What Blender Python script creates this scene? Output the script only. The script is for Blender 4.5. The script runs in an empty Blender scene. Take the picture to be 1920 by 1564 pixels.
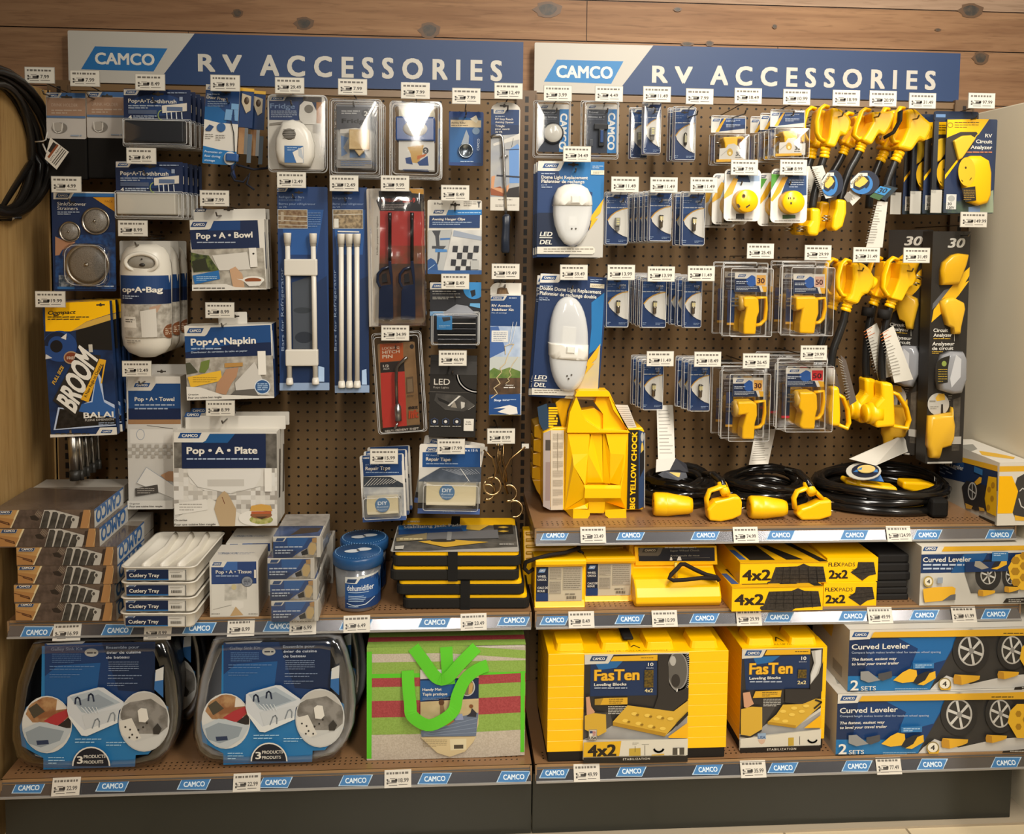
import bpy, bmesh, math, random
from mathutils import Vector as V, Matrix, noise
from math import pi, sin, cos, radians
rnd = random.Random(7)
SC = bpy.context.scene
COL = SC.collection
# ---------------------------------------------------------------- camera
FPX, PCX, PCY = 1740.97, 959.67, 567.11
CP = V((-0.21041, -2.52775, 1.43206))
YAW, PIT, ROL = 0.06977, -0.07154, 0.01127
fw = V((sin(YAW)*cos(PIT), cos(YAW)*cos(PIT), sin(PIT)))
r0 = V((cos(YAW), -sin(YAW), 0)); u0 = r0.cross(fw)
RT = r0*cos(ROL) + u0*sin(ROL); UP = u0*cos(ROL) - r0*sin(ROL)
cam = bpy.data.objects.new('camera', bpy.data.cameras.new('camera')); COL.objects.link(cam)
cam.matrix_world = Matrix(((RT.x, UP.x, -fw.x, CP.x), (RT.y, UP.y, -fw.y, CP.y), (RT.z, UP.z, -fw.z, CP.z), (0, 0, 0, 1)))
cam.data.sensor_width = 36; cam.data.lens = 36*FPX/1920
cam.data.shift_x = (960-PCX)/1920; cam.data.shift_y = -(782-PCY)/1920
cam.data.clip_start = 0.05
SC.camera = cam
# ---------------------------------------------------------------- light and exposure
SC.view_settings.view_transform = 'Standard'; SC.view_settings.look = 'None'
SC.view_settings.gamma = 1; SC.view_settings.use_curve_mapping = False
SC.view_settings.exposure = -0.62
SC.cycles.transparent_max_bounces = 32
SC.cycles.max_bounces = 8
wd = bpy.data.worlds.new('world'); SC.world = wd; wd.use_nodes = True
wd.node_tree.nodes['Background'].inputs[0].default_value = (1.0, .92, .8, 1)
wd.node_tree.nodes['Background'].inputs[1].default_value = 0.08
def area(name, loc, sx, sy, power, col, target, spread=180):
    l = bpy.data.lights.new(name, 'AREA'); l.shape = 'RECTANGLE'; l.size = sx; l.size_y = sy; l.energy = power; l.color = col; l.spread = radians(spread)
    o = bpy.data.objects.new(name, l); COL.objects.link(o); o.location = loc
    o.rotation_euler = (V(target)-V(loc)).to_track_quat('-Z', 'Y').to_euler(); return o
WARM = (1.0, .935, .83)
area('ceiling_light_tube', (.62, -1.5, 2.75), .25, 1.4, 43, WARM, (.62, -.1, .8), 125)
area('ceiling_light_tube', (-0.33, -4.2, 2.95), .28, 2.2, 24, WARM, (.15, -.2, .45), 75)
area('ceiling_light_tube', (2.5, -4.2, 2.95), .28, 2.2, 26, WARM, (.6, -.2, .6), 80)
# ---------------------------------------------------------------- helpers
def lin(h):
    c = [int(h[i:i+2], 16)/255 for i in (0, 2, 4)]
    if c[2] > c[0]*1.35 and c[2] > c[1]*1.12: g = sum(c)/3; c = [(x+(g-x)*.14)*.94 for x in c]
    return tuple(x/12.92 if x <= .04045 else ((x+.055)/1.055)**2.4 for x in c)+(1,)
MC = {}
def M(s):
    """material from a short spec: 'rrggbb' paper, '/g' glossy, '/m' metal, '/r' matt, '/c' clear; 'a~b~scale' mottled"""
    if not isinstance(s, str): return s
    if s in MC: return MC[s]
    c, _, k = s.partition('/')
    m = bpy.data.materials.new('m_'+s.replace('/', '_').replace('~', '_')); m.use_nodes = True
    nt = m.node_tree; b = nt.nodes['Principled BSDF']
    pr = {'': (.42, 0, .4), 'g': (.16, 0, .5), 'm': (.28, 1, .5), 'r': (.75, 0, .25), 's': (.32, 0, .5), 'c': (.1, 0, .5), 'f': (.95, 0, .1)}[k]
    b.inputs['Roughness'].default_value = pr[0]; b.inputs['Metallic'].default_value = pr[1]
    b.inputs['Specular IOR Level'].default_value = pr[2]
    if '~' in c:
        h1, h2, sc = c.split('~')
        tc = nt.nodes.new('ShaderNodeTexCoord'); n = nt.nodes.new('ShaderNodeTexNoise'); r = nt.nodes.new('ShaderNodeValToRGB')
        n.inputs['Scale'].default_value = float(sc); n.inputs['Detail'].default_value = 3
        r.color_ramp.elements[0].position = .38; r.color_ramp.elements[1].position = .62
        r.color_ramp.elements[0].color = lin(h1); r.color_ramp.elements[1].color = lin(h2)
        nt.links.new(tc.outputs['Object'], n.inputs['Vector']); nt.links.new(n.outputs['Fac'], r.inputs['Fac'])
        nt.links.new(r.outputs['Color'], b.inputs['Base Color'])
    else: b.inputs['Base Color'].default_value = lin(c)
    if k == 'c':
        g = nt.nodes.new('ShaderNodeBsdfGlossy'); g.inputs['Roughness'].default_value = .12; g.inputs['Color'].default_value = (1, 1, 1, 1)
        t = nt.nodes.new('ShaderNodeBsdfTransparent'); t.inputs['Color'].default_value = (.93, .93, .93, 1)
        lw = nt.nodes.new('ShaderNodeLayerWeight'); lw.inputs['Blend'].default_value = .22
        mp = nt.nodes.new('ShaderNodeMapRange'); mp.inputs['To Min'].default_value = .085; mp.inputs['To Max'].default_value = .9
        mx = nt.nodes.new('ShaderNodeMixShader'); o = nt.nodes['Material Output']
        nt.links.new(lw.outputs['Facing'], mp.inputs['Value']); nt.links.new(mp.outputs['Result'], mx.inputs['Fac'])
        nt.links.new(t.outputs[0], mx.inputs[1]); nt.links.new(g.outputs[0], mx.inputs[2]); nt.links.new(mx.outputs[0], o.inputs['Surface'])
    MC[s] = m; return m
CLEAR = 'ffffff/c'
def edge_mat():
    m = bpy.data.materials.new('rim_highlight'); m.use_nodes = True; nt = m.node_tree; b = nt.nodes['Principled BSDF']; b.inputs['Base Color'].default_value = (.85, .85, .83, 1); b.inputs['Roughness'].default_value = .12
    t = nt.nodes.new('ShaderNodeBsdfTransparent'); mx = nt.nodes.new('ShaderNodeMixShader'); mx.inputs['Fac'].default_value = .5; nt.links.new(t.outputs[0], mx.inputs[1]); nt.links.new(b.outputs[0], mx.inputs[2]); nt.links.new(mx.outputs[0], nt.nodes['Material Output'].inputs['Surface']); return m
EDGE = edge_mat(); FROST = edge_mat(); FROST.name = 'frosted_lens'; FROST.node_tree.nodes['Mix Shader'].inputs['Fac'].default_value = .62  # whitish mix for shell rims: their bright highlight is painted as colour
NAVY, BLUE, MID, SKY, WHITE, YEL, BLACK = '14264f', '12407f', '0b66b0', '3d8fd0', 'ddd8cc', 'fcc000', '171615'
LOGO = '1f4f8f'
class MB:
    def __init__(s): s.v = []; s.f = []; s.m = []; s.sm = []; s.mats = []
    def mi(s, m):
        m = M(m)
        if m not in s.mats: s.mats.append(m)
        return s.mats.index(m)
    def add(s, vs, fs, m, smooth=False):
        b = len(s.v); k = s.mi(m); s.v += [tuple(v) for v in vs]
        for f in fs: s.f.append([i+b for i in f]); s.m.append(k); s.sm.append(smooth)
        return s
    def box(s, x0, x1, y0, y1, z0, z1, m):
        vs = [(x, y, z) for x in (x0, x1) for y in (y0, y1) for z in (z0, z1)]
        return s.add(vs, [(0, 1, 3, 2), (4, 6, 7, 5), (0, 4, 5, 1), (2, 3, 7, 6), (0, 2, 6, 4), (1, 5, 7, 3)], m)
    def prism(s, poly, y0, y1, m, cap2=None, smooth=False, fr=None):
        """poly of (x,z) swept from y0 (front) to y1; fr maps (x,y,z) elsewhere"""
        a = sum(poly[i][0]*poly[(i+1) % len(poly)][1]-poly[(i+1) % len(poly)][0]*poly[i][1] for i in range(len(poly)))
        if a < 0: poly = poly[::-1]
        n = len(poly); c2 = cap2 or poly
        if cap2 and a < 0: c2 = cap2[::-1]
        vs = [(x, y0, z) for x, z in poly]+[(x, y1, z) for x, z in c2]
        if fr: vs = [fr(*v) for v in vs]
        s.add(vs, [tuple(range(n)), tuple(range(2*n-1, n-1, -1))], m)
        b = len(s.v)-2*n; k = s.mi(m)
        for i in range(n):
            j = (i+1) % n
            s.f.append([b+i, b+n+i, b+n+j, b+j]); s.m.append(k); s.sm.append(smooth)
        return s
    def tube(s, pts, r, m, n=8, closed=False, flat=None, smooth=True):
        pts = [V(p) for p in pts]; N = len(pts); vs = []; rr = r if isinstance(r, (list, tuple)) else [r]*N
        up = None
        for i in range(N):
            a = pts[(i-1) % N if closed else max(i-1, 0)]; b = pts[(i+1) % N if closed else min(i+1, N-1)]
            t = (b-a).normalized() if (b-a).length > 1e-9 else V((0, 0, 1))
            if up is None: up = V((0, 1, 0)) if abs(t.y) < .9 else V((1, 0, 0))
            x = t.cross(up).normalized(); up = x.cross(t).normalized()
            for k in range(n):
                an = 2*pi*k/n + (pi/n if flat else 0); f1, f2 = flat or (1, 1)
                vs.append(pts[i]+x*cos(an)*rr[i]*f1+up*sin(an)*rr[i]*f2)
        fs = []
        for i in range(N if closed else N-1):
            for k in range(n):
                j = (i+1) % N
                fs.append((i*n+k, i*n+(k+1) % n, j*n+(k+1) % n, j*n+k))
        if not closed: fs += [tuple(range(n-1, -1, -1)), tuple((N-1)*n+k for k in range(n))]
        return s.add(vs, fs, m, smooth)
    def lathe(s, prof, m, n=24, c=(0, 0, 0), ax='z', smooth=True, el=1):
        vs = []
        for r, h in prof:
            for k in range(n):
                a = 2*pi*k/n; p, q = r*cos(a), r*sin(a)*el
                vs.append({'z': (c[0]+p, c[1]+q, c[2]+h), 'y': (c[0]+p, c[1]+h, c[2]+q), 'x': (c[0]+h, c[1]+p, c[2]+q)}[ax])
        N = len(prof); sg = -1 if ax == 'y' else 1
        fs = [[i*n+k, i*n+(k+1) % n, (i+1)*n+(k+1) % n, (i+1)*n+k][::sg] for i in range(N-1) for k in range(n)]
        if prof[0][0] > 1e-6: fs.append(list(range(n-1, -1, -1))[::sg])
        if prof[-1][0] > 1e-6: fs.append([(N-1)*n+k for k in range(n)][::sg])
        return s.add(vs, fs, m, smooth)
    def ell(s, c, r, m, n=16, k=10):
        pr = [(max(1e-7, sin(pi*i/k)), -cos(pi*i/k)) for i in range(k+1)]
        vs = []; 
        for a, h in pr:
            for j in range(n): vs.append((c[0]+r[0]*a*cos(2*pi*j/n), c[1]+r[1]*a*sin(2*pi*j/n), c[2]+r[2]*h))
        return s.add(vs, [(i*n+j, i*n+(j+1) % n, (i+1)*n+(j+1) % n, (i+1)*n+j) for i in range(k) for j in range(n)], m, True)
    def loft(s, secs, m, smooth=True, caps=True):
        n = len(secs[0]); vs = [p for q in secs for p in q]
        fs = [(i*n+k, i*n+(k+1) % n, (i+1)*n+(k+1) % n, (i+1)*n+k) for i in range(len(secs)-1) for k in range(n)]
        if caps: fs += [tuple(range(n-1, -1, -1)), tuple((len(secs)-1)*n+k for k in range(n))]
        return s.add(vs, fs, m, smooth)
    def build(s, name, parent=None, bev=0, label=None, segs=2, kind=None):
        me = bpy.data.meshes.new(name); me.from_pydata(s.v, [], s.f)
        for m in s.mats: me.materials.append(m)
        me.polygons.foreach_set('material_index', s.m); me.polygons.foreach_set('use_smooth', s.sm); me.update()
        o = bpy.data.objects.new(name, me); COL.objects.link(o)
        if parent: o.parent = parent
        if bev:
            b = o.modifiers.new('b', 'BEVEL'); b.width = bev; b.segments = segs; b.limit_method = 'ANGLE'; b.angle_limit = radians(40)
        if label: o['label'] = label
        if kind: o['kind'] = kind
        return o
def tag(o, label, cat, group=None):
    o['label'] = label; o['category'] = cat
    if group: o['group'] = group
    return o
def thing(name, label, cat, loc=(0, 0, 0), rot=(0, 0, 0), group=None):
    o = bpy.data.objects.new(name, None); COL.objects.link(o); o.empty_display_size = .02
    o.location = loc; o.rotation_euler = rot; return tag(o, label, cat, group)
def dup(o, loc=None, label=None, parent=None, rot=None):
    c = o.copy(); COL.objects.link(c)
    if parent: c.parent = parent
    if loc is not None: c.location = loc
    if rot is not None: c.rotation_euler = rot
    if label: c['label'] = label
    for ch in list(o.children): dup(ch, parent=c)
    return c
def struct(mb, name, **k):
    o = mb.build(name, **k); o['kind'] = 'structure'; return o
# ---- picture coordinates: crop frames used while measuring the photograph
CR = dict(P=(0, 0, 1), A1=(0, 0, 3.91), A2=(360, 100, 4.8), A3=(680, 100, 4.888), A4=(60, 320, 5.587), A5=(60, 540, 4.117), A6=(320, 340, 4.6),
          A7=(320, 560, 3.554), A8=(500, 320, 3.553), B1=(680, 320, 4.8875), B2=(680, 600, 5.818), B3=(640, 780, 5.189), B4=(980, 150, 4.74),
          B5=(980, 420, 4.345), B6=(1300, 150, 4.741), B7=(1320, 440, 3.909), B8=(1480, 150, 4.364), C1=(1500, 440, 3.555), C2=(980, 720, 4.571),
          C3=(1380, 800, 3.556), C4=(970, 990, 4.923), C5=(1320, 990, 3.2), C6=(0, 880, 4.571), C7=(380, 920, 5.214), C8=(600, 940, 4.683),
          D1=(0, 1160, 3.872), D2=(340, 1160, 3.872), D3=(660, 1160, 3.872), D4=(1000, 1160, 4.887), D5=(1340, 1160, 4.8875), D6=(1520, 1150, 3.7775), D7=(960, 0, 2.0))
def ray(cr, x, y):
    ox, oy, s = CR[cr]; x = ox+x/s; y = oy+y/s
    return fw*FPX + RT*(x-PCX) - UP*(y-PCY)
def hit(cr, x, y, O, N):
    d = ray(cr, x, y); return CP + d*((O-CP).dot(N)/d.dot(N))
def at(cr, x, y, D):
    """world point seen at a pixel, on the vertical plane D metres in front of the pegboard"""
    return hit(cr, x, y, V((0, -D, 0)), V((0, 1, 0)))
def pix(P):
    v = P-CP; d = v.dot(fw); return PCX+FPX*v.dot(RT)/d, PCY-FPX*v.dot(UP)/d
def atz(cr, x, y, z): return hit(cr, x, y, V((0, 0, z)), V((0, 0, 1)))
FONT = {}
def glyphs(txt, bold, shear=0, sp=1.0):
    k = (txt, bold, shear, sp)
    if k not in FONT:
        c = bpy.data.curves.new('t', 'FONT'); c.body = txt; c.size = 1; c.offset = 0 if bold >= .03 or 'M' in txt else min(bold, .018); c.shear = shear; c.space_character = sp; c.resolution_u = 3 if len(txt) < 14 else 2; c.fill_mode = 'FRONT'
        o = bpy.data.objects.new('t', c); COL.objects.link(o)
        me = bpy.data.meshes.new_from_object(o.evaluated_get(bpy.context.evaluated_depsgraph_get()))
        vs = [(v.co.x, v.co.y) for v in me.vertices]; fs = [tuple(p.vertices) for p in me.polygons]
        bpy.data.objects.remove(o); bpy.data.curves.remove(c); bpy.data.meshes.remove(me)
        x0 = min(v[0] for v in vs); x1 = max(v[0] for v in vs)
        FONT[k] = ([((x-x0)/(x1-x0), y/.73) for x, y in vs], fs, x1-x0)
    return FONT[k][:2]
BS = [(0, 0), (-1, -.7), (1, -.7), (1, .7), (-1, .7)]
def strikes(txt, bold, sh=0, sp=1.0):
    if bold < .03: return [(0, 0)]
    d = bold*.72; w = FONT[(txt, bold, sh, sp)][2]; return [(a*d/w, b*d/.73) for a, b in BS]
class Face:
    """prints flat artwork in a plane; coordinates are read in crop frames of the photograph. W: world matrix of the part's thing"""
    def __init__(s, mb, cr, O, U, Vv, W, lim=None, e=.00015):
        s.mb = mb; s.cr = cr; s.W = W; s.R = W.to_3x3(); s.O = V(O); s.U = V(U).normalized(); s.V = V(Vv).normalized(); s.N = s.U.cross(s.V)
        s.wO = W @ s.O; s.wU = s.R @ s.U; s.wV = s.R @ s.V; s.wN = s.R @ s.N; s.k = 1; s.lim = lim; s.e = e
    def uv(s, x, y):
        p = hit(s.cr, x, y, s.wO, s.wN)-s.wO; return (p.dot(s.wU), p.dot(s.wV))
    def loc(s, u, v): return s.O + s.U*u + s.V*v + s.N*(s.e*s.k+(s.bend(u) if s.bend else 0))
    def clip(s, q):
        if not s.lim: return q
        a0, a1, b0, b1 = s.lim
        for ax, sg, l in ((0, 1, a0), (0, -1, -a1), (1, 1, b0), (1, -1, -b1)):
            o = []
            for i in range(len(q)):
                a, b = q[i-1], q[i]; da = a[ax]*sg-l; db = b[ax]*sg-l
                if (da < 0) != (db < 0):
                    t = da/(da-db); o.append((a[0]+(b[0]-a[0])*t, a[1]+(b[1]-a[1])*t))
                if db >= 0: o.append(b)
            q = o
            if len(q) < 3: return []
        return q
    bend = mask = None
    def put(s, q, m):
        q = s.clip(q)
        if s.mask and len(q) > 2:
            for i in range(len(s.mask)):
                a, b = s.mask[i-1], s.mask[i]; o = []
                for j in range(len(q)):
                    c, d = q[j-1], q[j]; f = [(b[0]-a[0])*(e[1]-a[1])-(b[1]-a[1])*(e[0]-a[0]) for e in (c, d)]
                    if (f[0] < 0) != (f[1] < 0): t = f[0]/(f[0]-f[1]); o.append((c[0]+(d[0]-c[0])*t, c[1]+(d[1]-c[1])*t))
                    if f[1] >= 0: o.append(d)
                q = o
                if len(q) < 3: return
        if len(q) < 3: return
        if s.bend and max(p[0] for p in q)-min(p[0] for p in q) > .006:
            L = s.lim; a0 = min(p[0] for p in q); a1 = max(p[0] for p in q); n = int((a1-a0)/.005)+1; k = s.k
            for i in range(n):
                s.lim = (a0+(a1-a0)*i/n, a0+(a1-a0)*(i+1)/n, -9, 9); s.k = k; t = s.bend; c = s.clip(q)
                if len(c) > 2: s.put1(c, m)
            s.lim = L; s.k = k+1; return
        s.put1(q, m)
    def put1(s, q, m):
        a = sum(q[i-1][0]*q[i][1]-q[i][0]*q[i-1][1] for i in range(len(q)))
        if a < 0: q = q[::-1]
        s.mb.add([s.loc(u, v) for u, v in q], [tuple(range(len(q)))], m); s.k += 1
    def rc(s, x0, y0, x1, y1):
        a, b, c, d = s.uv(x0, y0), s.uv(x1, y0), s.uv(x1, y1), s.uv(x0, y1)
        return (a[0]+d[0])/2, (b[0]+c[0])/2, (c[1]+d[1])/2, (a[1]+b[1])/2
    def r(s, x0, y0, x1, y1, m, sk=0):
        u0, u1, v0, v1 = s.rc(x0, y0, x1, y1); d = (v1-v0)*sk
        s.put([(u0, v0), (u1, v0), (u1+d, v1), (u0+d, v1)], m)
    def p(s, m, *c): s.put([s.uv(c[i], c[i+1]) for i in range(0, len(c), 2)], m)
    def c(s, x, y, rx, ry, m, n=28):
        s.put([s.uv(x+rx*cos(2*pi*i/n), y+ry*sin(2*pi*i/n)) for i in range(n)], m)
    def mc(s, x, y, rx, ry): s.mask = [s.uv(x+rx*cos(2*pi*i/28), y-ry*sin(2*pi*i/28)) for i in range(28)]
    def l(s, m, w, *c):
        q = [V(s.uv(c[i], c[i+1])) for i in range(0, len(c), 2)]; w = w*abs(s.uv(c[0]+1, c[1])[0]-s.uv(c[0], c[1])[0])/2
        for a, b in zip(q, q[1:]):
            if (b-a).length < 1e-7: continue
            d = (b-a).normalized(); n = V((-d.y, d.x))*w; a, b = a-d*w*.4, b+d*w*.4
            k = s.k; s.put([tuple(a-n), tuple(b-n), tuple(b+n), tuple(a+n)], m); s.k = k
        s.k += 1
    def o(s, x, y, rx, ry, w, m, n=28, a0=0, a1=360):
        c = []
        for i in range(n+1):
            a = radians(a0+(a1-a0)*i/n); c += [x+rx*cos(a), y+ry*sin(a)]
        s.l(m, w, *c)
    def t(s, x0, y0, x1, y1, txt, m, bold=.022, sh=0, sp=1.0):
        """text fitted between x0..x1, cap top y0, baseline y1"""
        u0, u1, v0, v1 = s.rc(x0, y0, x1, y1); vs, fs = glyphs(txt, bold, sh, sp)
        
        for a, b in strikes(txt, bold, sh, sp): s.mb.add([s.loc(u0+(u1-u0)*(x+a), v0+(v1-v0)*(y+b)) for x, y in vs], fs, m); s.k += .25
        s.k += .75
    def tq(s, txt, m, bx, by, ex, ey, hx, hy, bold=.022, sh=0):
        """text along a free baseline (b to e), cap top of the first letter at h"""
        b, e, h = V(s.uv(bx, by)), V(s.uv(ex, ey)), V(s.uv(hx, hy)); vs, fs = glyphs(txt, bold, sh)
        
        for p, q in strikes(txt, bold, sh): s.mb.add([s.loc(*(b+(e-b)*(x+p)+(h-b)*(y+q))) for x, y in vs], fs, m); s.k += .25
        s.k += .75
    def g(s, x0, y0, x1, y1, n, m, sd=0, fill=.5):
        """n rows of small print too fine to read"""
        R = random.Random(int(x0*7+y0*3+sd)); h = (y1-y0)/n
        for i in range(n):
            x = x0; ya = y0+h*i+h*(1-fill)/2; end = x1 if i < n-1 or n == 1 else x0+(x1-x0)*R.uniform(.5, .9); k = s.k
            while x < end-2:
                w = min(R.uniform(2.0, 6.5)*h*fill, end-x); s.r(x, ya, x+w, ya+h*fill, m); s.k = k; x += w+h*fill*.7
        s.k += 1
    def logo(s, x0, y0, x1, y1, bg=LOGO, fg='e8e4da', edge=None, sk=.5):
        """slanted badge with the word CAMCO"""
        h = y1-y0
        if edge: s.p(edge, x0-h*.14, y1+h*.07, x0+h*sk-h*.02, y0-h*.07, x1+h*.14, y0-h*.07, x1-h*sk+h*.02, y1+h*.07)
        s.p(bg, x0, y1, x0+h*sk, y0, x1, y0, x1-h*sk, y1)
        w = x1-x0; s.t(x0+w*.18, y0+h*.24, x1-w*.17, y1-h*.24, 'CAMCO', fg, .04)
    def tab(s, x0, y0, x1, y1, m='ddd8cc', lx0=None, ly0=None, lx1=None, ly1=None, bg=LOGO):
        h = y1-y0; s.p(m, x0, y0, x1+h*.55, y0, x1, y1-h*.12, x1-h*.12, y1, x0, y1)
        w = x1-x0; s.logo(lx0 or x0+w*.12, ly0 or y0+h*.2, lx1 or x1-w*.02, ly1 or y1-h*.22, bg)
def rr(w, h, r, n=4, cx=0, cy=0):
    """rounded rectangle outline"""
    q = []
    for sx, sy, a in ((1, 1, 0), (-1, 1, 90), (-1, -1, 180), (1, -1, 270)):
        for i in range(n+1):
            t = radians(a+90*i/n); q.append((cx+sx*(w/2-r)+r*cos(t), cy+sy*(h/2-r)+r*sin(t)))
    return q
class Pk:
    """a package: root at the bottom middle of its front face, which lies D metres out; front art is read from the photograph"""
    def __init__(s, name, label, cat, cr, x0, y0, x1, y1, D, roll=None, group=None, rest=None, yaw=0, tilt=0, q=None):
        if D is None: D = -atz(cr, (x0+x1)/2, y1, rest).y; pass
        if q: tl, tr, br, bl = [at(cr, *c, D) for c in q]
        else: tl, tr, br, bl = [at(cr, *c, D) for c in ((x0, y0), (x1, y0), (x1, y1), (x0, y1))]
        d = (tr-tl)+(br-bl); a = math.atan2(d.z, d.x) if roll is None and q else radians(roll or 0)
        s.w = ((tr-tl).length+(br-bl).length)/2; s.h = ((tl-bl).length+(tr-br).length)/2
        b = (bl+br)/2
        if rest is not None: s.h += b.z-rest; b.z = rest
        if abs(a) < 1e-6 and not q: s.w = ((tr.x-tl.x)+(br.x-bl.x))/2; s.h = (tl.z+tr.z)/2-b.z
        s.root = thing(name, label, cat, b, (radians(tilt), -a, radians(yaw)), group); s.cr = cr
        s.W = Matrix.LocRotScale(b, s.root.rotation_euler, None); s.D = D
    def front(s, mb, y=0, cr=None, clip=True):
        return Face(mb, cr or s.cr, (0, y, 0), (1, 0, 0), (0, 0, 1), s.W, (-s.w/2, s.w/2, 0, s.h) if clip else None)
    def right(s, mb, dep, x=None): x = s.w/2 if x is None else x; return Face(mb, s.cr, (x, 0, 0), (0, 1, 0), (0, 0, 1), s.W, (0, dep, 0, s.h))
    def left(s, mb, dep): return Face(mb, s.cr, (-s.w/2, dep, 0), (0, -1, 0), (0, 0, 1), s.W, (0, dep, 0, s.h))
    def top(s, mb, dep): return Face(mb, s.cr, (-s.w/2, 0, s.h), (1, 0, 0), (0, 1, 0), s.W, (0, s.w, 0, dep))
    def lp(s, x, y, yy=0):
        """local (x,z) of a pixel in the front plane shifted yy back"""
        p = s.W.inverted() @ hit(s.cr, x, y, s.W @ V((0, yy, 0)), s.W.to_3x3() @ V((0, 1, 0))); return (p.x, p.z)
    def card(s, m, t=.0025, r=.004):
        mb = MB(); mb.prism(rr(s.w, s.h, min(r, s.w*.2), cy=s.h/2), 0, t, m); return mb
    def slot(s, f, x, y, w=.026):
        u, v = f.uv(x, y); h = w*.16
        f.put([(u-w/2, v-h/2), (u-w*.18, v-h/2), (u-w*.1, v-h*1.1), (u+w*.1, v-h*1.1), (u+w*.18, v-h/2), (u+w/2, v-h/2), (u+w/2, v+h/2), (u+w*.15, v+h/2), (u, v+h*1.6), (u-w*.15, v+h/2), (u-w/2, v+h/2)], '3a332b')
    def shell(s, x0, y0, x1, y1, y=0, dep=.015, r=.006, tap=.8, name='clear_shell', flange=None):
        """clear plastic bubble over a pixel rectangle of the front"""
        (a, b), (c, d) = s.lp(x0, y1, y), s.lp(x1, y0, y); w, h, cx, cy = abs(c-a), abs(d-b), (a+c)/2, (b+d)/2
        mb = MB(); o = rr(w, h, r, cx=cx, cy=cy); i1 = rr(w-.003, h-.003, r, cx=cx, cy=cy); i2 = rr(w*(1-(1-tap)*.5)-.004, h*(1-(1-tap)*.3)-.004, r, cx=cx, cy=cy)
        mb.loft([[(x, y-k, z) for x, z in q] for q, k in ((o, .0), (i1, dep*.75), (i2, dep))], CLEAR, True, False)
        n = len(i2); mb.add([(x, y-dep, z) for x, z in i2]+[(cx+(x-cx)*.6, y-dep-.0022, cz+(z-cz)*.6) for cz in (cy,) for x, z in i2]+[(cx, y-dep-.003, cy)], [(i, (i+1) % n, n+(i+1) % n, n+i) for i in range(n)]+[(n+i, n+(i+1) % n, 2*n) for i in range(n)], CLEAR, True)
        mb.tube([(x, y-dep, z) for x, z in i2], .0007, EDGE, 5, True); mb.tube([(x, y-.0006, z) for x, z in o], .0009, EDGE, 5, True)  # pale tubes stand in for the bright highlight along the rim
        if flange:
            f = rr(w+2*flange, h+2*flange, r, cx=cx, cy=cy); n = len(f); mb.tube([(x, y-.0006, z) for x, z in f], .0008, EDGE, 5, True)
            mb.add([(x, y-.0006, z) for x, z in f]+[(x, y-.0006, z) for x, z in o], [(i, (i+1) % n, n+(i+1) % n, n+i) for i in range(n)], CLEAR)
        return mb.build(name, s.root)
    def stack(s, n, dy, dx=0, dz=0, words=None, jit=0.0):
        """copies hanging behind the front one on the same hook"""
        L = s.root['label']; W_ = ('second', 'third', 'fourth', 'fifth', 'sixth', 'seventh'); p = V(s.root.location)
        for i in range(1, n):
            dup(s.root, p+V((dx*i+rnd.uniform(-jit, jit), dy*i, dz*i)), L.split(', front')[0]+', %s from the front' % W_[i-1])
        if n > 1: s.root['label'] = L.split(', front')[0]+', frontmost on its hook'
# ================================================================ setting
def wood(name, c1, c2, c3, axis, sc=1.0, rough=.55):
    m = bpy.data.materials.new(name); m.use_nodes = True; nt = m.node_tree; b = nt.nodes['Principled BSDF']; b.inputs['Roughness'].default_value = rough
    b.inputs['Specular IOR Level'].default_value = .25
    tc = nt.nodes.new('ShaderNodeTexCoord'); mp = nt.nodes.new('ShaderNodeMapping'); n1 = nt.nodes.new('ShaderNodeTexNoise'); n2 = nt.nodes.new('ShaderNodeTexNoise')
    s = {'x': (1.1, 9, 16), 'z': (16, 16, .8)}[axis]; mp.inputs['Scale'].default_value = [k*sc for k in s]
    n1.inputs['Scale'].default_value = 1.6; n1.inputs['Detail'].default_value = 4; n1.inputs['Distortion'].default_value = 1.3
    mp2 = nt.nodes.new('ShaderNodeMapping'); mp2.inputs['Scale'].default_value = [k*sc*5 for k in s]; n2.inputs['Scale'].default_value = 2.0; n2.inputs['Detail'].default_value = 5; n2.inputs['Distortion'].default_value = .8
    r1 = nt.nodes.new('ShaderNodeValToRGB'); e = r1.color_ramp.elements; e[0].position = .3; e[0].color = lin(c1); e[1].position = .7; e[1].color = lin(c2)
    mx = nt.nodes.new('ShaderNodeMixRGB'); mx.inputs['Color2'].default_value = lin(c3)
    r2 = nt.nodes.new('ShaderNodeMapRange'); r2.inputs['From Min'].default_value = .52; r2.inputs['From Max'].default_value = .75; r2.inputs['To Max'].default_value = .6
    L = nt.links.new
    L(tc.outputs['Object'], mp.inputs[0]); L(mp.outputs[0], n1.inputs['Vector']); L(tc.outputs['Object'], mp2.inputs[0]); L(mp2.outputs[0], n2.inputs['Vector'])
    L(n1.outputs['Fac'], r1.inputs['Fac']); L(r1.outputs['Color'], mx.inputs['Color1']); L(n2.outputs['Fac'], r2.inputs['Value']); L(r2.outputs['Result'], mx.inputs['Fac']); L(mx.outputs['Color'], b.inputs['Base Color'])
    return m
W1 = wood('wall_boards', '7d5a3e', '967252', '62442c', 'x'); W2 = wood('wall_boards_pale', '8b715b', 'a3876f', '735943', 'x')
PINE = wood('pine_panel', 'a8834f', 'bf9c66', '865f32', 'z', 1.0, .5)
b = MB(); WY = .035
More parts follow.
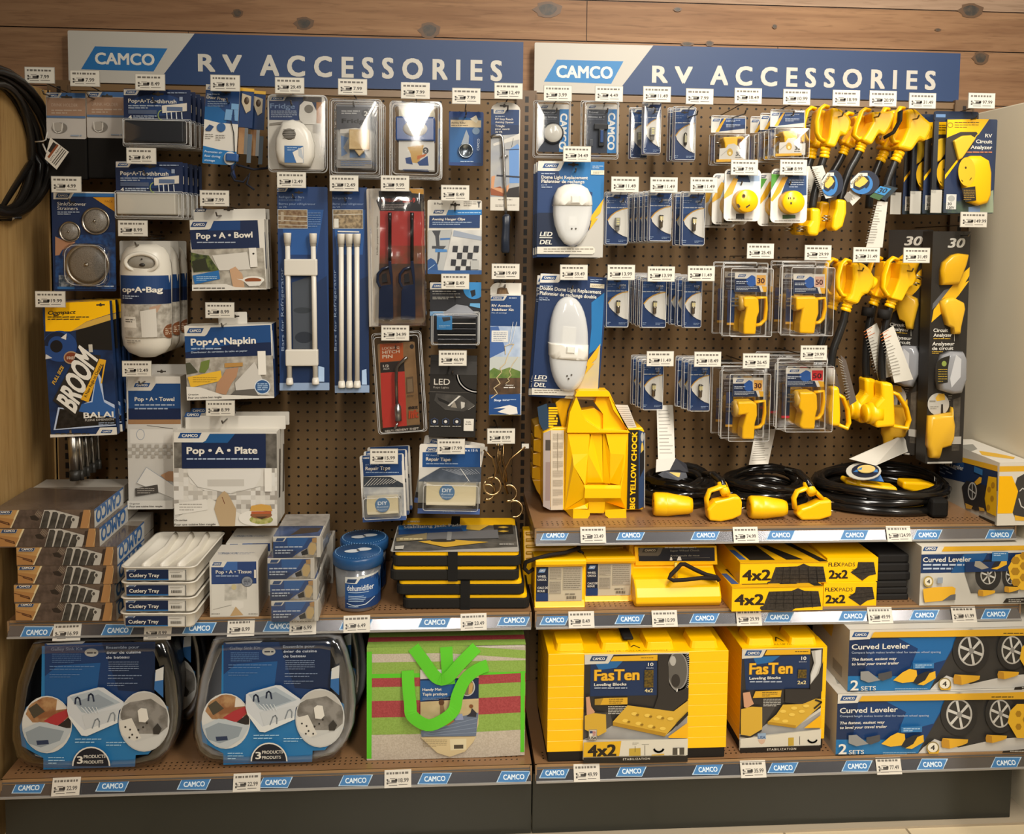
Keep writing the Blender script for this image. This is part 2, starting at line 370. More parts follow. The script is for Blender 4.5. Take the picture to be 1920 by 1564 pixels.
for z0, z1, cuts in ((1.60, 1.8125, (-1.9, 1.1, 2.4)), (1.8155, 1.9630, (-1.9, -.9, .7, 2.4)), (1.966, 2.0735, (-1.9, .165, 2.4)), (2.0765, 2.2, (-1.9, -.4, 1.5, 2.4))):
    for i in range(len(cuts)-1):
        b.box(cuts[i]+.001, cuts[i+1]-.001, WY, WY+.02, z0, z1, (W1, W2)[(i+(z0 > 1.9)*(cuts[i] > 0)) % 2] if z0 > 1.9 else (W1, W1)[i % 2])
b.box(-1.9, 2.4, WY+.004, WY+.03, -.0, 2.2, '2a1c12')
f = Face(b, 'P', (0, WY, 0), (1, 0, 0), (0, 0, 1), Matrix())
for x, y, rx, ry in ((445, 25, 7, 6), (570, 44, 12, 9), (805, 57, 13, 11), (1027, 18, 17, 11), (1820, 20, 15, 10), (1838, 109, 10, 9), (1758, 56, 4, 2), (1330, 82, 5, 4), (1270, 18, 5, 3), (1452, 50, 3, 3), (1288, 83, 8, 3)):
    f.p('5c4128', *sum(([x+rx*1.5*cos(a*.449)*(1+.2*sin(a*3)), y+ry*1.4*sin(a*.449)] for a in range(14)), []))
    f.p('4a3a2a~2f2a22~60', *sum(([x+rx*cos(a*.449)*(1+.15*sin(a*5)), y+ry*sin(a*.449)] for a in range(14)), []))
struct(b, 'wall_back')
b = MB(); PX0, PX1 = -1.252, 1.247
b.box(PX0-.03, PX0, -.95, .03, 0, 0.772, PINE); b.box(PX0-.03, PX0, -.95, .03, .774, 1.795, PINE)
b.box(PX0-.028, PX0-.002, -.95, .03, .7, .8, '3a2a18'); b.box(PX0-.001, PX0+.012, -.012, .03, 0, 1.795, PINE)
struct(b, 'wall_left')
b = MB(); b.box(PX1, PX1+.03, -.95, .03, 0, 1.785, 'dacfb6/s'); struct(b, 'wall_right', bev=.003)
fl = bpy.data.materials.new('floor_tile'); fl.use_nodes = True; nt = fl.node_tree; bs = nt.nodes['Principled BSDF']; bs.inputs['Roughness'].default_value = .3
tc = nt.nodes.new('ShaderNodeTexCoord'); br = nt.nodes.new('ShaderNodeTexBrick'); nt.links.new(tc.outputs['Object'], br.inputs['Vector']); nt.links.new(br.outputs['Color'], bs.inputs['Base Color'])
br.offset = 0; br.inputs['Color1'].default_value = lin('d8c6a4'); br.inputs['Color2'].default_value = lin('cfbd9c'); br.inputs['Mortar'].default_value = lin('8d7d64')
br.inputs['Scale'].default_value = 1; br.inputs['Mortar Size'].default_value = .003; br.inputs['Brick Width'].default_value = .305; br.inputs['Row Height'].default_value = .305
b = MB(); b.box(-3, 3, -4, .06, -.03, 0, fl); struct(b, 'floor')
b = MB(); b.box(PX0, PX1+.2, -.432, -.40, 0, .006, 'a89a84/r'); b.box(1.187, PX1, -.40, 0, 0, .004, 'a89a84/r'); struct(b, 'baseboard_front')
# ---------------------------------------------------------------- pegboard bays
B = 1.2192
pg = bpy.data.materials.new('pegboard'); pg.use_nodes = True; nt = pg.node_tree; bs = nt.nodes['Principled BSDF']; bs.inputs['Roughness'].default_value = .5; bs.inputs['Specular IOR Level'].default_value = .3
def nd(t, **k):
    n = nt.nodes.new('ShaderNode'+t)
    for a, v in k.items(): setattr(n, a, v)
    return n
tc = nd('TexCoord'); sp = nd('SeparateXYZ'); nt.links.new(tc.outputs['Object'], sp.inputs[0])
p0 = at('P', 965.3, 425.5, 0); ds = []
for ax, off in (('X', p0.x), ('Z', p0.z)):
    a = nd('Math', operation='SUBTRACT'); a.inputs[1].default_value = off-.0127-.0254*400; nt.links.new(sp.outputs[ax], a.inputs[0])
    d = nd('Math', operation='DIVIDE'); d.inputs[1].default_value = .0254; nt.links.new(a.outputs[0], d.inputs[0])
    e = nd('Math', operation='FRACT'); nt.links.new(d.outputs[0], e.inputs[0]); s_ = nd('Math', operation='SUBTRACT'); s_.inputs[1].default_value = .5; nt.links.new(e.outputs[0], s_.inputs[0])
    q = nd('Math', operation='MULTIPLY'); nt.links.new(s_.outputs[0], q.inputs[0]); nt.links.new(s_.outputs[0], q.inputs[1]); ds.append(q)
ad = nd('Math', operation='ADD'); nt.links.new(ds[0].outputs[0], ad.inputs[0]); nt.links.new(ds[1].outputs[0], ad.inputs[1])
lt = nd('Math', operation='LESS_THAN'); lt.inputs[1].default_value = .0175; nt.links.new(ad.outputs[0], lt.inputs[0])
mx = nd('MixRGB'); mx.inputs['Color1'].default_value = lin('6d5537'); mx.inputs['Color2'].default_value = lin('120e0a'); nt.links.new(lt.outputs[0], mx.inputs['Fac']); nt.links.new(mx.outputs['Color'], bs.inputs['Base Color'])
STEEL = '664e34/s'; DECK = '886545/s'
def bay(side, X0, X1):
    t = thing('gondola_bay', 'brown pegboard shelving bay on the %s, under the %s sign' % (side, side), 'shelving', ((X0+X1)/2, 0, 0)); c = (X0+X1)/2; w = (X1-X0)/2
    b = MB(); b.box(-w+.02, w-.02, 0, .012, .15, 1.80, pg); o = b.build('pegboard', t)
    b = MB(); b.box(-w+.02, w-.02, -.004, .014, 1.798, 1.815, '7a5f40/s'); b.box(-w+.03, w-.03, -.0015, 0, 1.284, 1.2875, '4a3826'); b.build('header_rail', t)
    pl = thing('plinth', 'black plinth on the floor under the %s bay' % side, 'plinth', (c, 0, 0)); b = MB(); b.box(-w+(.004 if side == 'left' else -.0), w-(.002 if side == 'left' else .028), -.412, -.40, 0.006, .155, '2a2b26/s'); b.build('kick_plate', pl, bev=.002); b = MB(); b.box(-w+.006, w-.03, -.398, -.03, 0, .155, '24231f'); b.build('base_box', pl)
    for x in ((-w, w) if side == 'left' else (w,)):
        b = MB(); b.box(x-.026, x+.026, -.010, .014, 0, 1.822, STEEL)
        b.box(x-.028, x-.024, -.012, .0, .15, 1.81, '5f4a33'); b.box(x+.024, x+.028, -.012, .0, .15, 1.81, '5f4a33')
        k = 0
        while 1.806-k*.0254 > .2:
            z = 1.806-k*.0254; b.add([(x-.005, -.0103, z-.0165), (x+.005, -.0103, z-.0165), (x+.005, -.0103, z), (x-.005, -.0103, z)], [(0, 1, 2, 3)], '150f0a'); k += 1
        b.build('upright', t)
    return t
bay('left', -B, 0); bay('right', 0, B)
RAIL = M('7f7e82/s').copy(); RAIL.name = 'rail_plastic'; RAIL.node_tree.nodes['Principled BSDF'].inputs['Roughness'].default_value = .2; RAIL.node_tree.nodes['Principled BSDF'].inputs['Metallic'].default_value = .85
def shelf(name, label, X0, X1, D, zt, logos, cr, ye, br=(-1, 1)):
    """deck top at zt, price rail along the front; logo stickers at picture x positions"""
    t = thing('shelf', label, 'shelf', ((X0+X1)/2, -D, zt)); w = (X1-X0)/2; H = .0375
    b = MB(); b.box(-w, w, .002, D-.012, -.022, 0, DECK); b.box(-w, w, 0, .004, -.012, .0, '9c7a54/s')
    R = random.Random(int(zt*1000))
    for r_ in range(3):
        for i in range(int(2*w/.0127)-3):
            x = -w+.022+i*.0127; y = .026+r_*.0127; b.add([(x-.0024, y-.002, .0002), (x+.0016, y-.002, .0002), (x+.0028, y+.002, .0002), (x-.0012, y+.002, .0002)], [(0, 1, 2, 3)], '22170d')
    for s_ in br: b.prism([(0, -.012), (D-.03, -.012), (D-.03, -.09), (D*.5, -.07), (0, -.03)], s_*(w-.004), s_*(w-.007), STEEL, fr=lambda a, yy, c: (yy, a+.005, c))
    b.build('deck', t)
    b = MB(); b.prism([(-.010, -H), (.002, -.008), (.004, -.008), (.004, -H)], -w+.002, w-.002, RAIL, fr=lambda a, y, c: (y, a, c)); b.box(-w+.002, w-.002, -.013, .002, -H-.001, -H+.003, '9a9690/s'); b.box(-w+.002, w-.002, -.002, .004, -.009, -.006, '5a5754/s')
    b.box(-w, -w+.004, -.004, .004, -H, 0, '8a6f52/s'); b.box(w-.004, w, -.004, .004, -H, 0, '8a6f52/s')
    rl = b.build('price_rail', t); W = Matrix.Translation(t.location)
    for x0, x1, y0, y1 in logos:
        b = MB(); f = Face(b, 'P', (0, -.0103, -H), (1, 0, 0), (0, .012, .0295), W); h = y1-y0
        f.logo(x0, y0, x1, y1, '3a7fc0', 'd8e6f0', 'b9d0e2', .42); b.build('logo_sticker', rl)
    return t
def lg(xs, y, hw=27, hh=9.5, sl=0.0): return [(x-hw, x+hw, y-hh+sl*(x-xs[0]), y+hh+sl*(x-xs[0])) for x in xs]
g_ = .004
shelf('shelf', 'middle shelf of the left bay, carrying cutlery trays and boxes', -B+g_, -g_, .3722, .535, lg((69, 221, 374, 525, 668, 815, 964), 1185.5, 30, 9.5, -.0255), 'P', 0)
shelf('shelf', 'bottom shelf of the left bay, carrying sink kits and striped mat', -B+g_, -g_, .4277, .186, lg((54, 211, 364, 517, 667, 815, 963), 1477, 30, 9.5, -.0225), 'P', 0, ())
shelf('shelf', 'upper shelf of the right bay, carrying yellow chock and coiled cords', g_, B-g_, .3383, .727, lg((1041, 1183, 1323, 1464, 1602, 1739, 1874), 1003.5, 26, 8.5, -.001), 'P', 0)
shelf('shelf', 'middle shelf of the right bay, carrying wheel chocks and flexible pads', g_, B-g_, .3722, .535, lg((1040, 1181, 1321, 1461, 1599, 1733, 1867), 1162.5, 26.5, 8.7, -.0135), 'P', 0, (-1,))
shelf('shelf', 'bottom shelf of the right bay, carrying yellow leveling blocks', g_, B-g_, .4277, .186, lg((1040, 1184, 1327, 1468, 1607, 1748, 1886), 1449, 27, 9.2, -.0225), 'P', 0, ())
# ---------------------------------------------------------------- header signs
def sign(label, ox, cr, bx, s):
    """bx maps picture x of the left sign to this one"""
    x0, x1 = (-1.1989, -.0103) if s == 0 else (.0203, 1.2089)
    t = thing('store_sign', label, 'sign', ((x0+x1)/2, .004, 1.8195)); W = Matrix.Translation(t.location); w = (x1-x0)/2; h = .1325
    b = MB(); b.prism(rr(2*w, h, .004, cy=h/2), 0, .012, 'bab4a9'); f = Face(b, 'P', (0, 0, 0), (1, 0, 0), (0, 0, 1), W); k = h/95
    def q(x, y): return (-w+x*2*w, h*(1-y))
    def poly(m, *c): f.put([q(*p) for p in c], m)
    poly('223f70', (.272, 0), (1, 0), (1, 1), (.188, 1))
    poly('1a74bd', (.115, .31), (.445*.49+.002, .31), (.168, .775), (.064, .775)) if 0 else None
    return t, b, f, w, h
t, b, f, w, h = sign('blue and white store sign above the left bay, reading RV ACCESSORIES', 0, 'P', 0, 0)
f.p('1c6fb6', 178, 87, 314, 91, 288, 134, 152, 130); f.t(179, 99, 289, 121, 'CAMCO', 'd8d2c6', .04)
f.t(373, 101, 452, 134, 'RV', 'c6c0b4', .045, sp=1.6); f.t(489, 107, 940, 146, 'ACCESSORIES', 'c6c0b4', .045, sp=1.62)
b.build('sign_board', t)
t, b, f, w, h = sign('blue and white store sign above the right bay, reading RV ACCESSORIES', 0, 'P', 0, 1)
f.p('1c7fc6', 1044, 112, 1169, 115, 1146, 157, 1020, 153); f.t(1044, 123, 1148, 146, 'CAMCO', 'e2dcd0', .045)
f.t(1224, 123, 1297, 155, 'RV', 'c6c0b4', .045, sp=1.6); f.t(1333, 127, 1753, 163, 'ACCESSORIES', 'c6c0b4', .045, sp=1.62)
b.build('sign_board', t)
# ================================================================ peg hooks with price tags
WIRE = '6d6760/m'
def tagart(f, x0, z0, w, h, price, sd):
    R = random.Random(sd)
    def r(a, b_, c, d, m): k = f.k; f.put([(x0+w*a, z0+h*(1-d)), (x0+w*c, z0+h*(1-d)), (x0+w*c, z0+h*(1-b_)), (x0+w*a, z0+h*(1-b_))], m); f.k = k
    ink = '4a4540'; x = .07
    while x < .86: l = R.uniform(.05, .13); r(x, .13, min(x+l, .9), .25, '6a645c'); x += l+.035
    r(.08, .50, .14, .60, ink); r(.08, .68, .14, .80, ink); r(.10, .60, .20, .64, ink); r(.14, .70, .46, .74, ink)
    r(.26, .55, .46, .69, ink); r(.20, .47, .40, .51, '6a645c'); r(.16, .84, .48, .88, '6a645c'); r(.40, .50, .48, .66, ink)
    r(.53, .82, .86, .86, '6a645c'); f.k += 1
    vs, fs = glyphs(price, .02); pw = w*.075*len(price)
    f.mb.add([f.loc(x0+w*.53+pw*x, z0+h*.30+h*.23*y) for x, y in vs], fs, ink)
NT = [0]
def hook(cr, x, y, price, what, D=.25, rot=0):
    p = at(cr, x, y, D); NT[0] += 1
    t = thing('peg_hook', 'peg hook with %s price tag above the %s' % (price, what), 'peg hook', (p.x, -D, p.z), (0, radians(rot), 0), 'peg hooks with price tags')
    w, h = .067, .036
    b = MB(); b.tube([(0, D-.002, -.034), (0, .05, -.040), (0, .022, -.041), (0, .014, -.033)], .0019, WIRE, 6); b.box(-.016, .016, D-.004, D-.001, -.038, -.030, WIRE); b.build('prong', t)
    b = MB(); b.tube([(0, D-.002, -.018), (0, .004, -.012)], .0016, WIRE, 6); b.build('scan_arm', t)
    b = MB(); b.box(-w/2-.001, w/2+.001, .0005, .003, -h/2-.001, h/2+.0015, 'a9a49a/g'); b.box(-w/2, w/2, 0, .001, -h/2, h/2, 'd4cec1'); f = Face(b, cr, (0, 0, 0), (1, 0, 0), (0, 0, 1), Matrix())
    tagart(f, -w/2, -h/2, w, h, price, NT[0]); b.build('price_tag', t)
    return t
def railtag(x, y, D, price, where, rot=0):
    p = at('P', x, y, D); NT[0] += 1; w, h = .062, .038
    t = thing('price_tag', 'white %s price tag on the %s' % (price, where), 'price tag', (p.x, -D, p.z), (radians(-22), radians(rot), 0), 'price tags along the shelf rails')
    b = MB(); b.box(-w/2, w/2, -.001, .0005, -h/2, h/2, 'd4cdc0'); f = Face(b, 'P', (0, -.001, 0), (1, 0, 0), (0, 0, 1), Matrix()); tagart(f, -w/2, -h/2, w, h, price, NT[0]); b.build('paper', t)
for x, y, p, w in ((126, 1185, '16.99', 'left middle shelf below the carton stack'), (296, 1184, '8.99', 'left middle shelf below the white trays'), (452, 1177, '8.99', 'left middle shelf below the tissue boxes'), (568, 1174, '6.99', 'left middle shelf below the blue boxes'), (669, 1170, '6.49', 'left middle shelf below the blue tubs'), (888, 1166, '23.49', 'left middle shelf below the jack pads')):
    railtag(x, y, .379, p, w, -1)
for x, y, p, w in ((124, 1475, '22.99', 'left bottom rail below the black sink kit'), (463, 1467, '22.99', 'left bottom rail below the grey sink kit'), (746, 1460, '18.99', 'left bottom rail below the striped mat')):
    railtag(x, y, .4345, p, w, -1)
for x, y, p, w in ((1112, 1003, '23.49', 'right upper rail below the big chock'), (1398, 1003, '74.99', 'right upper rail below the yellow connectors'), (1685, 1001, '124.99', 'right upper rail below the largest cord coil')):
    railtag(x, y, .345, p, w)
for x, y, p, w in ((1090, 1162, '8.49', 'right middle rail below the labelled chocks'), (1246, 1160, '10.99', 'right middle rail below the roped chock'), (1404, 1158, '29.99', 'right middle rail below the long pad cartons'), (1650, 1154, '49.99', 'right middle rail above the leveler cartons'), (1807, 1152, '61.99', 'right middle rail below the leveler carton')):
    railtag(x, y, .379, p, w)
for x, y, p, w in ((1100, 1449, '49.99', 'right bottom rail below the wide block set'), (1412, 1442, '35.99', 'right bottom rail below the narrow block set'), (1666, 1436, '77.49', 'right bottom rail below the leveler cartons')):
    railtag(x, y, .4345, p, w)
PK = 'pack'
# ---------------------------------------------------------------- left bay, first column
for i, (dx, lab) in enumerate(((0, 'carded drink holder in dark fabric, beside the pine panel'), (296, 'carded drink holder in dark fabric, beside the toothbrush holders'))):
    CR['a'] = (dx/3.91, -i*1.5, 3.91); k = Pk('drink_holder_pack', 'brown and grey '+lab, PK, 'a', 343, 680, 632, 1018, .15); hook('P', (74, 159)[i], (141, 147)[i], '7.99', ('left', 'right')[i]+' drink holder pack', .21)
    b = k.card('b9b2aa'); f = k.front(b); f.r(343, 680, 632, 716, '3a66a0'); f.tab(343, 680, 432, 722, 'c8c2b8'); k.slot(f, 490, 712); f.r(343, 720, 632, 850, '9a7a62'); f.t(378, 758, 570, 782, 'DRINK HOLDER', 'b8a08c', .0); f.g(378, 800, 600, 838, 2, 'b39c88'); f.r(343, 850, 632, 866, '54749f')
    f.c(438, 938, 58, 40, '7a746c'); f.c(425, 930, 42, 32, 'a39c92'); f.l('d6d0c6', 7, 392, 900, 400, 960, 425, 975, 455, 965, 460, 905); f.g(520, 985, 600, 1005, 1, '8a94a2'); b.build('header_card', k.root)
    x0, z0 = k.lp(347, 1312); x1, z1 = k.lp(630, 1018); b = MB(); b.box(x0, x1, .002, .022, z0, z1+.004, '1d1b19/f'); b.build('fabric_holder', k.root, bev=.004)
def toothbrush(cr, lab, white, D, n):
    k = Pk('toothbrush_holder_pack', lab, PK, cr, 908, 655, 1400, 885, D)
    b = k.card('16305f', .002); f = k.front(b); f.p(NAVY, 908, 655, 1400, 655, 1400, 885, 908, 885); f.c(1150, 770, 200, 80, '1b3c74'); f.tab(908, 655, 1005, 697, 'cfc9be'); k.slot(f, 1160, 690)
    f.t(942, 726, 1293, 756, 'Pop•A•Toothbrush', 'd6d0c4', .03); f.g(942, 768, 1180, 800, 2, '9fa9b8'); f.r(942, 806, 1150, 836, '4d5b78'); f.t(945, 845, 968, 872, '4', 'dcd6ca', .03); f.g(978, 845, 1150, 872, 2, 'aab2be')
    f.p('cdc6ba', 1188, 775, 1372, 757, 1372, 815, 1192, 830); f.r(1225, 785, 1340, 815, '5a6f94')
    for x in (1228, 1262, 1298, 1338): f.l('cfd4d6', 7, x-4, 825, x, 875)
    f.o(1190, 845, 28, 35, 7, '8a9a5a', a0=90, a1=260); f.r(1318, 712, 1342, 742, '8a96aa'); f.g(1230, 675, 1370, 690, 1, '8a96aa'); b.build('header_card', k.root)
    x0, z0 = k.lp(915, 1052); x1, z1 = k.lp(1378, 890); b = MB(); b.box(x0+.004, x1-.008, -.012, .018, z0+.004, z1, 'd6d0c2/s' if white else '22242a/s'); b.build('toothbrush_holder', k.root, bev=.003)
    k.shell(912, 886, 1392, 1062, 0, .017, .004, .95, flange=.003); k.stack(n, .034, .0025)
CR['A1b'] = (-58/3.91, 530/3.91, 3.91)
hook('A1', 1100, 603, '8.49', 'dark toothbrush holder packs'); toothbrush('A1', 'navy carded black toothbrush holder in clear shell', 0, .205, 4)
hook('A1', 1035, 1143, '8.49', 'white toothbrush holder packs'); toothbrush('A1b', 'navy carded white toothbrush holder in clear shell', 1, .205, 5)
# sink strainers
hook('P', 124, 346, '4.99', 'sink strainer card')
k = Pk('strainer_pack', 'navy card of three round metal sink and shower strainers', PK, 'A4', 225, 222, 885, 1262, .2); b = k.card('152a54'); f = k.front(b); f.r(225, 222, 885, 272, '2a6bb0'); f.r(225, 222, 885, 236, 'd0cabf'); f.tab(225, 222, 405, 300, 'cfc9be')
f.p('c98a1e', 640, 280, 885, 280, 885, 440); f.t(765, 312, 850, 335, 'PACK', '7a4c10', .0); f.t(268, 328, 570, 366, 'Sink/Shower', 'd2ccc2', .0); f.t(268, 375, 482, 412, 'Strainers', 'd2ccc2', .0); f.g(270, 424, 500, 465, 2, '9aa4b4')
f.p('1c4a8a~16305f~90', 247, 700, 885, 640, 885, 1240, 247, 1240); f.p('a5785a', 247, 690, 330, 730, 460, 745, 400, 800, 320, 830, 290, 885, 247, 890); f.r(285, 1095, 440, 1240, '8a8f94~3a4a5a~150'); f.r(270, 1215, 450, 1242, '2a6bb0'); f.g(680, 1200, 860, 1222, 1, 'aab4c0'); b.build('card', k.root)
for x, y, r in ((672, 528, 148), (402, 640, 112), (585, 985, 232)):
    (cx, cz), (ex, _) = k.lp(x, y), k.lp(x+r, y); R_ = abs(ex-cx); b = MB()
    b.lathe([(R_, -.001), (R_*1.0, -.005), (R_*.9, -.006), (R_*.86, -.002)], 'aaa296/m', 40, (cx, 0, cz), 'y'); b.lathe([(R_*.88, -.003), (R_*.7, -.0065), (R_*.4, -.009), (0, -.010)], '8d857a~5a544c~900/s', 36, (cx, 0, cz), 'y'); b.lathe([(R_*.12, -.009), (R_*.08, -.013), (0, -.014)], 'b0a89c/m', 12, (cx, 0, cz), 'y'); b.build('strainer', k.root)
k.shell(345, 760, 830, 1215, 0, .018, .025, .8)
# broom boxes
hook('A5', 140, 88, '19.99', 'compact broom boxes', .27)
k = Pk('broom_box', 'yellow and navy boxed compact broom with silver pole', 'box', 'A5', 0, 0, 0, 0, .225, q=((105, 118), (625, 98), (662, 1130), (148, 1150)), rest=None)
b = k.card('17376c', .016, .001); f = k.front(b, clip=True); f.p('16386e~0f244a~18', 100, 335, 630, 260, 665, 1135, 145, 1152); f.p(YEL, 100, 120, 630, 96, 632, 190, 420, 260, 300, 335, 105, 335); f.p('cfa84e', 300, 335, 420, 262, 632, 195, 632, 240, 440, 300); k.slot(f, 530, 130, .02)
f.t(125, 172, 338, 202, 'Compact', '2a2418', .03, .25); f.g(122, 215, 440, 250, 2, '5a4a1a'); f.p('1a1815', 340, 330, 632, 240, 640, 480, 350, 470); f.c(215, 450, 135, 120, '1d4890'); f.c(190, 450, 48, 48, '14151a'); f.o(195, 440, 85, 85, 34, '12213f', a0=180, a1=320); f.p('d8d4cc', 225, 385, 270, 350, 265, 400); f.p('c8c6c4', 110, 510, 160, 540, 105, 550); f.r(440, 435, 470, 495, 'c2bcae')
f.c(305, 537, 58, 50, 'a68a6c'); f.c(305, 537, 48, 40, '7a3a22'); f.t(272, 527, 340, 550, 'FREE', 'd8ccb8', .02)
f.p('b8c6de', 170, 1095, 205, 920, 300, 930, 460, 870, 490, 720, 500, 620, 540, 700, 560, 860, 640, 900, 650, 1060, 400, 1080); f.p('2a62ae', 360, 900, 470, 880, 505, 640, 530, 760, 560, 880, 645, 930, 645, 1000, 360, 1000); f.p('26221f~16130f~120', 185, 1088, 218, 930, 330, 945, 650, 1005, 650, 1050, 420, 1066)
f.p('2a2622', 165, 868, 355, 498, 535, 520, 345, 1000); f.tq('BROOM', 'e6e2d8', 335, 962, 508, 552, 190, 850, .05); f.p('e0a828', 380, 858, 450, 720, 525, 545, 576, 555, 545, 735, 535, 735, 560, 580, 505, 690, 440, 880); f.tq('A New Angle on Cleaning', '2a2418', 425, 845, 548, 590, 400, 838, .02)
f.tq('FULL SIZE', 'e0b030', 180, 745, 252, 612, 158, 728, .03); f.t(405, 953, 632, 998, 'BALAI', 'e6e2d8', .035); f.t(415, 1005, 636, 1023, 'PLEINE DIMENSION', 'c8c4bc', .02); f.g(520, 1032, 640, 1060, 2, '9aa8c0')
f.p('dcd6ca', 145, 1128, 500, 1125, 530, 1075, 665, 1072, 665, 1140, 145, 1152); f.logo(535, 1092, 628, 1118); f.g(185, 1112, 450, 1132, 1, '3a3428'); b.build('carton', k.root)
for x, r in ((300, 38), (350, 14)):
    cx, cz = k.lp(x, 1150); _, z2 = k.lp(x, 1480); b = MB(); b.lathe([(r*.00033, z2), (r*.00033, .03)], 'a8a49c/m', 20, (cx, .012, 0)); b.lathe([(r*.00036, z2-.004), (r*.00036, z2+.02)], '2b2925', 20, (cx, .012, 0)); b.build('pole', k.root)
k.stack(4, .036, .001)
# waste bag dispenser
hook('A4', 1055, 605, '8.99', 'white bag dispensers')
def bagd():
    k = Pk('bag_dispenser', 'white rounded plastic bag dispenser with navy label band', 'dispenser', 'P', 223, 456, 321, 671, .205); w, h = k.w, k.h
    b = MB(); (cx, ct) = k.lp(272, 441); b.prism(rr(w*.98, .05, .004, cy=h-.02, cx=-.002), .020, .022, 'b4b0a8'); f = Face(b, 'A4', (0, .02, 0), (1, 0, 0), (0, 0, 1), k.W); k.slot(f, 1165, 710, .022); b.build('hang_card', k.root)
    b = MB(); secs = []; n = 22
    for z, sx, sy in ((.0, .30, .25), (.012, .72, .62), (.03, .92, .85), (.055, .97, .95), (h*.5, .98, 1), (h*.74, 1, 1), (h*.82, .98, 1.0), (h*.9, .9, .95), (h*.96, .72, .8), (h*.992, .4, .5)):
        secs.append([(w/2*sx*cos(pi*i/(n-1)), .022-.05*sy*sin(pi*i/(n-1)), z) for i in range(n)])
    b.loft(secs, 'ddd7ca/s'); b.build('body', k.root)
    a0, z0 = k.lp(270, 492); b = MB(); b.ell((a0+.002, -.020, z0), (w*.27, .012, .019), '8f897e'); b.tube([(a0+.002+w*.3*cos(t*pi/12), -.027-.006*sin(t*pi/12)*(sin(t*pi/12) < 0)-.0, z0+.022*sin(t*pi/12)) for t in range(24)], .005, 'ddd7ca/s', 8, True); b.ell((a0+.006, -.033, z0-.005), (.007, .003, .004), '2d2925'); b.ell((a0+.005, -.032, z0+.009), (.002, .003, .002), '2d2925'); b.build('opening', k.root)
    b = MB(); f = Face(b, 'A4', (0, -.0285, 0), (1, 0, 0), (0, 0, 1), k.W, (-w/2*.985, w/2*.985, 0, h)); R_ = w/2
    f.bend = lambda u: -.0505*(1-math.sqrt(max(0, 1-min(1, abs(u)/(R_*1.0))**2)))
    f.e = .0002; f.r(890, 1100, 1470, 1400, '14407f'); f.r(890, 1250, 1470, 1400, NAVY); f.t(925, 1215, 1345, 1275, 'op•A•Bag', 'e2dccf', .04); f.g(925, 1305, 1120, 1350, 2, 'aab6c8')
    f.cr = 'A5'; f.r(700, 130, 1085, 385, 'b9b2a6~8d867a~60'); f.p('a98a72', 905, 150, 985, 130, 960, 190, 900, 195); f.r(700, 222, 808, 308, 'd8d2c6', -.1); f.g(712, 238, 790, 270, 2, '6a645c'); f.p('c9c3b8', 835, 180, 950, 160, 960, 380, 850, 380); f.c(1040, 342, 42, 55, '7a4a2e'); f.g(1010, 315, 1070, 370, 4, 'c8b49c'); f.g(725, 400, 840, 430, 2, '8a847a'); b.build('label_band', k.root)
    k.stack(3, .062, .002)
bagd()
# towel holder box
hook('A5', 808, 625, '12.49', 'tall paper towel holder box')
k = Pk('towel_holder_box', 'tall navy and white paper towel holder box, above the white tray stack', 'box', 'P', 241, 706, 342, 954, .19); b = MB(); b.box(-k.w/2, k.w/2, 0, .085, 0, k.h, 'cfc9bf'); f = k.front(b, cr='A5'); f.tab(740, 695, 940, 795, 'cfc9be'); f.r(745, 738, 1150, 1015, '164684'); f.r(745, 930, 1150, 1015, NAVY); f.tab(740, 695, 930, 793, 'cfc9be', 785, 733, 915, 765)
f.t(795, 840, 1100, 872, 'Pop • A • Towel', 'd6d0c4', .03); f.g(795, 888, 1102, 945, 2, '9fabbd', fill=.35); f.r(745, 1015, 1150, 1050, '9a7450'); f.r(745, 1050, 1150, 1640, 'c4c0b8'); f.r(760, 1090, 1090, 1195, 'd4d0c8'); f.o(840, 1130, 30, 40, 4, '9aa4b4'); f.l('55504a', 4, 890, 1060, 1090, 1085)
for i in range(12):
    for j in range(4):
        if (i+j) % 2: f.r(745+i*30, 1205+j*26, 775+i*30, 1231+j*26, 'a49e94')
f.p('d6d2ca', 815, 1500, 890, 1380, 1100, 1520, 1100, 1620); f.l('8f99a8', 3, 815, 1500, 890, 1380, 1100, 1520); f.p('a8805e', 1000, 1440, 1060, 1410, 1100, 1410, 1100, 1490, 1040, 1480); f.cr = 'C6'; f.p('4a453f', 1165, 158, 1358, 125, 1365, 195, 1168, 225); f.g(1185, 150, 1330, 205, 3, 'b0a99e', fill=.3); f.r(1100, 262, 1490, 335, 'd2cdc3'); f.t(1120, 280, 1205, 294, 'Organize', '4a443c', .01); f.t(1120, 302, 1400, 318, 'Pour une cuisine bien rangée', '3a352e', .02); b.build('carton', k.root)
b = MB(); x0, z0 = k.lp(243, 708); x1, z1 = k.lp(346, 688); b.prism(rr(x1-x0, .026, .004, cx=(x0+x1)/2, cy=k.h+.012), .04, .042, 'b9b5ae'); f = Face(b, 'A5', (0, .04, 0), (1, 0, 0), (0, 0, 1), k.W); k.slot(f, 1000, 645, .022); b.build('hang_flap', k.root)
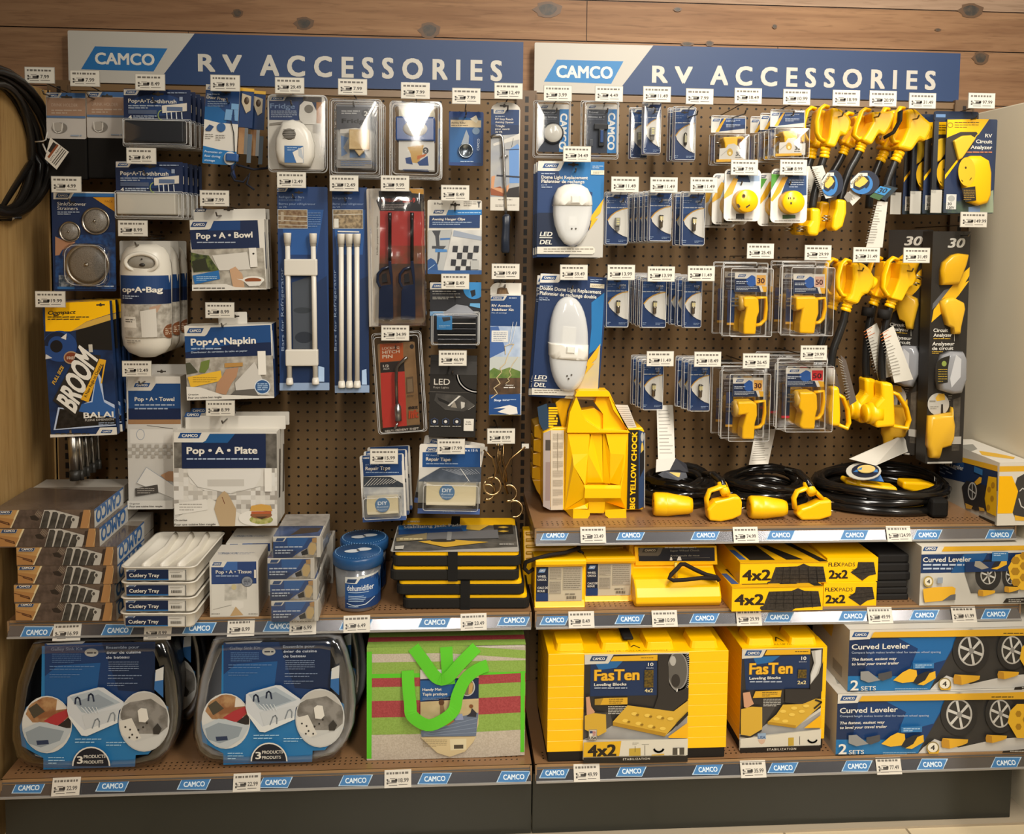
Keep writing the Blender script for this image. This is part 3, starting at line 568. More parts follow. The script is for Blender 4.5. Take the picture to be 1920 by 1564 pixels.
# bowl dispenser box
hook('P', 402, 372, '7.99', 'bowl dispenser boxes'); CHK = ('c9c4bb', '9f988e', 'b8b2a8', 'd8d4cc')
k = Pk('bowl_dispenser_box', 'white and navy bowl dispenser box with green lettuce picture', 'box', 'A6', 0, 0, 0, 0, .2, q=((135, 335), (780, 328), (825, 930), (190, 945))); b = MB(); b.box(-k.w/2, k.w/2, 0, .03, 0, k.h, 'd6d1c6'); f = k.front(b)
f.p('b9b2a4~8e877a~40', 150, 580, 800, 575, 825, 930, 190, 945); f.p(NAVY, 150, 345, 750, 335, 768, 575, 182, 588); f.p('14407f', 330, 345, 600, 340, 600, 420, 320, 425); f.p('d6d1c6', 135, 335, 375, 333, 345, 405, 330, 415, 138, 420); f.logo(170, 350, 318, 395, '20407c')
f.tq('Pop • A • Bowl', 'e0dace', 225, 497, 705, 483, 223, 445, .04); f.g(228, 518, 560, 535, 1, 'aab4c4'); f.p('cfcac0', 360, 640, 660, 610, 690, 760, 420, 770); f.p('5f6a35~2f3820~90', 170, 610, 250, 630, 330, 640, 420, 770, 200, 785, 175, 700); f.p('2f3020', 185, 690, 300, 660, 330, 770, 200, 780)
f.p('1f6fbc', 190, 812, 415, 768, 428, 842, 210, 888); f.g(225, 815, 400, 860, 3, 'a8c4dc', fill=.3); f.p('c09a78', 510, 760, 560, 735, 620, 800, 640, 915, 540, 912); f.c(715, 850, 95, 32, 'e2ddd2'); f.c(712, 852, 72, 20, '8a4a26'); f.p('e2ddd2', 570, 840, 640, 845, 640, 862); f.p('d9d5cc', 635, 865, 800, 862, 770, 900, 680, 905); f.p('ded9cf', 675, 575, 740, 573, 752, 738, 690, 740); f.c(716, 624, 9, 9, '28241f'); f.p('dcd7cc', 188, 890, 480, 885, 560, 912, 830, 925, 830, 950, 188, 950); f.g(200, 912, 470, 930, 1, '4a443c')
f = k.right(b, .03); f.p('4a566c', 800, 430, 815, 440, 830, 760, 812, 740); b.build('carton', k.root)
b = MB(); x0, z0 = k.lp(185, 330); x1, _ = k.lp(808, 300); b.prism(rr(x1-x0, .028, .002, cx=(x0+x1)/2, cy=k.h+.012), .016, .018, 'd0cbc1'); f = Face(b, 'A6', (0, .016, 0), (1, 0, 0), (0, 0, 1), k.W); f.logo(205, 235, 312, 265, '2a3a5c'); k.slot(f, 500, 242, .024); b.build('hang_flap', k.root); k.stack(2, .034, .003, -.0)
# napkin dispenser box
hook('P', 412, 582, '8.99', 'napkin dispenser box')
k = Pk('napkin_dispenser_box', 'white and blue napkin dispenser box with yellow note picture', 'box', 'A7', 0, 0, 0, 0, .215, q=((78, 182), (662, 170), (690, 660), (112, 678))); b = MB(); b.box(-k.w/2, k.w/2, 0, .06, 0, k.h, 'd4cfc4'); f = k.front(b)
f.p('b5aea2~8f887c~50', 90, 395, 680, 380, 695, 660, 112, 680); f.p('164a8c', 78, 200, 665, 175, 672, 378, 92, 398); f.p(NAVY, 440, 300, 668, 290, 672, 378, 92, 398, 90, 360); f.p('d6d1c6', 78, 182, 275, 178, 240, 240, 225, 250, 80, 250); f.logo(107, 196, 222, 230, LOGO); f.tq('Pop•A•Napkin', 'e4ded2', 138, 312, 567, 298, 136, 265, .04); f.g(138, 325, 345, 342, 1, '9fb2cc'); f.tq('Distributeur de serviettes de table en papier', 'b6c4d6', 138, 364, 512, 352, 138, 352, .01)
f.p('6a7a3a', 190, 490, 205, 420, 262, 405, 255, 460, 230, 495); f.p('4a4a38', 100, 430, 130, 425, 185, 490, 110, 505); f.p('e2b233', 115, 522, 335, 478, 345, 545, 135, 592); f.g(150, 520, 310, 560, 3, '9a7620', fill=.3); f.p('ae8464', 310, 560, 350, 510, 370, 470, 455, 455, 440, 520, 410, 560, 370, 640, 300, 625); f.p('b08446', 360, 430, 482, 425, 482, 450, 362, 458); f.p('c8c3ba', 430, 560, 560, 420, 660, 640, 440, 640)
f.p('5f5a54', 400, 640, 430, 610, 560, 600, 590, 650); f.r(583, 348, 636, 506, 'e6e1d6'); f.c(613, 586, 53, 50, 'ccd4dc'); f.c(613, 586, 47, 44, '2a5a94'); f.g(580, 560, 648, 612, 4, '9fb6d0'); f.p('dcd7cc', 105, 585, 200, 590, 350, 640, 690, 650, 690, 690, 105, 690); f.t(120, 632, 188, 643, 'Organize', '3a352e', .02); f.t(120, 649, 342, 663, 'Pour une cuisine bien rangée', '3a352e', .02)
f = k.right(b, .06); f.r(655, 100, 740, 700, '1b3f7e'); f.p('c8d2de', 672, 210, 678, 212, 690, 400, 684, 400); b.build('carton', k.root)
b = MB(); b.prism(rr(.07, .034, .003, cx=.005, cy=k.h+.012), .03, .032, 'cfcac0'); f = Face(b, 'A7', (0, .03, 0), (1, 0, 0), (0, 0, 1), k.W); k.slot(f, 430, 118, .02); b.build('hang_flap', k.root)
# plate dispenser boxes
hook('P', 413, 766, '8.99', 'plate dispenser boxes', .26)
k = Pk('plate_dispenser_box', 'white and navy plate dispenser box with burger picture', 'box', 'A7', 22, 890, 712, 1515, .235); D_ = .05; b = MB(); b.box(-k.w/2, k.w/2, 0, D_, 0, k.h, 'd8d3c8'); f = k.front(b)
f.r(22, 890, 712, 1515, 'd4cfc5'); f.r(22, 950, 80, 1130, '5a554e~7a756c~40'); f.r(630, 900, 712, 1130, '6a655d~4a463f~40'); R = random.Random(3)
for i in range(22):
    for j in range(11):
        if R.random() < .8 and not (110 < 22+i*32 < 600 and j < 4): f.r(22+i*32, 1130+j*30, 54+i*32, 1160+j*30, R.choice(CHK)); f.k -= 1
f.k += 1; f.p('d9d5cd', 110, 1135, 605, 1135, 600, 1190, 560, 1260, 400, 1290, 230, 1280, 130, 1230); f.r(245, 1205, 490, 1250, 'c2bdb4'); f.l('a39d93', 4, 110, 1170, 180, 1255, 400, 1300, 600, 1250); f.p('d8d3c8', 22, 1470, 260, 1330, 480, 1440, 712, 1430, 712, 1515, 22, 1515)
f.r(75, 900, 635, 1130, NAVY); f.p('145a9c', 190, 900, 430, 900, 380, 960, 150, 960); f.p('d8d3c8', 22, 890, 268, 890, 235, 945, 215, 957, 22, 957); f.logo(48, 893, 208, 930, LOGO); f.t(110, 985, 577, 1032, 'Pop • A • Plate', 'e4ded2', .04); f.g(108, 1057, 590, 1076, 1, 'aab8cc')
f.p('dcd7cd', 25, 1365, 240, 1333, 250, 1405, 30, 1440); f.g(60, 1360, 210, 1415, 3, '8a847a', fill=.25); f.p('b39a76', 345, 1290, 360, 1280, 385, 1300, 438, 1400, 430, 1515, 330, 1515, 292, 1400, 310, 1330); f.l('7a4a34', 5, 345, 1320, 362, 1365); f.c(570, 1460, 115, 52, 'e0dbd1'); f.c(605, 1470, 78, 30, '8a9040~b8b070~120'); f.c(605, 1440, 72, 24, '8a5a3a'); f.r(540, 1415, 672, 1432, 'b05a34'); f.p('c99a4a', 530, 1412, 540, 1378, 605, 1366, 668, 1376, 680, 1412); f.p('4a3524', 565, 1450, 650, 1448, 610, 1468); f.r(628, 1128, 676, 1283, 'e4dfd5')
f.t(28, 1466, 113, 1478, 'Organize', '2f2a24', .02); f.t(28, 1493, 303, 1507, 'Pour une cuisine bien rangée', '2f2a24', .02)
f = k.top(b, D_); f.t(150, 829, 612, 838, 'Pop • A • Plate', '5a554c', .02); f = k.right(b, D_); f.p('4a453e', 724, 1000, 734, 1000, 730, 1320, 720, 1330); b.build('carton', k.root)
b = MB(); x0, _ = k.lp(65, 820); x1, _ = k.lp(745, 820); b.prism(rr(x1-x0, .034, .002, cx=(x0+x1)/2, cy=k.h+.015), D_-.006, D_-.004, 'd4cfc5'); f = Face(b, 'A7', (0, D_-.006, 0), (1, 0, 0), (0, 0, 1), k.W); f.logo(87, 757, 208, 790, LOGO); k.slot(f, 400, 760, .026); b.build('hang_flap', k.root); k.stack(2, .054)
# ---------------------------------------------------------------- left bay, middle and right columns
hook('A2', 298, 268, '8.99', 'fridge door prop cards')
k = Pk('door_prop_pack', 'tall blue and white door prop card with black bungee cord', PK, 'A2', 0, 0, 0, 0, .21, q=((122, 282), (428, 300), (395, 1015), (93, 985))); b = k.card('d4cfc5', .002, .002); f = k.front(b)
f.p('17407c', 110, 325, 440, 325, 420, 640, 300, 640, 108, 590); f.p('0f62a8', 108, 480, 230, 470, 330, 560, 300, 640, 108, 592); f.p('d4cfc5', 105, 590, 240, 625, 420, 640, 410, 890, 250, 870, 96, 832); f.p('1476c0', 96, 830, 250, 868, 410, 888, 400, 1020, 90, 985); f.tab(122, 278, 215, 328, 'c9c4ba', 140, 292, 205, 318)
f.g(135, 360, 250, 378, 1, 'aab8cc'); f.tq('Door Prop', 'dcd6ca', 133, 405, 300, 425, 136, 378, .03); f.g(142, 425, 320, 485, 3, '8fa6c4', fill=.3); f.r(355, 455, 422, 508, '6ea4d6'); f.r(295, 505, 357, 602, '6ea4d6', .1); f.r(388, 512, 447, 610, '6ea4d6', -.1); f.l('2a4a7a', 3, 357, 560, 388, 560)
f.p('274a80', 120, 685, 160, 640, 200, 660, 170, 700, 130, 700); f.c(265, 668, 40, 40, '2a5f9e'); f.g(120, 720, 195, 775, 3, '7a766e', fill=.3); f.g(215, 730, 300, 790, 3, '7a766e', fill=.3); f.l('1a1816', 9, 352, 610, 378, 720, 385, 890)
for t_, x, y in (('Promotes air', 115, 890), ('flow during', 115, 928), ('storage', 115, 965)): f.t(x, y-12, x+{'P': 160, 'f': 145, 's': 95}[t_[0]], y+8, t_, 'c8d8e8', .01, .15)
f.c(345, 945, 56, 60, 'd0ccc4'); k.slot(f, 310, 352, .022); b.build('card', k.root)
b = MB(); x0, z0 = k.lp(330, 940); b.box(x0-.005, x0+.025, -.014, -.001, z0-.009, z0+.010, '24559a/s'); b.build('prop_clip', k.root, bev=.003)
b = MB(); P_ = lambda x, y, d: (lambda q: (q[0], d, q[1]))(k.lp(x, y))
b.tube([P_(400, 1000, -.008), P_(365, 1090, -.016), P_(400, 1150, -.02), P_(470, 1160, -.01), P_(520, 1080, 0), P_(500, 1180, -.01), P_(570, 1230, -.012)], .0028, '1a1d2a/r', 6); b.tube([P_(390, 1000, 0), P_(540, 1040, .02), P_(640, 1020, .05), P_(672, 1000, .07)], .0028, '1a1d2a/r', 6); b.tube([P_(370, 1010, -.01), P_(380, 1080, -.012), P_(395, 1130, -.01)], .004, '20305a/r', 6); b.build('bungee_cord', k.root)
b = MB()
for i in range(2):
    x = .018+.022*i; w = k.w; b.box(w/2+.002+x-.02, w/2+x-.004, .012+.03*i, .014+.03*i, .03, k.h*.55, 'a07a52~8a6340~30'); b.box(w/2+x-.004, w/2+x+.004, .012+.03*i, .016+.03*i, .03, k.h*.52, 'a9aaa8/m'); b.box(w/2+x+.004, w/2+x+.014, .012+.03*i, .014+.03*i, .01, k.h*.42, '5f6a74/g')
    b.box(w/2-.01+x-.02, w/2+x+.014, .010+.03*i, .012+.03*i, k.h*.5, k.h*.96, '17386e'); b.prism([(w/2+x-.014, k.h*.93), (w/2+x+.008, k.h*.9), (w/2+x+.008, k.h*.72), (w/2+x-.002, k.h*.68), (w/2+x-.014, k.h*.82)], .007+.03*i, .010+.03*i, 'b9ab92'); b.ell((w/2+x-.002, .007+.03*i, k.h*.84), (.006, .002, .009), '4a3a2c'); b.box(w/2-.01+x-.02, w/2+x+.014, .009+.03*i, .0105+.03*i, k.h*.96, k.h*1.0, 'd8a93a')
b.build('hanging_bags', k.root)
# fridge fan
hook('A2', 878, 290, '29.49', 'white fridge fan pack')
k = Pk('fridge_fan_pack', 'clear pack with white round fridge fan and grey grille', PK, 'A2', 688, 382, 1190, 1045, .215); b = k.card('d3cdc2', .002); f = k.front(b); f.r(695, 392, 1168, 602, '2a3c60'); f.r(695, 430, 960, 602, '24407a'); f.r(1000, 392, 1168, 440, '4a423a'); f.r(1120, 440, 1168, 630, 'a8713c'); f.tab(695, 386, 832, 428, 'cfc9be'); f.t(705, 452, 925, 496, 'Fridge', '7f9cc8', .03); f.g(712, 512, 945, 580, 4, 'a9b2c0', fill=.35); f.g(1090, 645, 1160, 720, 6, '8f887c', fill=.35); f.p('8f887c', 820, 615, 700, 630, 700, 650, 800, 640)
f.p('d9d4ca', 965, 560, 970, 470, 1010, 430, 1080, 440, 1122, 520, 1120, 640, 1010, 640, 970, 600); f.c(1052, 502, 40, 38, '7a746a'); b.build('card', k.root)
def px(k, x, y, d=0): q = k.lp(x, y); return (q[0], d, q[1])
b = MB(); c = k.lp(938, 830); out = []
for x, y in ((830, 620), (920, 605), (1010, 640), (1080, 720), (1110, 830), (1105, 930), (1070, 1025), (860, 1025), (790, 990), (762, 890), (765, 770), (800, 690)): out.append(k.lp(x, y))
def shr(q, c, s_): return [(c[0]+(x-c[0])*s_, c[1]+(z-c[1])*s_) for x, z in q]
b.loft([[(x, -d, z) for x, z in shr(out, c, s_)] for d, s_ in ((0, 1), (.018, 1), (.028, .95), (.034, .84), (.036, .6))][::1], 'd6d1c6/s'); b.build('fan_body', k.root)
b = MB(); x0, z0 = k.lp(898, 742); b.ell((x0, -.035, z0), (.0165, .004, .014), '5a554e'); [b.box(x0-.014, x0+.014, -.0395, -.0385, z0-.010+i*.004, z0-.0085+i*.004, '8a857c') for i in range(6)]; b.build('grille', k.root)
b = MB(); f = Face(b, 'A2', (0, -.0365, 0), (1, 0, 0), (0, 0, 1), k.W); f.r(832, 832, 1002, 985, '2a66aa'); f.p('d8d2c8', 905, 890, 1000, 840, 1000, 985, 940, 985); f.g(858, 840, 950, 880, 2, 'a8bcd4', fill=.35); f.p('b0b6bc', 955, 850, 985, 860, 1005, 960, 960, 920); b.build('fan_label', k.root)
b = MB(); q = [(x, -d, z) for d in (.037,) for x, z in shr(out, c, .98)]; b.build('clear_dome', k.root) if 0 else None
k.shell(690, 384, 1215, 1065, .004, .012, .012, .98, flange=.001)
# fridge airator and deodorant packs
hook('A2', 1445, 303, '7.99', 'grey fridge airator packs', .26)
k = Pk('fridge_airator_pack', 'clear clamshell pack with grey card reading Fridge', PK, 'A2', 1300, 462, 1622, 1032, .225); b = k.card('8f8b86', .002); f = k.front(b); f.r(1300, 462, 1622, 690, '55555a'); f.r(1300, 462, 1622, 480, '8a8c92'); f.g(1345, 510, 1510, 550, 2, 'b8b8b8', fill=.45); f.c(1565, 540, 40, 36, '3a3a3e'); f.t(1548, 520, 1582, 562, '2', 'd8d4cc', .02); f.t(1350, 588, 1592, 628, 'Fridge', '201f1e', .03); f.r(1310, 700, 1615, 960, 'b9b6b0~9a9894~40'); f.p('6f8fc0', 1340, 740, 1410, 760, 1360, 850, 1400, 900, 1345, 930); f.p('d0cbc2', 1335, 685, 1470, 672, 1600, 690, 1600, 720, 1335, 720); f.g(1340, 965, 1620, 1015, 3, '7a94c0', fill=.4); f.r(1420, 870, 1560, 940, '6f93c4'); b.build('card', k.root)
b = MB(); x0, z0 = k.lp(1420, 870); x1, z1 = k.lp(1602, 695); b.box(x0, x1, -.022, -.001, z0, z1, 'd2b684~c2a26a~60/s'); b.prism([(x0+.012, z0), (x1-.01, z0), ((x0+x1)/2, z0-.016)], -.018, -.002, 'd2b684/s'); b.build('odour_block', k.root, bev=.002)
k.shell(1255, 432, 1690, 1095, .006, .034, .008, .92, flange=.004); k.stack(3, .042, .002)
hook('A3', 483, 342, '7.99', 'blue deodorant pair pack')
k = Pk('deodorant_pack', 'clear clamshell pack with shiny white and blue label', PK, 'A3', 330, 512, 655, 1072, .225); b = k.card('cfcbc2', .002); f = k.front(b); f.r(330, 512, 655, 580, 'c9c0a8'); f.p('c8a55a', 505, 530, 600, 525, 600, 570, 500, 572); f.r(330, 580, 655, 800, '1c4a96'); f.r(370, 612, 605, 740, 'd8d6d0/g'); f.g(420, 715, 560, 760, 2, '4a4a50', fill=.5); f.r(330, 805, 655, 1070, 'd2cfc8'); f.p('c29a52', 410, 860, 560, 840, 545, 930, 510, 1010, 450, 1000, 440, 920); f.p('24468a', 390, 960, 440, 950, 460, 1020, 400, 1010); f.p('24468a', 500, 1000, 595, 940, 605, 1030, 520, 1030); f.p('c06a34', 500, 940, 590, 920, 570, 945, 500, 975); f.c(577, 892, 27, 30, '2a2a2c'); f.t(566, 876, 588, 908, '2', 'd8d4cc', .02); f.r(370, 1065, 600, 1072, '2a4a8a'); b.build('card', k.root)  # glossy white rectangle on the blue band is a painted highlight
b = MB(); x0, z0 = k.lp(302, 800); x1, z1 = k.lp(662, 588); b.box(x0, x1, -.008, .004, z0, z1, '1f4f9e/g'); b.ell(((x0+x1)/2, -.006, (z0+z1)/2), ((x1-x0)*.33, .010, (z1-z0)*.34), 'dcd9d2/g'); b.build('blue_tub', k.root, bev=.004)  # white bulge on the blue band: a highlight built in as colour
k.shell(262, 460, 712, 1130, .006, .034, .010, .9, flange=.004); k.stack(2, .05, .001)
# awning roller
hook('A3', 950, 392, '7.99', 'small blue awning roller pack', .235)['label'] = 'bare wire peg hook above the small blue awning pack'
k = Pk('awning_pack', 'small blue bagged card with grey drop shape and ring', PK, 'A3', 788, 535, 1105, 1030, .15); b = k.card('1a3f84', .004); f = k.front(b); f.r(800, 590, 1090, 1000, '155a9c'); f.r(960, 690, 1090, 1000, '14509a'); f.r(803, 588, 880, 612, '24467c'); f.r(806, 612, 1085, 678, 'cdb994'); f.p('d8cfb8', 985, 600, 1040, 568, 1060, 615, 1040, 640); f.t(812, 628, 945, 645, 'Awning Roller', '4a4234', .01); f.g(812, 655, 965, 668, 1, '6a604c'); f.p('8f98a2', 900, 840, 950, 700, 975, 760, 970, 840); f.c(1038, 712, 34, 32, '7a98b8'); f.r(1025, 770, 1080, 905, '1d4f96', -.05); f.tq('CAMCO', 'c8d6e6', 1068, 890, 1072, 785, 1045, 890, .03); f.g(895, 985, 1015, 1000, 1, 'a8bcd4'); b.build('card', k.root)
x0, _, z0 = px(k, 945, 893); x1, _ = k.lp(1013, 893); R_ = x1-x0; b = MB(); b.lathe([(R_, 0), (R_, -.006), (R_*.9, -.008), (R_*.84, -.003)], 'a9b2ba/m', 28, (x0, 0, z0), 'y'); b.tube([(x0-.006, -.006, z0+.006), (x0-.004, -.008, z0-.006), (x0+.004, -.008, z0-.002), (x0+.004, -.006, z0+.007)], .0012, '5f666c/m', 6); b.build('pulley_ring', k.root)
# awning opener rod
hook('A3', 1337, 346, '12.49', 'long awning opener card')
k = Pk('awning_opener_pack', 'long narrow navy card with chrome awning pull rod', PK, 'A3', 1168, 445, 1434, 1442, .215); w, h = k.w, k.h; b = MB(); o = [(-w/2, 0), (w/2, 0), (w/2, h*.93)]+[(w/2*cos(a*pi/10), h*.93+h*.07*sin(a*pi/10)) for a in range(1, 10)]+[(-w/2, h*.93)]; b.prism(o, 0, .002, 'cfc9be'); f = k.front(b, clip=True)
f.r(1168, 515, 1434, 760, '17396f'); f.r(1168, 655, 1434, 760, '122c58'); f.tab(1200, 512, 1300, 552, 'cfc9be'); k.slot(f, 1298, 482, .022); f.g(1215, 572, 1300, 584, 1, 'aab4c4'); f.t(1215, 593, 1378, 612, 'RV Easy Reach', 'd6d0c4', .01); f.t(1215, 622, 1385, 640, 'Awning Opener', 'd6d0c4', .01); f.t(1215, 655, 1300, 676, 'Tringle', 'd6d0c4', .01); f.t(1215, 684, 1350, 702, 'pour ouvrir', 'd6d0c4', .01); f.t(1215, 712, 1280, 729, 'de VR', 'd6d0c4', .01)
f.p('8f9298~a2a19e~20', 1168, 760, 1434, 740, 1434, 1320, 1168, 1320); f.p('5f8fd0', 1340, 885, 1420, 830, 1434, 850, 1434, 1190, 1345, 1190); f.p('c2beb6', 1195, 830, 1380, 760, 1434, 735, 1434, 790, 1200, 850); f.l('3a3a3c', 4, 1380, 780, 1365, 860); f.l('2c3a5a', 8, 1310, 885, 1430, 880); f.l('2c3040', 14, 1230, 1120, 1434, 1135); f.p('8a4a2a', 1170, 1240, 1260, 1220, 1300, 1260, 1290, 1310, 1175, 1300); f.p('c08a62', 1180, 1130, 1215, 1120, 1200, 1230, 1290, 1240, 1340, 1200, 1330, 1300, 1175, 1235); f.p('2a2523', 1340, 1240, 1434, 1220, 1434, 1325, 1300, 1315); f.r(1168, 1320, 1434, 1442, 'c8c2b6'); f.g(1240, 1335, 1370, 1350, 1, '7a746a'); f.g(1215, 1385, 1405, 1410, 2, '8a847a'); b.build('card', k.root)
b = MB(); b.tube([px(k, 1178, 770, -.004), px(k, 1195, 757, -.007), px(k, 1260, 754, -.008), px(k, 1278, 775, -.008), px(k, 1290, 950, -.008), px(k, 1302, 1215, -.006), px(k, 1312, 1480, -.004)], .0038, 'c2bfba/m', 10); b.tube([px(k, 1265, 948, -.008), px(k, 1330, 944, -.008)], .0025, 'c2bfba/m', 8); b.build('pull_rod', k.root)
CR['t'] = CR['B1']; b = MB(); k.cr = 'B1'; b.loft([[(px(k, x, y)[0]+dx*s_, -.008+dy*s_, px(k, x, y)[2]) for dx, dy in rr(.0215, .0215, .007)] for x, y, s_ in ((1318, 400, .5), (1315, 425, 1), (1312, 500, .85), (1305, 620, .95), (1305, 735, 1), (1308, 752, .8))], '1c2434/s'); b.build('grip', k.root); k.cr = 'A3'
# double and triple fridge bars
def bars(px_tag, price, tagd, q, lab, xs, art):
    hook('A8', px_tag[0], px_tag[1], price, tagd); k = Pk('fridge_bar_pack', lab, PK, 'A8', 0, 0, 0, 0, .205, q=q); b = k.card('1a3f7c', .004); f = k.front(b); art(k, f); b.build('card', k.root)
    for i, (x, y0, xb, y1, r) in enumerate(xs):
        b = MB(); (a, z0), (c, z1) = k.lp(x, y0), k.lp(xb, y1); m = lambda t: (a+(c-a)*t, -.011, z0+(z1-z0)*t)
        b.tube([m(0), m(1)], r, 'd6d0c4/s', 14); b.build('tension_bar', k.root); s_ = .025
        b = MB(); b.tube([m(0), m(.004), m(s_*2.6), m(s_*2.6), m(s_*3.3)], [r*1.5, r*1.55, r*1.35, r*1.22, r*1.22], 'd6d0c4/s', 14); b.build('end_cap', k.root); b = MB(); b.tube([m(.955), m(.962), m(.962), m(.996), m(1)], [r*1.15, r*1.15, r*1.3, r*1.5, r*1.4], 'd6d0c4/s', 14); b.build('end_cap', k.root)
    return k
def a1(k, f):
    f.r(55, 110, 390, 1460, '173a74'); f.p('1d55a0', 90, 260, 380, 260, 330, 560, 130, 560); f.p('16305e', 110, 900, 400, 700, 420, 1420, 130, 1420); f.tab(58, 112, 130, 140, 'c9c3b8'); k.slot(f, 215, 145, .02); f.t(82, 168, 250, 183, 'Refrigerator Bars', '8fa6cc', .0); f.g(82, 192, 230, 200, 1, '6f88b0'); f.t(82, 214, 325, 228, 'Barres pour réfrigérateur', '8fa6cc', .0); f.t(82, 236, 135, 248, 'de VR', '8fa6cc', .0); f.r(74, 258, 273, 386, 'aab2b8'); f.r(78, 262, 270, 382, '6a5038~8f7a5c~120'); [f.l('c2bcae', 4, 78, y, 270, y+6) for y in (300, 332, 360)]; f.r(95, 275, 115, 340, 'a89a84'); f.g(278, 275, 360, 378, 7, '6f8fc0', fill=.3)
    f.p('454a52', 170, 745, 300, 700, 310, 1185, 178, 1185); f.c(250, 1110, 60, 38, '2a2f38'); f.c(240, 930, 60, 20, '34393f'); f.r(85, 1412, 430, 1462, '8fa8cc'); f.p('a8c0de', 345, 1300, 385, 1310, 385, 1405, 345, 1405); f.tq('Bars for Refrigerator', '8fa6cc', 118, 1200, 112, 650, 98, 1200, .0)
k = bars((165, 62), '12.49', 'double fridge bar pack', ((55, 108), (385, 108), (422, 1462), (85, 1462)), 'navy card of two white fridge bars joined by wide plates', ((143, 415, 158, 1420, .0062), (313, 418, 330, 1418, .0062)), a1)
for y in (588, 1186):
    b = MB(); x0, z0 = k.lp(125+(y-588)*.015, y+110); x1, z1 = k.lp(342+(y-588)*.01, y); b.box(x0, x1, -.020, -.003, z0, z1, 'd2ccc0/s'); b.build('bar_joiner', k.root, bev=.003)
def a2(k, f):
    f.r(425, 110, 680, 1480, '173a74'); f.p('1d55a0', 440, 260, 660, 260, 640, 560, 470, 560); f.p('16305e', 450, 800, 680, 700, 690, 1440, 450, 1440); f.t(440, 175, 570, 190, 'Refrigerator Bar', '8fa6cc', .0); f.t(440, 214, 645, 228, 'Barres pour réfrigérateur', '8fa6cc', .0); f.t(440, 236, 490, 248, 'de VR', '8fa6cc', .0); k.slot(f, 545, 148, .02); f.r(440, 258, 643, 388, 'aab2b8'); f.r(444, 262, 640, 384, '6a5a44~a08c6c~120'); f.r(450, 320, 480, 380, 'd0ccc2'); f.l('c2bcae', 4, 444, 295, 640, 290); f.l('d6d0c4', 8, 475, 405, 615, 408); f.r(455, 1430, 690, 1482, '8fa8cc'); f.p('a8c0de', 635, 1330, 665, 1320, 668, 1425, 635, 1425); f.tq('Bars for Refrigerator', '8fa6cc', 468, 1200, 462, 660, 450, 1200, .0)
bars((515, 85), '12.49', 'triple fridge bar pack', ((425, 112), (660, 112), (684, 1478), (455, 1480)), 'navy card of three white fridge bars side by side', tuple((x, 420, x+4-i, 1440, .0062) for i, x in enumerate((499, 552, 604))), a2)
# lighters
hook('A8', 855, 85, '9.99', 'two lighters in their red bag'); k = Pk('lighter_pack', 'black and red bagged card of two long navy lighters', PK, 'A8', 0, 0, 0, 0, .215, q=((697, 118), (1075, 120), (1062, 1032), (682, 1042))); b = k.card('b4aa9c', .002); f = k.front(b)
f.p('c2baae', 690, 118, 760, 118, 755, 1035, 680, 1045); f.p('232021', 745, 135, 1075, 140, 1072, 272, 755, 268); f.p('232021', 730, 200, 780, 120, 930, 125, 930, 270, 755, 270); f.p('c8912c', 945, 118, 1075, 125, 1075, 160, 970, 150); f.p('a82f28', 755, 268, 1070, 272, 1066, 560, 755, 560); f.p('a82f28~6a3c1e~14', 755, 500, 1066, 500, 1064, 660, 750, 660); f.p('5f3a20~2a211a~12', 750, 620, 1066, 620, 1062, 1035, 745, 1035); f.t(905, 180, 990, 212, 'tch-9', 'c03a2a', .03); f.t(762, 182, 850, 208, 'S', '8a3a24', .0) if 0 else f.r(765, 185, 895, 208, '8a3a24~3a2422~200'); f.g(762, 222, 910, 262, 4, 'a89a94', fill=.35)
f.tq('Multi purpose lighter', '5a5248', 742, 560, 742, 300, 732, 560, .0); b.build('card', k.root)
for dx in (0, 147):
    b = MB(); b.tube([px(k, 822+dx, 285, -.010), px(k, 822+dx, 330, -.010), px(k, 822+dx, 600, -.011)], .0042, '3a3a3c/m', 12); b.tube([px(k, 822+dx, 280, -.010), px(k, 822+dx, 318, -.010)], .0048, '55565a/m', 12); b.build('lighter_barrel', k.root)
    b = MB(); pts = [(812, 600), (832, 600), (842, 700), (846, 980), (838, 990), (755, 990), (748, 980), (752, 800), (768, 765), (832, 755), (822, 690), (815, 650)]
    b.prism([k.lp(x+dx, y) for x, y in pts], -.018, -.003, '1b2746/g'); b.tube([px(k, x+dx, y, -.010) for x, y in ((818, 640), (770, 655), (742, 690), (740, 740), (758, 775))], .0038, '1b2746/g', 8); b.build('lighter_handle', k.root, bev=.002); b = MB(); b.prism([k.lp(x+dx, y) for x, y in ((770, 690), (800, 680), (806, 740), (770, 745))], -.013, -.006, '2b2a2c/g'); b.build('trigger', k.root)
b = MB(); R = random.Random(4); n = 15; gx = [k.lp(690+i*(372/14), 600)[0] for i in range(n)]; m_ = 22; gz = [k.h*j/(m_-1) for j in range(m_)]
b.add([(x, -.0225+R.uniform(-.0035, .002)*(0 < i < n-1) if 0 < i < n-1 and 0 < j < m_-1 else -.004, z) for j, z in enumerate(gz) for i, x in enumerate(gx)], [(j*n+i, j*n+i+1, (j+1)*n+i+1, (j+1)*n+i) for j in range(m_-1) for i in range(n-1)], CLEAR, True); b.build('clear_bag', k.root)
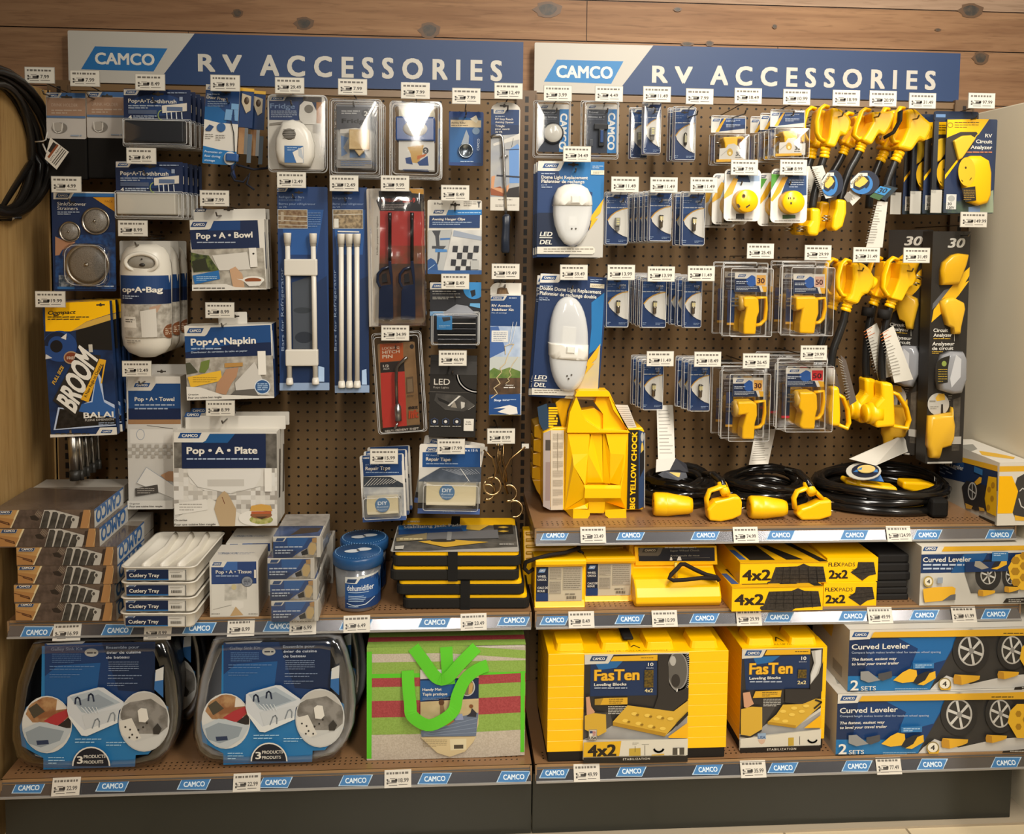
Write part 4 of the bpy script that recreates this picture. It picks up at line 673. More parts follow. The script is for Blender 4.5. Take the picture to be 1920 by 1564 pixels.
# hitch pin
hook('B2', 355, 143, '34.99', 'orange hitch pin pack', .23); k = Pk('hitch_pin_pack', 'orange and tan card with chrome bent locking hitch pin', PK, 'B2', 0, 0, 0, 0, .2, q=((188, 258), (590, 235), (632, 1200), (222, 1232))); b = k.card('8a6a46', .003, .006); f = k.front(b)
f.p('b0501e', 188, 262, 440, 250, 445, 440, 190, 465); f.p('2a211c', 190, 462, 455, 445, 460, 560, 195, 578); f.p('b8352a', 195, 578, 462, 560, 482, 1160, 215, 1180); f.p('8a6a46~7a5c3a~30', 445, 248, 592, 235, 630, 1140, 482, 1150); f.p('1f1a17', 215, 1178, 630, 1140, 634, 1215, 222, 1235); f.tq('LOCKING', 'd8c0a8', 212, 325, 400, 312, 212, 297, .02); f.tq('HITCH', 'd8c0a8', 217, 370, 402, 358, 216, 335, .04); f.tq('PIN', 'd8c0a8', 217, 420, 325, 412, 216, 382, .04); f.tq('1/2', 'd8d0c4', 222, 515, 285, 512, 222, 488, .02); f.t(228, 522, 290, 542, 'INCH', 'd8d0c4', .0)
f.c(537, 288, 22, 24, '2a211c'); f.p('5f4a34', 475, 625, 550, 615, 560, 790, 480, 800); f.p('7a664c', 485, 645, 540, 638, 548, 780, 490, 785); f.g(485, 815, 560, 840, 2, '5a4630', fill=.4); f.tq('eaz', '2a1c14', 500, 970, 600, 962, 500, 930, .05); f.tq('lift', 'b0401e', 505, 1070, 605, 1060, 508, 985, .06); f.tq('HELPS PREVENT THEFT', 'c8c0b4', 245, 1222, 612, 1190, 246, 1198, .03); b.build('card', k.root)
b = MB(); b.tube([px(k, x, y, -.012) for x, y in ((488, 398), (455, 425), (410, 465), (380, 500), (370, 545), (368, 650), (376, 900))], .0042, '8f8c88/m', 12); b.build('pin_rod', k.root); b = MB(); c0, c1 = px(k, 382, 905, -.012), px(k, 392, 1090, -.012); b.tube([c0, (c0[0], c0[1], c0[2]-.004), (c0[0], c0[1], c0[2]-.006), c1, c1], [.006, .006, .0088, .0088, .004], 'b4b6b8/m', 16); b.tube([px(k, 350, 1180, -.012), px(k, 385, 1110, -.013)], .003, 'b4b6b8/m', 8); b.build('lock_barrel', k.root)
k.shell(185, 130, 622, 1235, .003, .026, .008, .94, flange=.003)
# awning hanger clips
hook('B1', 848, 205, '8.49', 'awning hanger clip card'); k = Pk('hanger_clip_pack', 'white and navy bagged card with black chequered tablecloth picture', PK, 'B1', 0, 0, 0, 0, .2, q=((605, 272), (1097, 268), (1092, 955), (592, 945))); b = k.card('d4cec2', .003); f = k.front(b)
f.t(655, 292, 738, 312, '8 Pack', '3a352e', .02); f.g(925, 278, 1045, 330, 3, '6a645a', fill=.35); f.p('4a4a4c', 1048, 282, 1085, 282, 1072, 305, 1070, 338, 1060, 338, 1058, 305); k.slot(f, 848, 312, .024); f.p('1878c8', 785, 360, 1094, 358, 1094, 405, 765, 408); f.g(870, 378, 1080, 392, 1, 'a8d0ec'); f.p('163a72', 612, 412, 1075, 406, 1073, 525, 608, 525); f.logo(645, 360, 750, 392, '24467c'); f.tq('Awning Hanger Clips', 'dad4c8', 635, 455, 938, 455, 635, 432, .03, .1); f.g(640, 465, 1000, 500, 2, '9fb0c8', fill=.35)
f.p('a9aaa8', 605, 545, 822, 540, 740, 915, 600, 905); f.p('c8c6c0~b0aeaa~15', 825, 545, 1090, 545, 1090, 915, 740, 915); f.p('3f4146', 635, 550, 715, 548, 700, 600, 705, 690, 765, 690, 740, 720, 712, 720, 705, 800, 690, 860, 680, 860, 690, 715, 635, 715, 635, 690, 675, 690, 665, 600); f.p('3f73b8', 710, 620, 800, 615, 800, 632, 710, 636); f.p('3f83c8', 665, 715, 770, 722, 775, 745, 665, 748); f.p('8f98a6', 835, 545, 1090, 605, 1090, 640, 825, 600)
for i in range(5):
    for j in range(4):
        if (i+j) % 2 == 0: x, y = 828+i*48-j*8, 688+j*62; f.p('2c2c30', x, y, x+46, y+2, x+40, y+60, x-6, y+58)
f.p('24508e', 595, 820, 625, 800, 660, 820, 685, 860, 690, 915, 595, 905); f.l('9fc0e0', 5, 600, 905, 660, 860); f.p('2a5a9a', 594, 905, 740, 915, 1094, 912, 1094, 955, 592, 945); f.r(990, 820, 1065, 905, 'a8a8a4'); b.build('card', k.root)
# rope light clips
hook('B1', 848, 1017, '8.49', 'black rope light clip pack'); k = Pk('light_clip_pack', 'black and blue card of dark awning rope light clips', PK, 'B1', 615, 1022, 1082, 1570, .205); b = k.card('26262a', .003); f = k.front(b)
f.tab(615, 1025, 755, 1088, 'c9c3b8'); f.c(1020, 1080, 98, 98, '2a86cc'); f.p('2a86cc', 925, 1022, 1082, 1022, 1082, 1100, 930, 1080); f.p('1c2026', 985, 1100, 1030, 1090, 1035, 1140, 1000, 1160); f.g(640, 1098, 860, 1112, 1, 'c8c4bc'); f.g(640, 1122, 890, 1135, 1, '8a8680'); f.g(640, 1152, 900, 1182, 2, 'a8a49c'); f.p('8a8c92', 740, 1300, 860, 1225, 960, 1240, 1060, 1330, 1040, 1340, 740, 1330); f.p('5fa8dc', 985, 1215, 1075, 1215, 1075, 1260, 980, 1240); f.r(615, 1290, 740, 1330, '6f9fcc'); f.r(640, 1140, 760, 1220, '2f3036') if 0 else None; b.build('card', k.root)
b = MB(); 
for i, y in enumerate((1345, 1395, 1445, 1500, 1540, 1590)):
    x0, z0 = k.lp(690, y+36); x1, z1 = k.lp(1035, y-4); b.box(x0, x1, -.016, -.001, z0, z1, '1b1b1d/g'); b.box(x0-.001, x1, -.018, -.016, z1-.0022, z1, ('d8d4cc' if i in (1, 3) else '55555a')+'/g')
b.build('clip_bundle', k.root, bev=.001); b = MB(); f = Face(b, 'B1', (0, -.0185, 0), (1, 0, 0), (0, 0, 1), k.W); f.r(680, 1330, 820, 1458, '2a86cc'); f.p('202226', 725, 1345, 800, 1340, 805, 1370, 740, 1385); f.g(700, 1415, 800, 1440, 2, '9fcbe8', fill=.35); b.build('sticker', k.root); k.shell(635, 1300, 1065, 1590, 0, .022, .005, .97, flange=.002)
# led rope lights box
hook('B2', 983, 418, '46.99', 'black rope lights box'); k = Pk('rope_light_box', 'black box of rope lights with white LED lettering', 'box', 'B2', 0, 0, 0, 0, .205, q=((732, 592), (1262, 600), (1218, 1282), (728, 1272))); b = MB(); b.box(-k.w/2, k.w/2, 0, .055, 0, k.h, '25221f'); f = k.front(b)
f.t(778, 638, 952, 706, 'LED', 'd6d0c6', .005); f.t(772, 722, 938, 746, 'Rope Lights', '9a948a', .0); f.l('6a655e', 3, 728, 782, 1255, 795); f.o(1250, 590, 215, 195, 42, '9a9894', a0=90, a1=190); f.o(1250, 590, 215, 195, 12, 'd8d6d0', a0=90, a1=190); f.p('4a4743~3a3734~40', 800, 800, 1070, 820, 1225, 930, 1100, 1000, 900, 980, 780, 880); f.p('1c1a18', 815, 840, 950, 900, 935, 925, 830, 880); f.p('c8c4bc', 925, 935, 1050, 825, 1070, 830, 945, 940); f.p('8a8276', 960, 950, 1000, 880, 1030, 960); f.p('b8b4ac', 1070, 890, 1115, 900, 1110, 950, 1075, 970); f.l('a8a49c', 4, 1150, 980, 1220, 935)
for x in (783, 905, 1027): f.p('3a4a6e', *sum(([x+44*sin(i*pi/3), 1107+42*cos(i*pi/3)] for i in range(6)), [])); f.p('1f1f24', *sum(([x+38*sin(i*pi/3), 1107+36*cos(i*pi/3)] for i in range(6)), [])); f.c(x, 1107, 16, 16, 'd0ccc4'); f.g(x-48, 1150, x+48, 1166, 1, 'a8a49c')
f.r(1102, 1075, 1210, 1208, 'd8d2c6'); f.t(1130, 1100, 1180, 1118, '16ft', '4a443c', .01); f.g(1118, 1125, 1192, 1142, 1, '6a645a'); b.build('carton', k.root); b = MB(); b.prism([(0, 0), (.001, .0), (.03, .022), (.03, .03)], -k.w/2, k.w/2, '2d2a27', fr=lambda a, y, c: (y, a, k.h+c)); b.box(-k.w/2, k.w/2, .03, .032, k.h+.02, k.h+.045, '2a2724'); b.build('hang_flap', k.root)
# awning stabilizer kit
hook('B1', 1310, 925, '19.49', 'narrow stabilizer kit box'); k = Pk('stabilizer_kit_box', 'tall narrow box with spiral stake and sky picture', 'box', 'B1', 0, 0, 0, 0, .205, q=((1142, 1140), (1445, 1145), (1450, 2240), (1158, 2240))); b = MB(); b.box(-k.w/2, k.w/2, 0, .04, 0, k.h, 'c8c6c2'); f = k.front(b)
f.r(1155, 1145, 1445, 1425, '17407c'); f.tab(1155, 1145, 1300, 1190, 'cfcac0'); f.g(1340, 1160, 1410, 1174, 1, 'c8d0dc'); f.t(1182, 1225, 1360, 1248, 'RV Awning', 'dcd6ca', .02); f.t(1182, 1262, 1385, 1284, 'Stabilizer Kit', 'dcd6ca', .02); f.t(1182, 1295, 1320, 1309, 'Fits all awnings', 'b4c0d0', .0)
f.cr = 'B2'; f.r(1380, 68, 1720, 560, '7f9cc8~b8c4d4~14'); f.r(1380, 400, 1720, 560, 'b4b8b4'); f.p('3d63a8', 1380, 75, 1480, 68, 1560, 330, 1380, 420); f.r(1405, 115, 1585, 240, 'd4d2cc'); f.g(1425, 130, 1570, 230, 5, '7a8494', fill=.35); f.p('6f8040~4f6a30~60', 1376, 560, 1430, 520, 1500, 550, 1600, 515, 1720, 560, 1720, 640, 1376, 640); f.p('5a4430~3f3022~50', 1376, 635, 1720, 630, 1720, 800, 1376, 830); f.p('1a4a90', 1376, 815, 1720, 805, 1722, 1045, 1378, 1045); f.t(1432, 860, 1508, 884, 'Stop', 'd8e0ea', .04, .2); f.g(1525, 860, 1672, 885, 2, 'b4c4d8'); f.p('dcd8d0', 1425, 965, 1600, 925, 1680, 950, 1690, 1020, 1600, 1030, 1470, 1000, 1560, 960); f.p('8a7a48', 1385, 1030, 1720, 1030, 1722, 1050, 1385, 1048); f.r(1380, 1052, 1724, 1082, '9fb8d8'); f.t(1555, 700, 1645, 716, 'Awning', 'd8d4cc', .02); f.g(1538, 725, 1658, 745, 1, 'd8d4cc')
f.l('c9b48a', 8, 1650, 265, 1590, 370, 1555, 470, 1500, 520, 1515, 570, 1460, 630, 1500, 690, 1430, 740, 1470, 800, 1400, 850); f.l('c9b48a', 8, 1560, 370, 1550, 285, 1600, 262, 1650, 262); f.l('e0ded8', 4, 1640, 20, 1600, 260); f.l('e0ded8', 4, 1680, 20, 1625, 250); f.l('c9b48a', 6, 1690, 405, 1640, 470, 1600, 560, 1620, 600, 1580, 640, 1600, 660, 1560, 690); b.build('carton', k.root)
b = MB(); w = k.w; fl = [(-w/2, 0), (w/2-.004, 0), (w/2-.004, .030), (-w/2+.014, .030), (-w/2+.006, .026), (-w/2, .018)]; b.prism([(x, k.h+z) for x, z in fl], .018, .02, 'd8d2c6'); f = Face(b, 'B1', (0, .018, 0), (1, 0, 0), (0, 0, 1), k.W); k.slot(f, 1278, 1008, .018); f.p('6a5238', 1228, 1130, 1235, 1080, 1265, 1070, 1320, 1075, 1340, 1130); f.p('8a6c4a', 1250, 1130, 1258, 1092, 1310, 1092, 1318, 1130); b.build('hang_flap', k.root)
# repair tapes
def tape(tagx, price, q, lab, flip, roll, n, art, what, dx, dz):
    hook('B3', tagx[0], tagx[1], price, what); k = Pk('repair_tape_pack', lab, PK, 'B3', 0, 0, 0, 0, .215, q=q); b = k.card('d4cec4', .003, .005); f = k.front(b); art(k, f); b.build('card', k.root)
    x0, y0, x1, y1 = roll; (a, z0), (c, z1) = k.lp(x0, y1), k.lp(x1, y0); r = (z1-z0)/2; zc = (z0+z1)/2; b = MB(); b.lathe([(r*.4, 0), (r*.4, 0), (r, 0), (r, .0), (r, c-a), (r, c-a), (r*.4, c-a)], 'cfc09a/s', 28, (a, -r*.55, zc), 'x'); b.build('tape_roll', k.root)
    b = MB(); f = Face(b, 'B3', (0, -r*1.55, 0), (1, 0, 0), (0, 0, 1), k.W); cx = flip; f.c(cx[0], cx[1], cx[2], cx[2], '5a86b4'); X, Y, S = cx; f.t(X-S*.62, Y-S*.5, X+S*.62, Y-S*.02, 'DIY', 'dce2e8', .04); f.t(X-S*.8, Y+S*.12, X+S*.8, Y+S*.36, 'Awning', 'c8d4e0', .02); f.t(X-S*.68, Y+S*.5, X+S*.68, Y+S*.74, 'Repair', 'b4c4d6', .01); b.build('roll_sticker', k.root)
    k.shell(x0-40, y0-15, x1+35, y1+30, 0, r*1.7, .006, .96, flange=.002); k.stack(n, .042, dx, dz); return k
def ts(k, f):
    f.p('163f7c', 208, 430, 585, 395, 592, 575, 215, 590); f.p('163f7c', 205, 385, 590, 372, 590, 440, 205, 450); f.logo(200, 393, 285, 425, '24508c'); f.tq('RV Awning', '9fb2cc', 235, 483, 365, 474, 235, 468, .0, .1); f.tq('Repair Tape', 'dad4c8', 236, 528, 474, 520, 236, 492, .03); f.g(238, 542, 560, 555, 1, '9fb2cc'); f.p('3a4048~2a2f36~60', 215, 590, 480, 590, 600, 655, 605, 700, 215, 690)
    for i in range(10): f.l('b8b4ac', 5, 225+i*30, 680-i*3, 300+i*28, 600+i*2)
    f.p('c2beb6', 470, 585, 595, 578, 598, 655); f.p('8a8c8e~a8a6a0~30', 215, 690, 605, 690, 615, 970, 222, 985); f.p('3d5c9c', 208, 985, 632, 968, 632, 1008, 210, 1035); f.t(360, 988, 485, 1002, 'AWNING', '7f98c8', .0, sp=1.5)
tape((415, 395), '15.99', ((185, 385), (622, 370), (632, 1005), (212, 1035)), 'narrow awning repair tape card with cream roll', (400, 866, 72), (265, 750, 555, 945), 3, ts, 'narrow repair tape cards', .006, .001)
def tb(k, f):
    f.p('12498c', 790, 352, 1350, 350, 1350, 498, 788, 498); f.logo(820, 303, 935, 345, '24508c'); f.r(1190, 312, 1350, 360, '12498c'); f.t(1196, 320, 1328, 345, 'in x 15 ft', 'd0d8e2', .02); f.t(825, 372, 950, 390, 'RV Awning', '9fb2cc', .0, .1); f.t(825, 402, 1060, 436, 'Repair Tape', 'dad4c8', .03); f.g(825, 455, 1140, 472, 1, '9fb2cc'); f.p('c4c0b8', 755, 500, 965, 498, 755, 620); f.p('4a5464~3c4450~40', 965, 500, 1375, 495, 1365, 640, 750, 640, 755, 625)
    for i in range(9): f.l('8a8f98', 5, 980+i*40, 515, 1170+i*22, 575-i*2)
    f.l('d8d6d0', 5, 1160, 510, 1250, 640); f.r(745, 640, 1365, 850, '8a8880~b0aca0~10'); f.r(745, 845, 1360, 905, '2e2a28'); f.p('4f6cb0', 742, 895, 1358, 900, 1350, 955, 740, 945); f.t(985, 918, 1105, 936, 'AWNING', '9fb2dc', .0, sp=1.5)
k = tape((1068, 300), '17.99', ((775, 275), (1382, 285), (1345, 958), (742, 945)), 'wide awning repair tape card with cream roll', (1028, 742, 75), (825, 640, 1308, 845), 1, tb, 'wide repair tape cards', -.003, .004)
dup(k.root, V(k.root.location)+V((-.012, .05, .004)), 'wide awning repair tape card, tilted behind the front one', rot=(0, radians(9), 0))
# awning stakes: bent wire hooks hanging in a tangle
hook('B3', 1555, 198, '8.99', 'brass wire awning hooks', .27)
pw = lambda x, y, D: at('B3', x, y, D)
for i, (D, pts, ring, lab) in enumerate(((.23, ((1385, 330), (1470, 410), (1500, 520), (1490, 590), (1450, 640), (1490, 700), (1480, 760)), (1468, 682, 82), 'brass wire awning hook with ring hanging frontmost'), (.2, ((1790, 300), (1640, 420), (1590, 520), (1575, 580), (1590, 650)), None, 'brass wire awning hook reaching up to the right'), (.17, ((1540, 270), (1545, 430), (1520, 560)), (1420, 740, 70), 'brass wire awning hook half hidden by wide tape card'), (.14, ((1580, 270), (1570, 430), (1600, 560), (1610, 640)), (1630, 750, 74), 'brass wire awning hook behind, beside the centre post'), (.19, ((1525, 270), (1520, 440), (1560, 580), (1620, 760)), (1685, 905, 76), 'brass wire awning hook hanging lowest with open ring'))):
    W0 = [pw(x, y, D) for x, y in pts]; t = thing('awning_hook', lab, 'hook', W0[-1], group='brass wire awning hooks'); o = V(W0[-1]); b = MB(); b.tube([p-o for p in W0], .0026, 'a98a5e/m', 8)
    if ring:
        c = pw(ring[0], ring[1], D)-o; e = (pw(ring[0]+ring[2], ring[1], D)-o-c).length; a1 = 350 if i == 0 else 250; b.tube([c+V((e*cos(radians(a)), .25*e*sin(radians(a*.7)), e*sin(radians(a)))) for a in range(130, 130-a1, -12)], .0030, 'c2a578/m', 8)
    b.build('wire', t)
    if i < 2 or i == 2: b = MB(); p = W0[0]-o; b.box(p.x-.009, p.x+.009, p.y-.001, p.y, p.z-.004, p.z+.008, 'c9c4ba'); b.build('paper_tag', t)
# ================================================================ right bay, hanging goods
# levels
def level(tx, price, q, lab, words, kind, what):
    hook('P', tx, (175, 176)[kind], price, what); k = Pk('level_pack', lab, PK, 'B4', *q, .2); b = k.card('d6d0c6', .002); f = k.front(b); x0, y0, x1, y1 = q
    f.r(x0+5, y0+48, x1-3, y1, '262f42'); f.r(x1-82, y0+45, x1, y1, '1d7cc8'); f.tq('CAMCO', 'e2e2de', x1-70, y0+85, x1-(85 if kind == 0 else 75), y1-25, x1-8, y0+85, .05) if kind == 0 else f.tq('CAMCO', 'e2e2de', x1-72, y0+80, x1-80, y1-30, x1-10, y0+80, .05)
    f.logo(x0+28, y0+14, x0+92, y0+34); f.t(x0+28, y0+64, x0+(160 if kind == 0 else 110), y0+80, words[0], 'c8ccd4', .01); f.g(x0+28, y0+90, x0+165, y0+96, 1, '8f98a8'); f.t(x0+25, y0+105, x0+170, y0+121, words[1], 'c8ccd4', .01); f.g(x0+28, y0+130, x0+165, y0+136, 1, '8f98a8'); b.build('card', k.root)
    return k
k = level(1046, '3.99', (135, 215, 408, 640), 'clear pack with round white bullseye level', ('Bullseye Level', 'Niveau Sphérique'), 0, 'round level pack')
(cx, cz), (ex, _) = k.lp(268, 475), k.lp(352, 475); r = ex-cx; b = MB(); b.lathe([(r*1.12, 0), (r*1.12, -.006), (r*1.0, -.007)], '1f2126/s', 28, (cx, 0, cz), 'y'); b.lathe([(r, -.006), (r*.9, -.0085), (r*.5, -.011), (0, -.012)], 'cdc9bf/g', 28, (cx, 0, cz), 'y'); b.build('bullseye_level', k.root); k.shell(100, 200, 416, 680, .004, .028, .006, .92, flange=.003)
k = level(1142, '4.49', (560, 215, 835, 650), 'clear pack with small black T level', ('T-Level', 'Niveau en T'), 1, 'T level pack')
b = MB(); (a, z0), (c, z1) = k.lp(632, 440), k.lp(755, 395); b.box(a, c, -.010, -.001, z0, z1, '1a1c20/s'); (a, z0), (c, z1) = k.lp(670, 590), k.lp(722, 440); b.box(a, c, -.010, -.001, z0, z1, '1a1c20/s'); (a, z0), (c, z1) = k.lp(682, 560), k.lp(712, 450); b.box(a, c, -.013, -.010, z0, z1, '3d5a94/g'); (a, z0), (c, z1) = k.lp(590, 590), k.lp(622, 530); b.box(a, c, -.008, -.001, z0, z1, '55585e/g'); b.build('t_level', k.root, bev=.001); k.shell(520, 200, 845, 690, .004, .028, .006, .92, flange=.003)
LENS = ((1, .30), (.75, .32), (.5, .37), (.3, .44), (.15, .53), (.2, .6), (.35, .68), (.6, .78), (.8, .83), (1, .86))
def bulb(cr, q, num, kind, tagxy, price, n, lab, dx=-.012, dz=.003, D=.205, dy=.022):
    hook('P', *tagxy, price, lab.replace('blister pack of ', '')); k = Pk('bulb_pack', lab, PK, cr, *q, D, group='light bulb packs'); b = k.card('17346a', .002); f = k.front(b); x0, y0, x1, y1 = q; w, h = x1-x0, y1-y0
    X = lambda u: x0+u*w; Y = lambda v: y0+v*h
    f.p('16376f', X(0), Y(0), X(1), Y(0), X(1), Y(1), X(0), Y(1)); f.p('1c4a8e', X(.2), Y(.06), X(1), Y(.06), X(1), Y(.3), X(.1), Y(.42), X(.1), Y(.2)); f.p('d4d0c8', X(0), Y(0), X(1), Y(0), X(1), Y(.03), X(.46), Y(.03), X(.38), Y(.075), X(0), Y(.075)); f.logo(X(.06), Y(.015), X(.36), Y(.055)); k.slot(f, X(.55), Y(.085), .018)
    f.g(X(.1), Y(.13), X(.5), Y(.21), 2, '7f94ba', fill=.35); f.t(X(.66), Y(.15), X(.92), Y(.19), num, 'd6d8d8', .02) if num else f.g(X(.66), Y(.15), X(.92), Y(.19), 1, 'd6d8d8'); f.t(X(.74), Y(.205), X(.9), Y(.235), 'LED', 'b0bccc', .0); f.g(X(.1), Y(.275), X(.95), Y(.295), 1, 'c8ccd0', fill=.8)
    f.p('d8d4cb', *sum(([X(u), Y(v)] for u, v in LENS), [])); f.l('c99a3c', w*.045, *sum(([X(u), Y(v)] for u, v in LENS[:5]), [])); f.l('d8d4cb', w*.02, *sum(([X(u), Y(v)] for u, v in LENS[5:]), [])); f.g(X(.1), Y(.9), X(.25), Y(.96), 2, '8fa2c0', fill=.4); f.g(X(.6), Y(.91), X(.95), Y(.96), 2, '8fa2c0', fill=.4); b.build('card', k.root)
    (cx, zt), (_, zb) = k.lp(X(.56), Y(.47)), k.lp(X(.56), Y(.73)); L = zt-zb; r = L*.17; b = MB(); y = -.008
    if kind == 'festoon': b.lathe([(.0005, 0), (r*.7, L*.1), (r*.8, L*.25), (r*.8, L*.75), (r*.7, L*.9), (.0005, L)], '8a8678/m', 14, (cx, y, zb)); b.box(cx-r*.5, cx+r*.5, y-r*.9, y-r*.6, zb+L*.25, zb+L*.75, 'b9b290/s')
    elif kind == 'wedge': b.box(cx-r*.8, cx+r*.8, y-.002, y+.002, zb, zb+L*.4, '6f6c66/s'); b.box(cx-r, cx+r, y-r, y+r, zb+L*.35, zb+L*.95, '9a978c/s'); [b.box(cx-r*.6, cx+r*.6, y-r*1.1, y-r, zb+L*(.45+.17*i), zb+L*(.55+.17*i), 'd0c890/s') for i in range(3)]
    else: b.lathe([(r*.5, 0), (r*.85, .001), (r*.85, L*.42), (r*1.0, L*.44), (r*1.0, L*.5), (r*.95, L*.52), (r*.95, L*.94), (r*.8, L)], '8f877a/m', 14, (cx, y, zb)); [b.box(cx+r*(s_-.3), cx+r*(s_+.3), y-r*1.02, y-r*.9, zb+L*.58, zb+L*.88, 'cdbf86/s') for s_ in (-.45, .45)]; b.box(cx-r, cx+r, y-r*1.01, y-r*.95, zb+L*.9, zb+L*.96, '3a3834')
    b.build('bulb', k.root); m = w*.03; k.shell(x0-m, y0-m, x1+m, y1+m, .003, .018, .004, .97, name='clear_shell'); k.stack(n, dy, dx, dz); return k
bulb('B4', (1058, 205, 1222, 660), '', 'wedge', (1232, 177), '11.49', 2, 'blister pack of pronged bulb on the top row', -.024, -.008, dy=.045)
bulb('B4', (1330, 248, 1528, 715), '211-2', 'festoon', (1312, 181), '7.99', 2, 'blister pack of oval festoon bulb on the top row', -.008, 0, .15)
bulb('B4', (725, 1005, 930, 1460), '921', 'wedge', (1172, 346), '11.49', 1, 'blister pack of 921 bulb beside the single dome light')
bulb('B4', (1110, 992, 1315, 1432), '1003', 'bay', (1245, 347), '11.49', 5, 'blister pack of 1003 bulb, middle of second row', -.009, -.001)
bulb('B4', (1398, 1002, 1610, 1468), '1004', 'bay', (1320, 347), '11.49', 2, 'blister pack of 1004 bulb, second row by receptacles', -.011, 0, dy=.03)
bulb('B5', (668, 430, 856, 835), '1076', 'bay', (1165, 511), '13.99', 2, 'blister pack of 1076 bulb beside the double dome light', .005, -.003)
bulb('B5', (955, 436, 1162, 838), '1156', 'bay', (1240, 514), '13.99', 4, 'blister pack of 1156 bulb, middle of third row', -.006, .002)
bulb('B5', (1298, 438, 1450, 840), '1157', 'bay', (1315, 513), '11.49', 4, 'blister pack of 1157 bulb, third row by yellow plugs', -.012, .002)
bulb('B5', (965, 1110, 1138, 1508), '1157', 'bay', (1238, 673), '11.49', 3, 'blister pack of 1157 bulb on the bottom row', -.009, .003)
bulb('B5', (1345, 1112, 1518, 1518), '1383', 'bay', (1327, 674), '18.49', 3, 'blister pack of 1383 bulb on the bottom row', -.011, .002)
# dome lights
def dome(cr, q, lab, tagxy, price, art, out, band, sw, what):
    hook('P', *tagxy, price, what); k = Pk('dome_light_pack', lab, PK, cr, 0, 0, 0, 0, .215, q=q); b = k.card('1a3768', .003, .006); f = k.front(b); art(k, f); b.build('card', k.root)
    q = [k.lp(*p) for p in out]; c = (sum(p[0] for p in q)/len(q), sum(p[1] for p in q)/len(q)); b = MB(); b.loft([[(x, -d, z) for x, z in shr(q, c, s_)] for d, s_ in ((0, 1), (.012, 1), (.02, .96), (.026, .86), (.029, .7), (.030, .45))], FROST); b.build('lens', k.root); b = MB(); cx, cz = c; W2 = abs(q[0][0]-cx); b.box(cx-W2*.35, cx+W2*.35, -.012, -.002, cz-W2*.9, cz+W2*.9, 'a8a69f/g'); b.box(cx-W2*.22, cx+W2*.22, -.016, -.012, cz-W2*.7, cz-W2*.2, 'cfcdc6/g'); b.build('led_board', k.root, bev=.002)
    z1, z0 = k.lp(0, band[0])[1], k.lp(0, band[1])[1]; b = MB(); N = len(q)
    def clipz(p): return [(x, min(max(z, z0), z1)) for x, z in p]
    b.loft([[(x, -d, z) for x, z in clipz(shr(q, c, s_))] for d, s_ in ((0, 1.012), (.013, 1.012), (.021, .975), (.028, .87), (.0315, .7), (.0325, .45))], 'd6d2c8/s'); b.build('housing', k.root)
    b = MB(); (a, zz), (e, zy) = k.lp(sw[0], sw[3]), k.lp(sw[2], sw[1]); b.box(a, e, -.034, -.03, zz, zy, 'c9c5bb/s'); b.box(a+.002, e-.002, -.0352, -.034, zz+.002, zy-.002, 'dedad0/s'); b.build('switch', k.root, bev=.0006)
    b = MB(); 
    for x, y in sw[4]: x_, z_ = k.lp(x, y); b.ell((x_, -.031, z_), (.0022, .001, .0022), '4a443c')
    b.build('contacts', k.root); return k
def d1(k, f):
    f.p('1a3a70', 140, 720, 740, 725, 715, 1580, 125, 1580); f.p('1672b8', 400, 725, 742, 728, 728, 1060, 600, 1320, 620, 1000, 380, 900, 330, 900); f.p('155a9c', 300, 725, 480, 725, 420, 860, 330, 860); f.p('132342', 130, 1180, 270, 1180, 400, 1480, 126, 1480); f.p('b4b0a8', 728, 1060, 710, 1580, 400, 1580, 590, 1330); f.p('d6d0c6', 140, 715, 375, 720, 335, 800, 320, 810, 132, 808); f.logo(175, 742, 325, 782, LOGO); k.slot(f, 450, 752, .026); f.g(620, 758, 715, 790, 2, 'a8bcd4', fill=.4); f.r(606, 802, 728, 842, 'd6cdb8'); f.g(625, 812, 715, 834, 2, '8a7a5a', fill=.4)
    f.g(165, 826, 285, 840, 1, 'b4c0d2'); f.t(166, 850, 578, 880, 'Dome Light Replacement', 'dcd8ce', .02); f.t(166, 886, 548, 916, 'Plafonnier de rechange', 'dcd8ce', .02); f.t(166, 926, 215, 938, 'pour VR', 'b4c0d2', .0); f.g(166, 945, 260, 960, 1, 'b4c0d2'); f.p('e2a81e', 722, 1050, 690, 1180, 640, 1230, 668, 1230, 590, 1335, 610, 1250, 600, 1245, 615, 1200); f.t(152, 1348, 262, 1388, 'LED', 'dcd8ce', .03, .2); f.r(148, 1398, 262, 1406, 'dcd8ce'); f.t(150, 1420, 258, 1460, 'DEL', 'dcd8ce', .03, .2); f.p('d2ccbe', 128, 1482, 620, 1480, 640, 1500, 640, 1530, 620, 1548, 126, 1545); f.g(185, 1492, 630, 1534, 2, '7a7264', fill=.4)
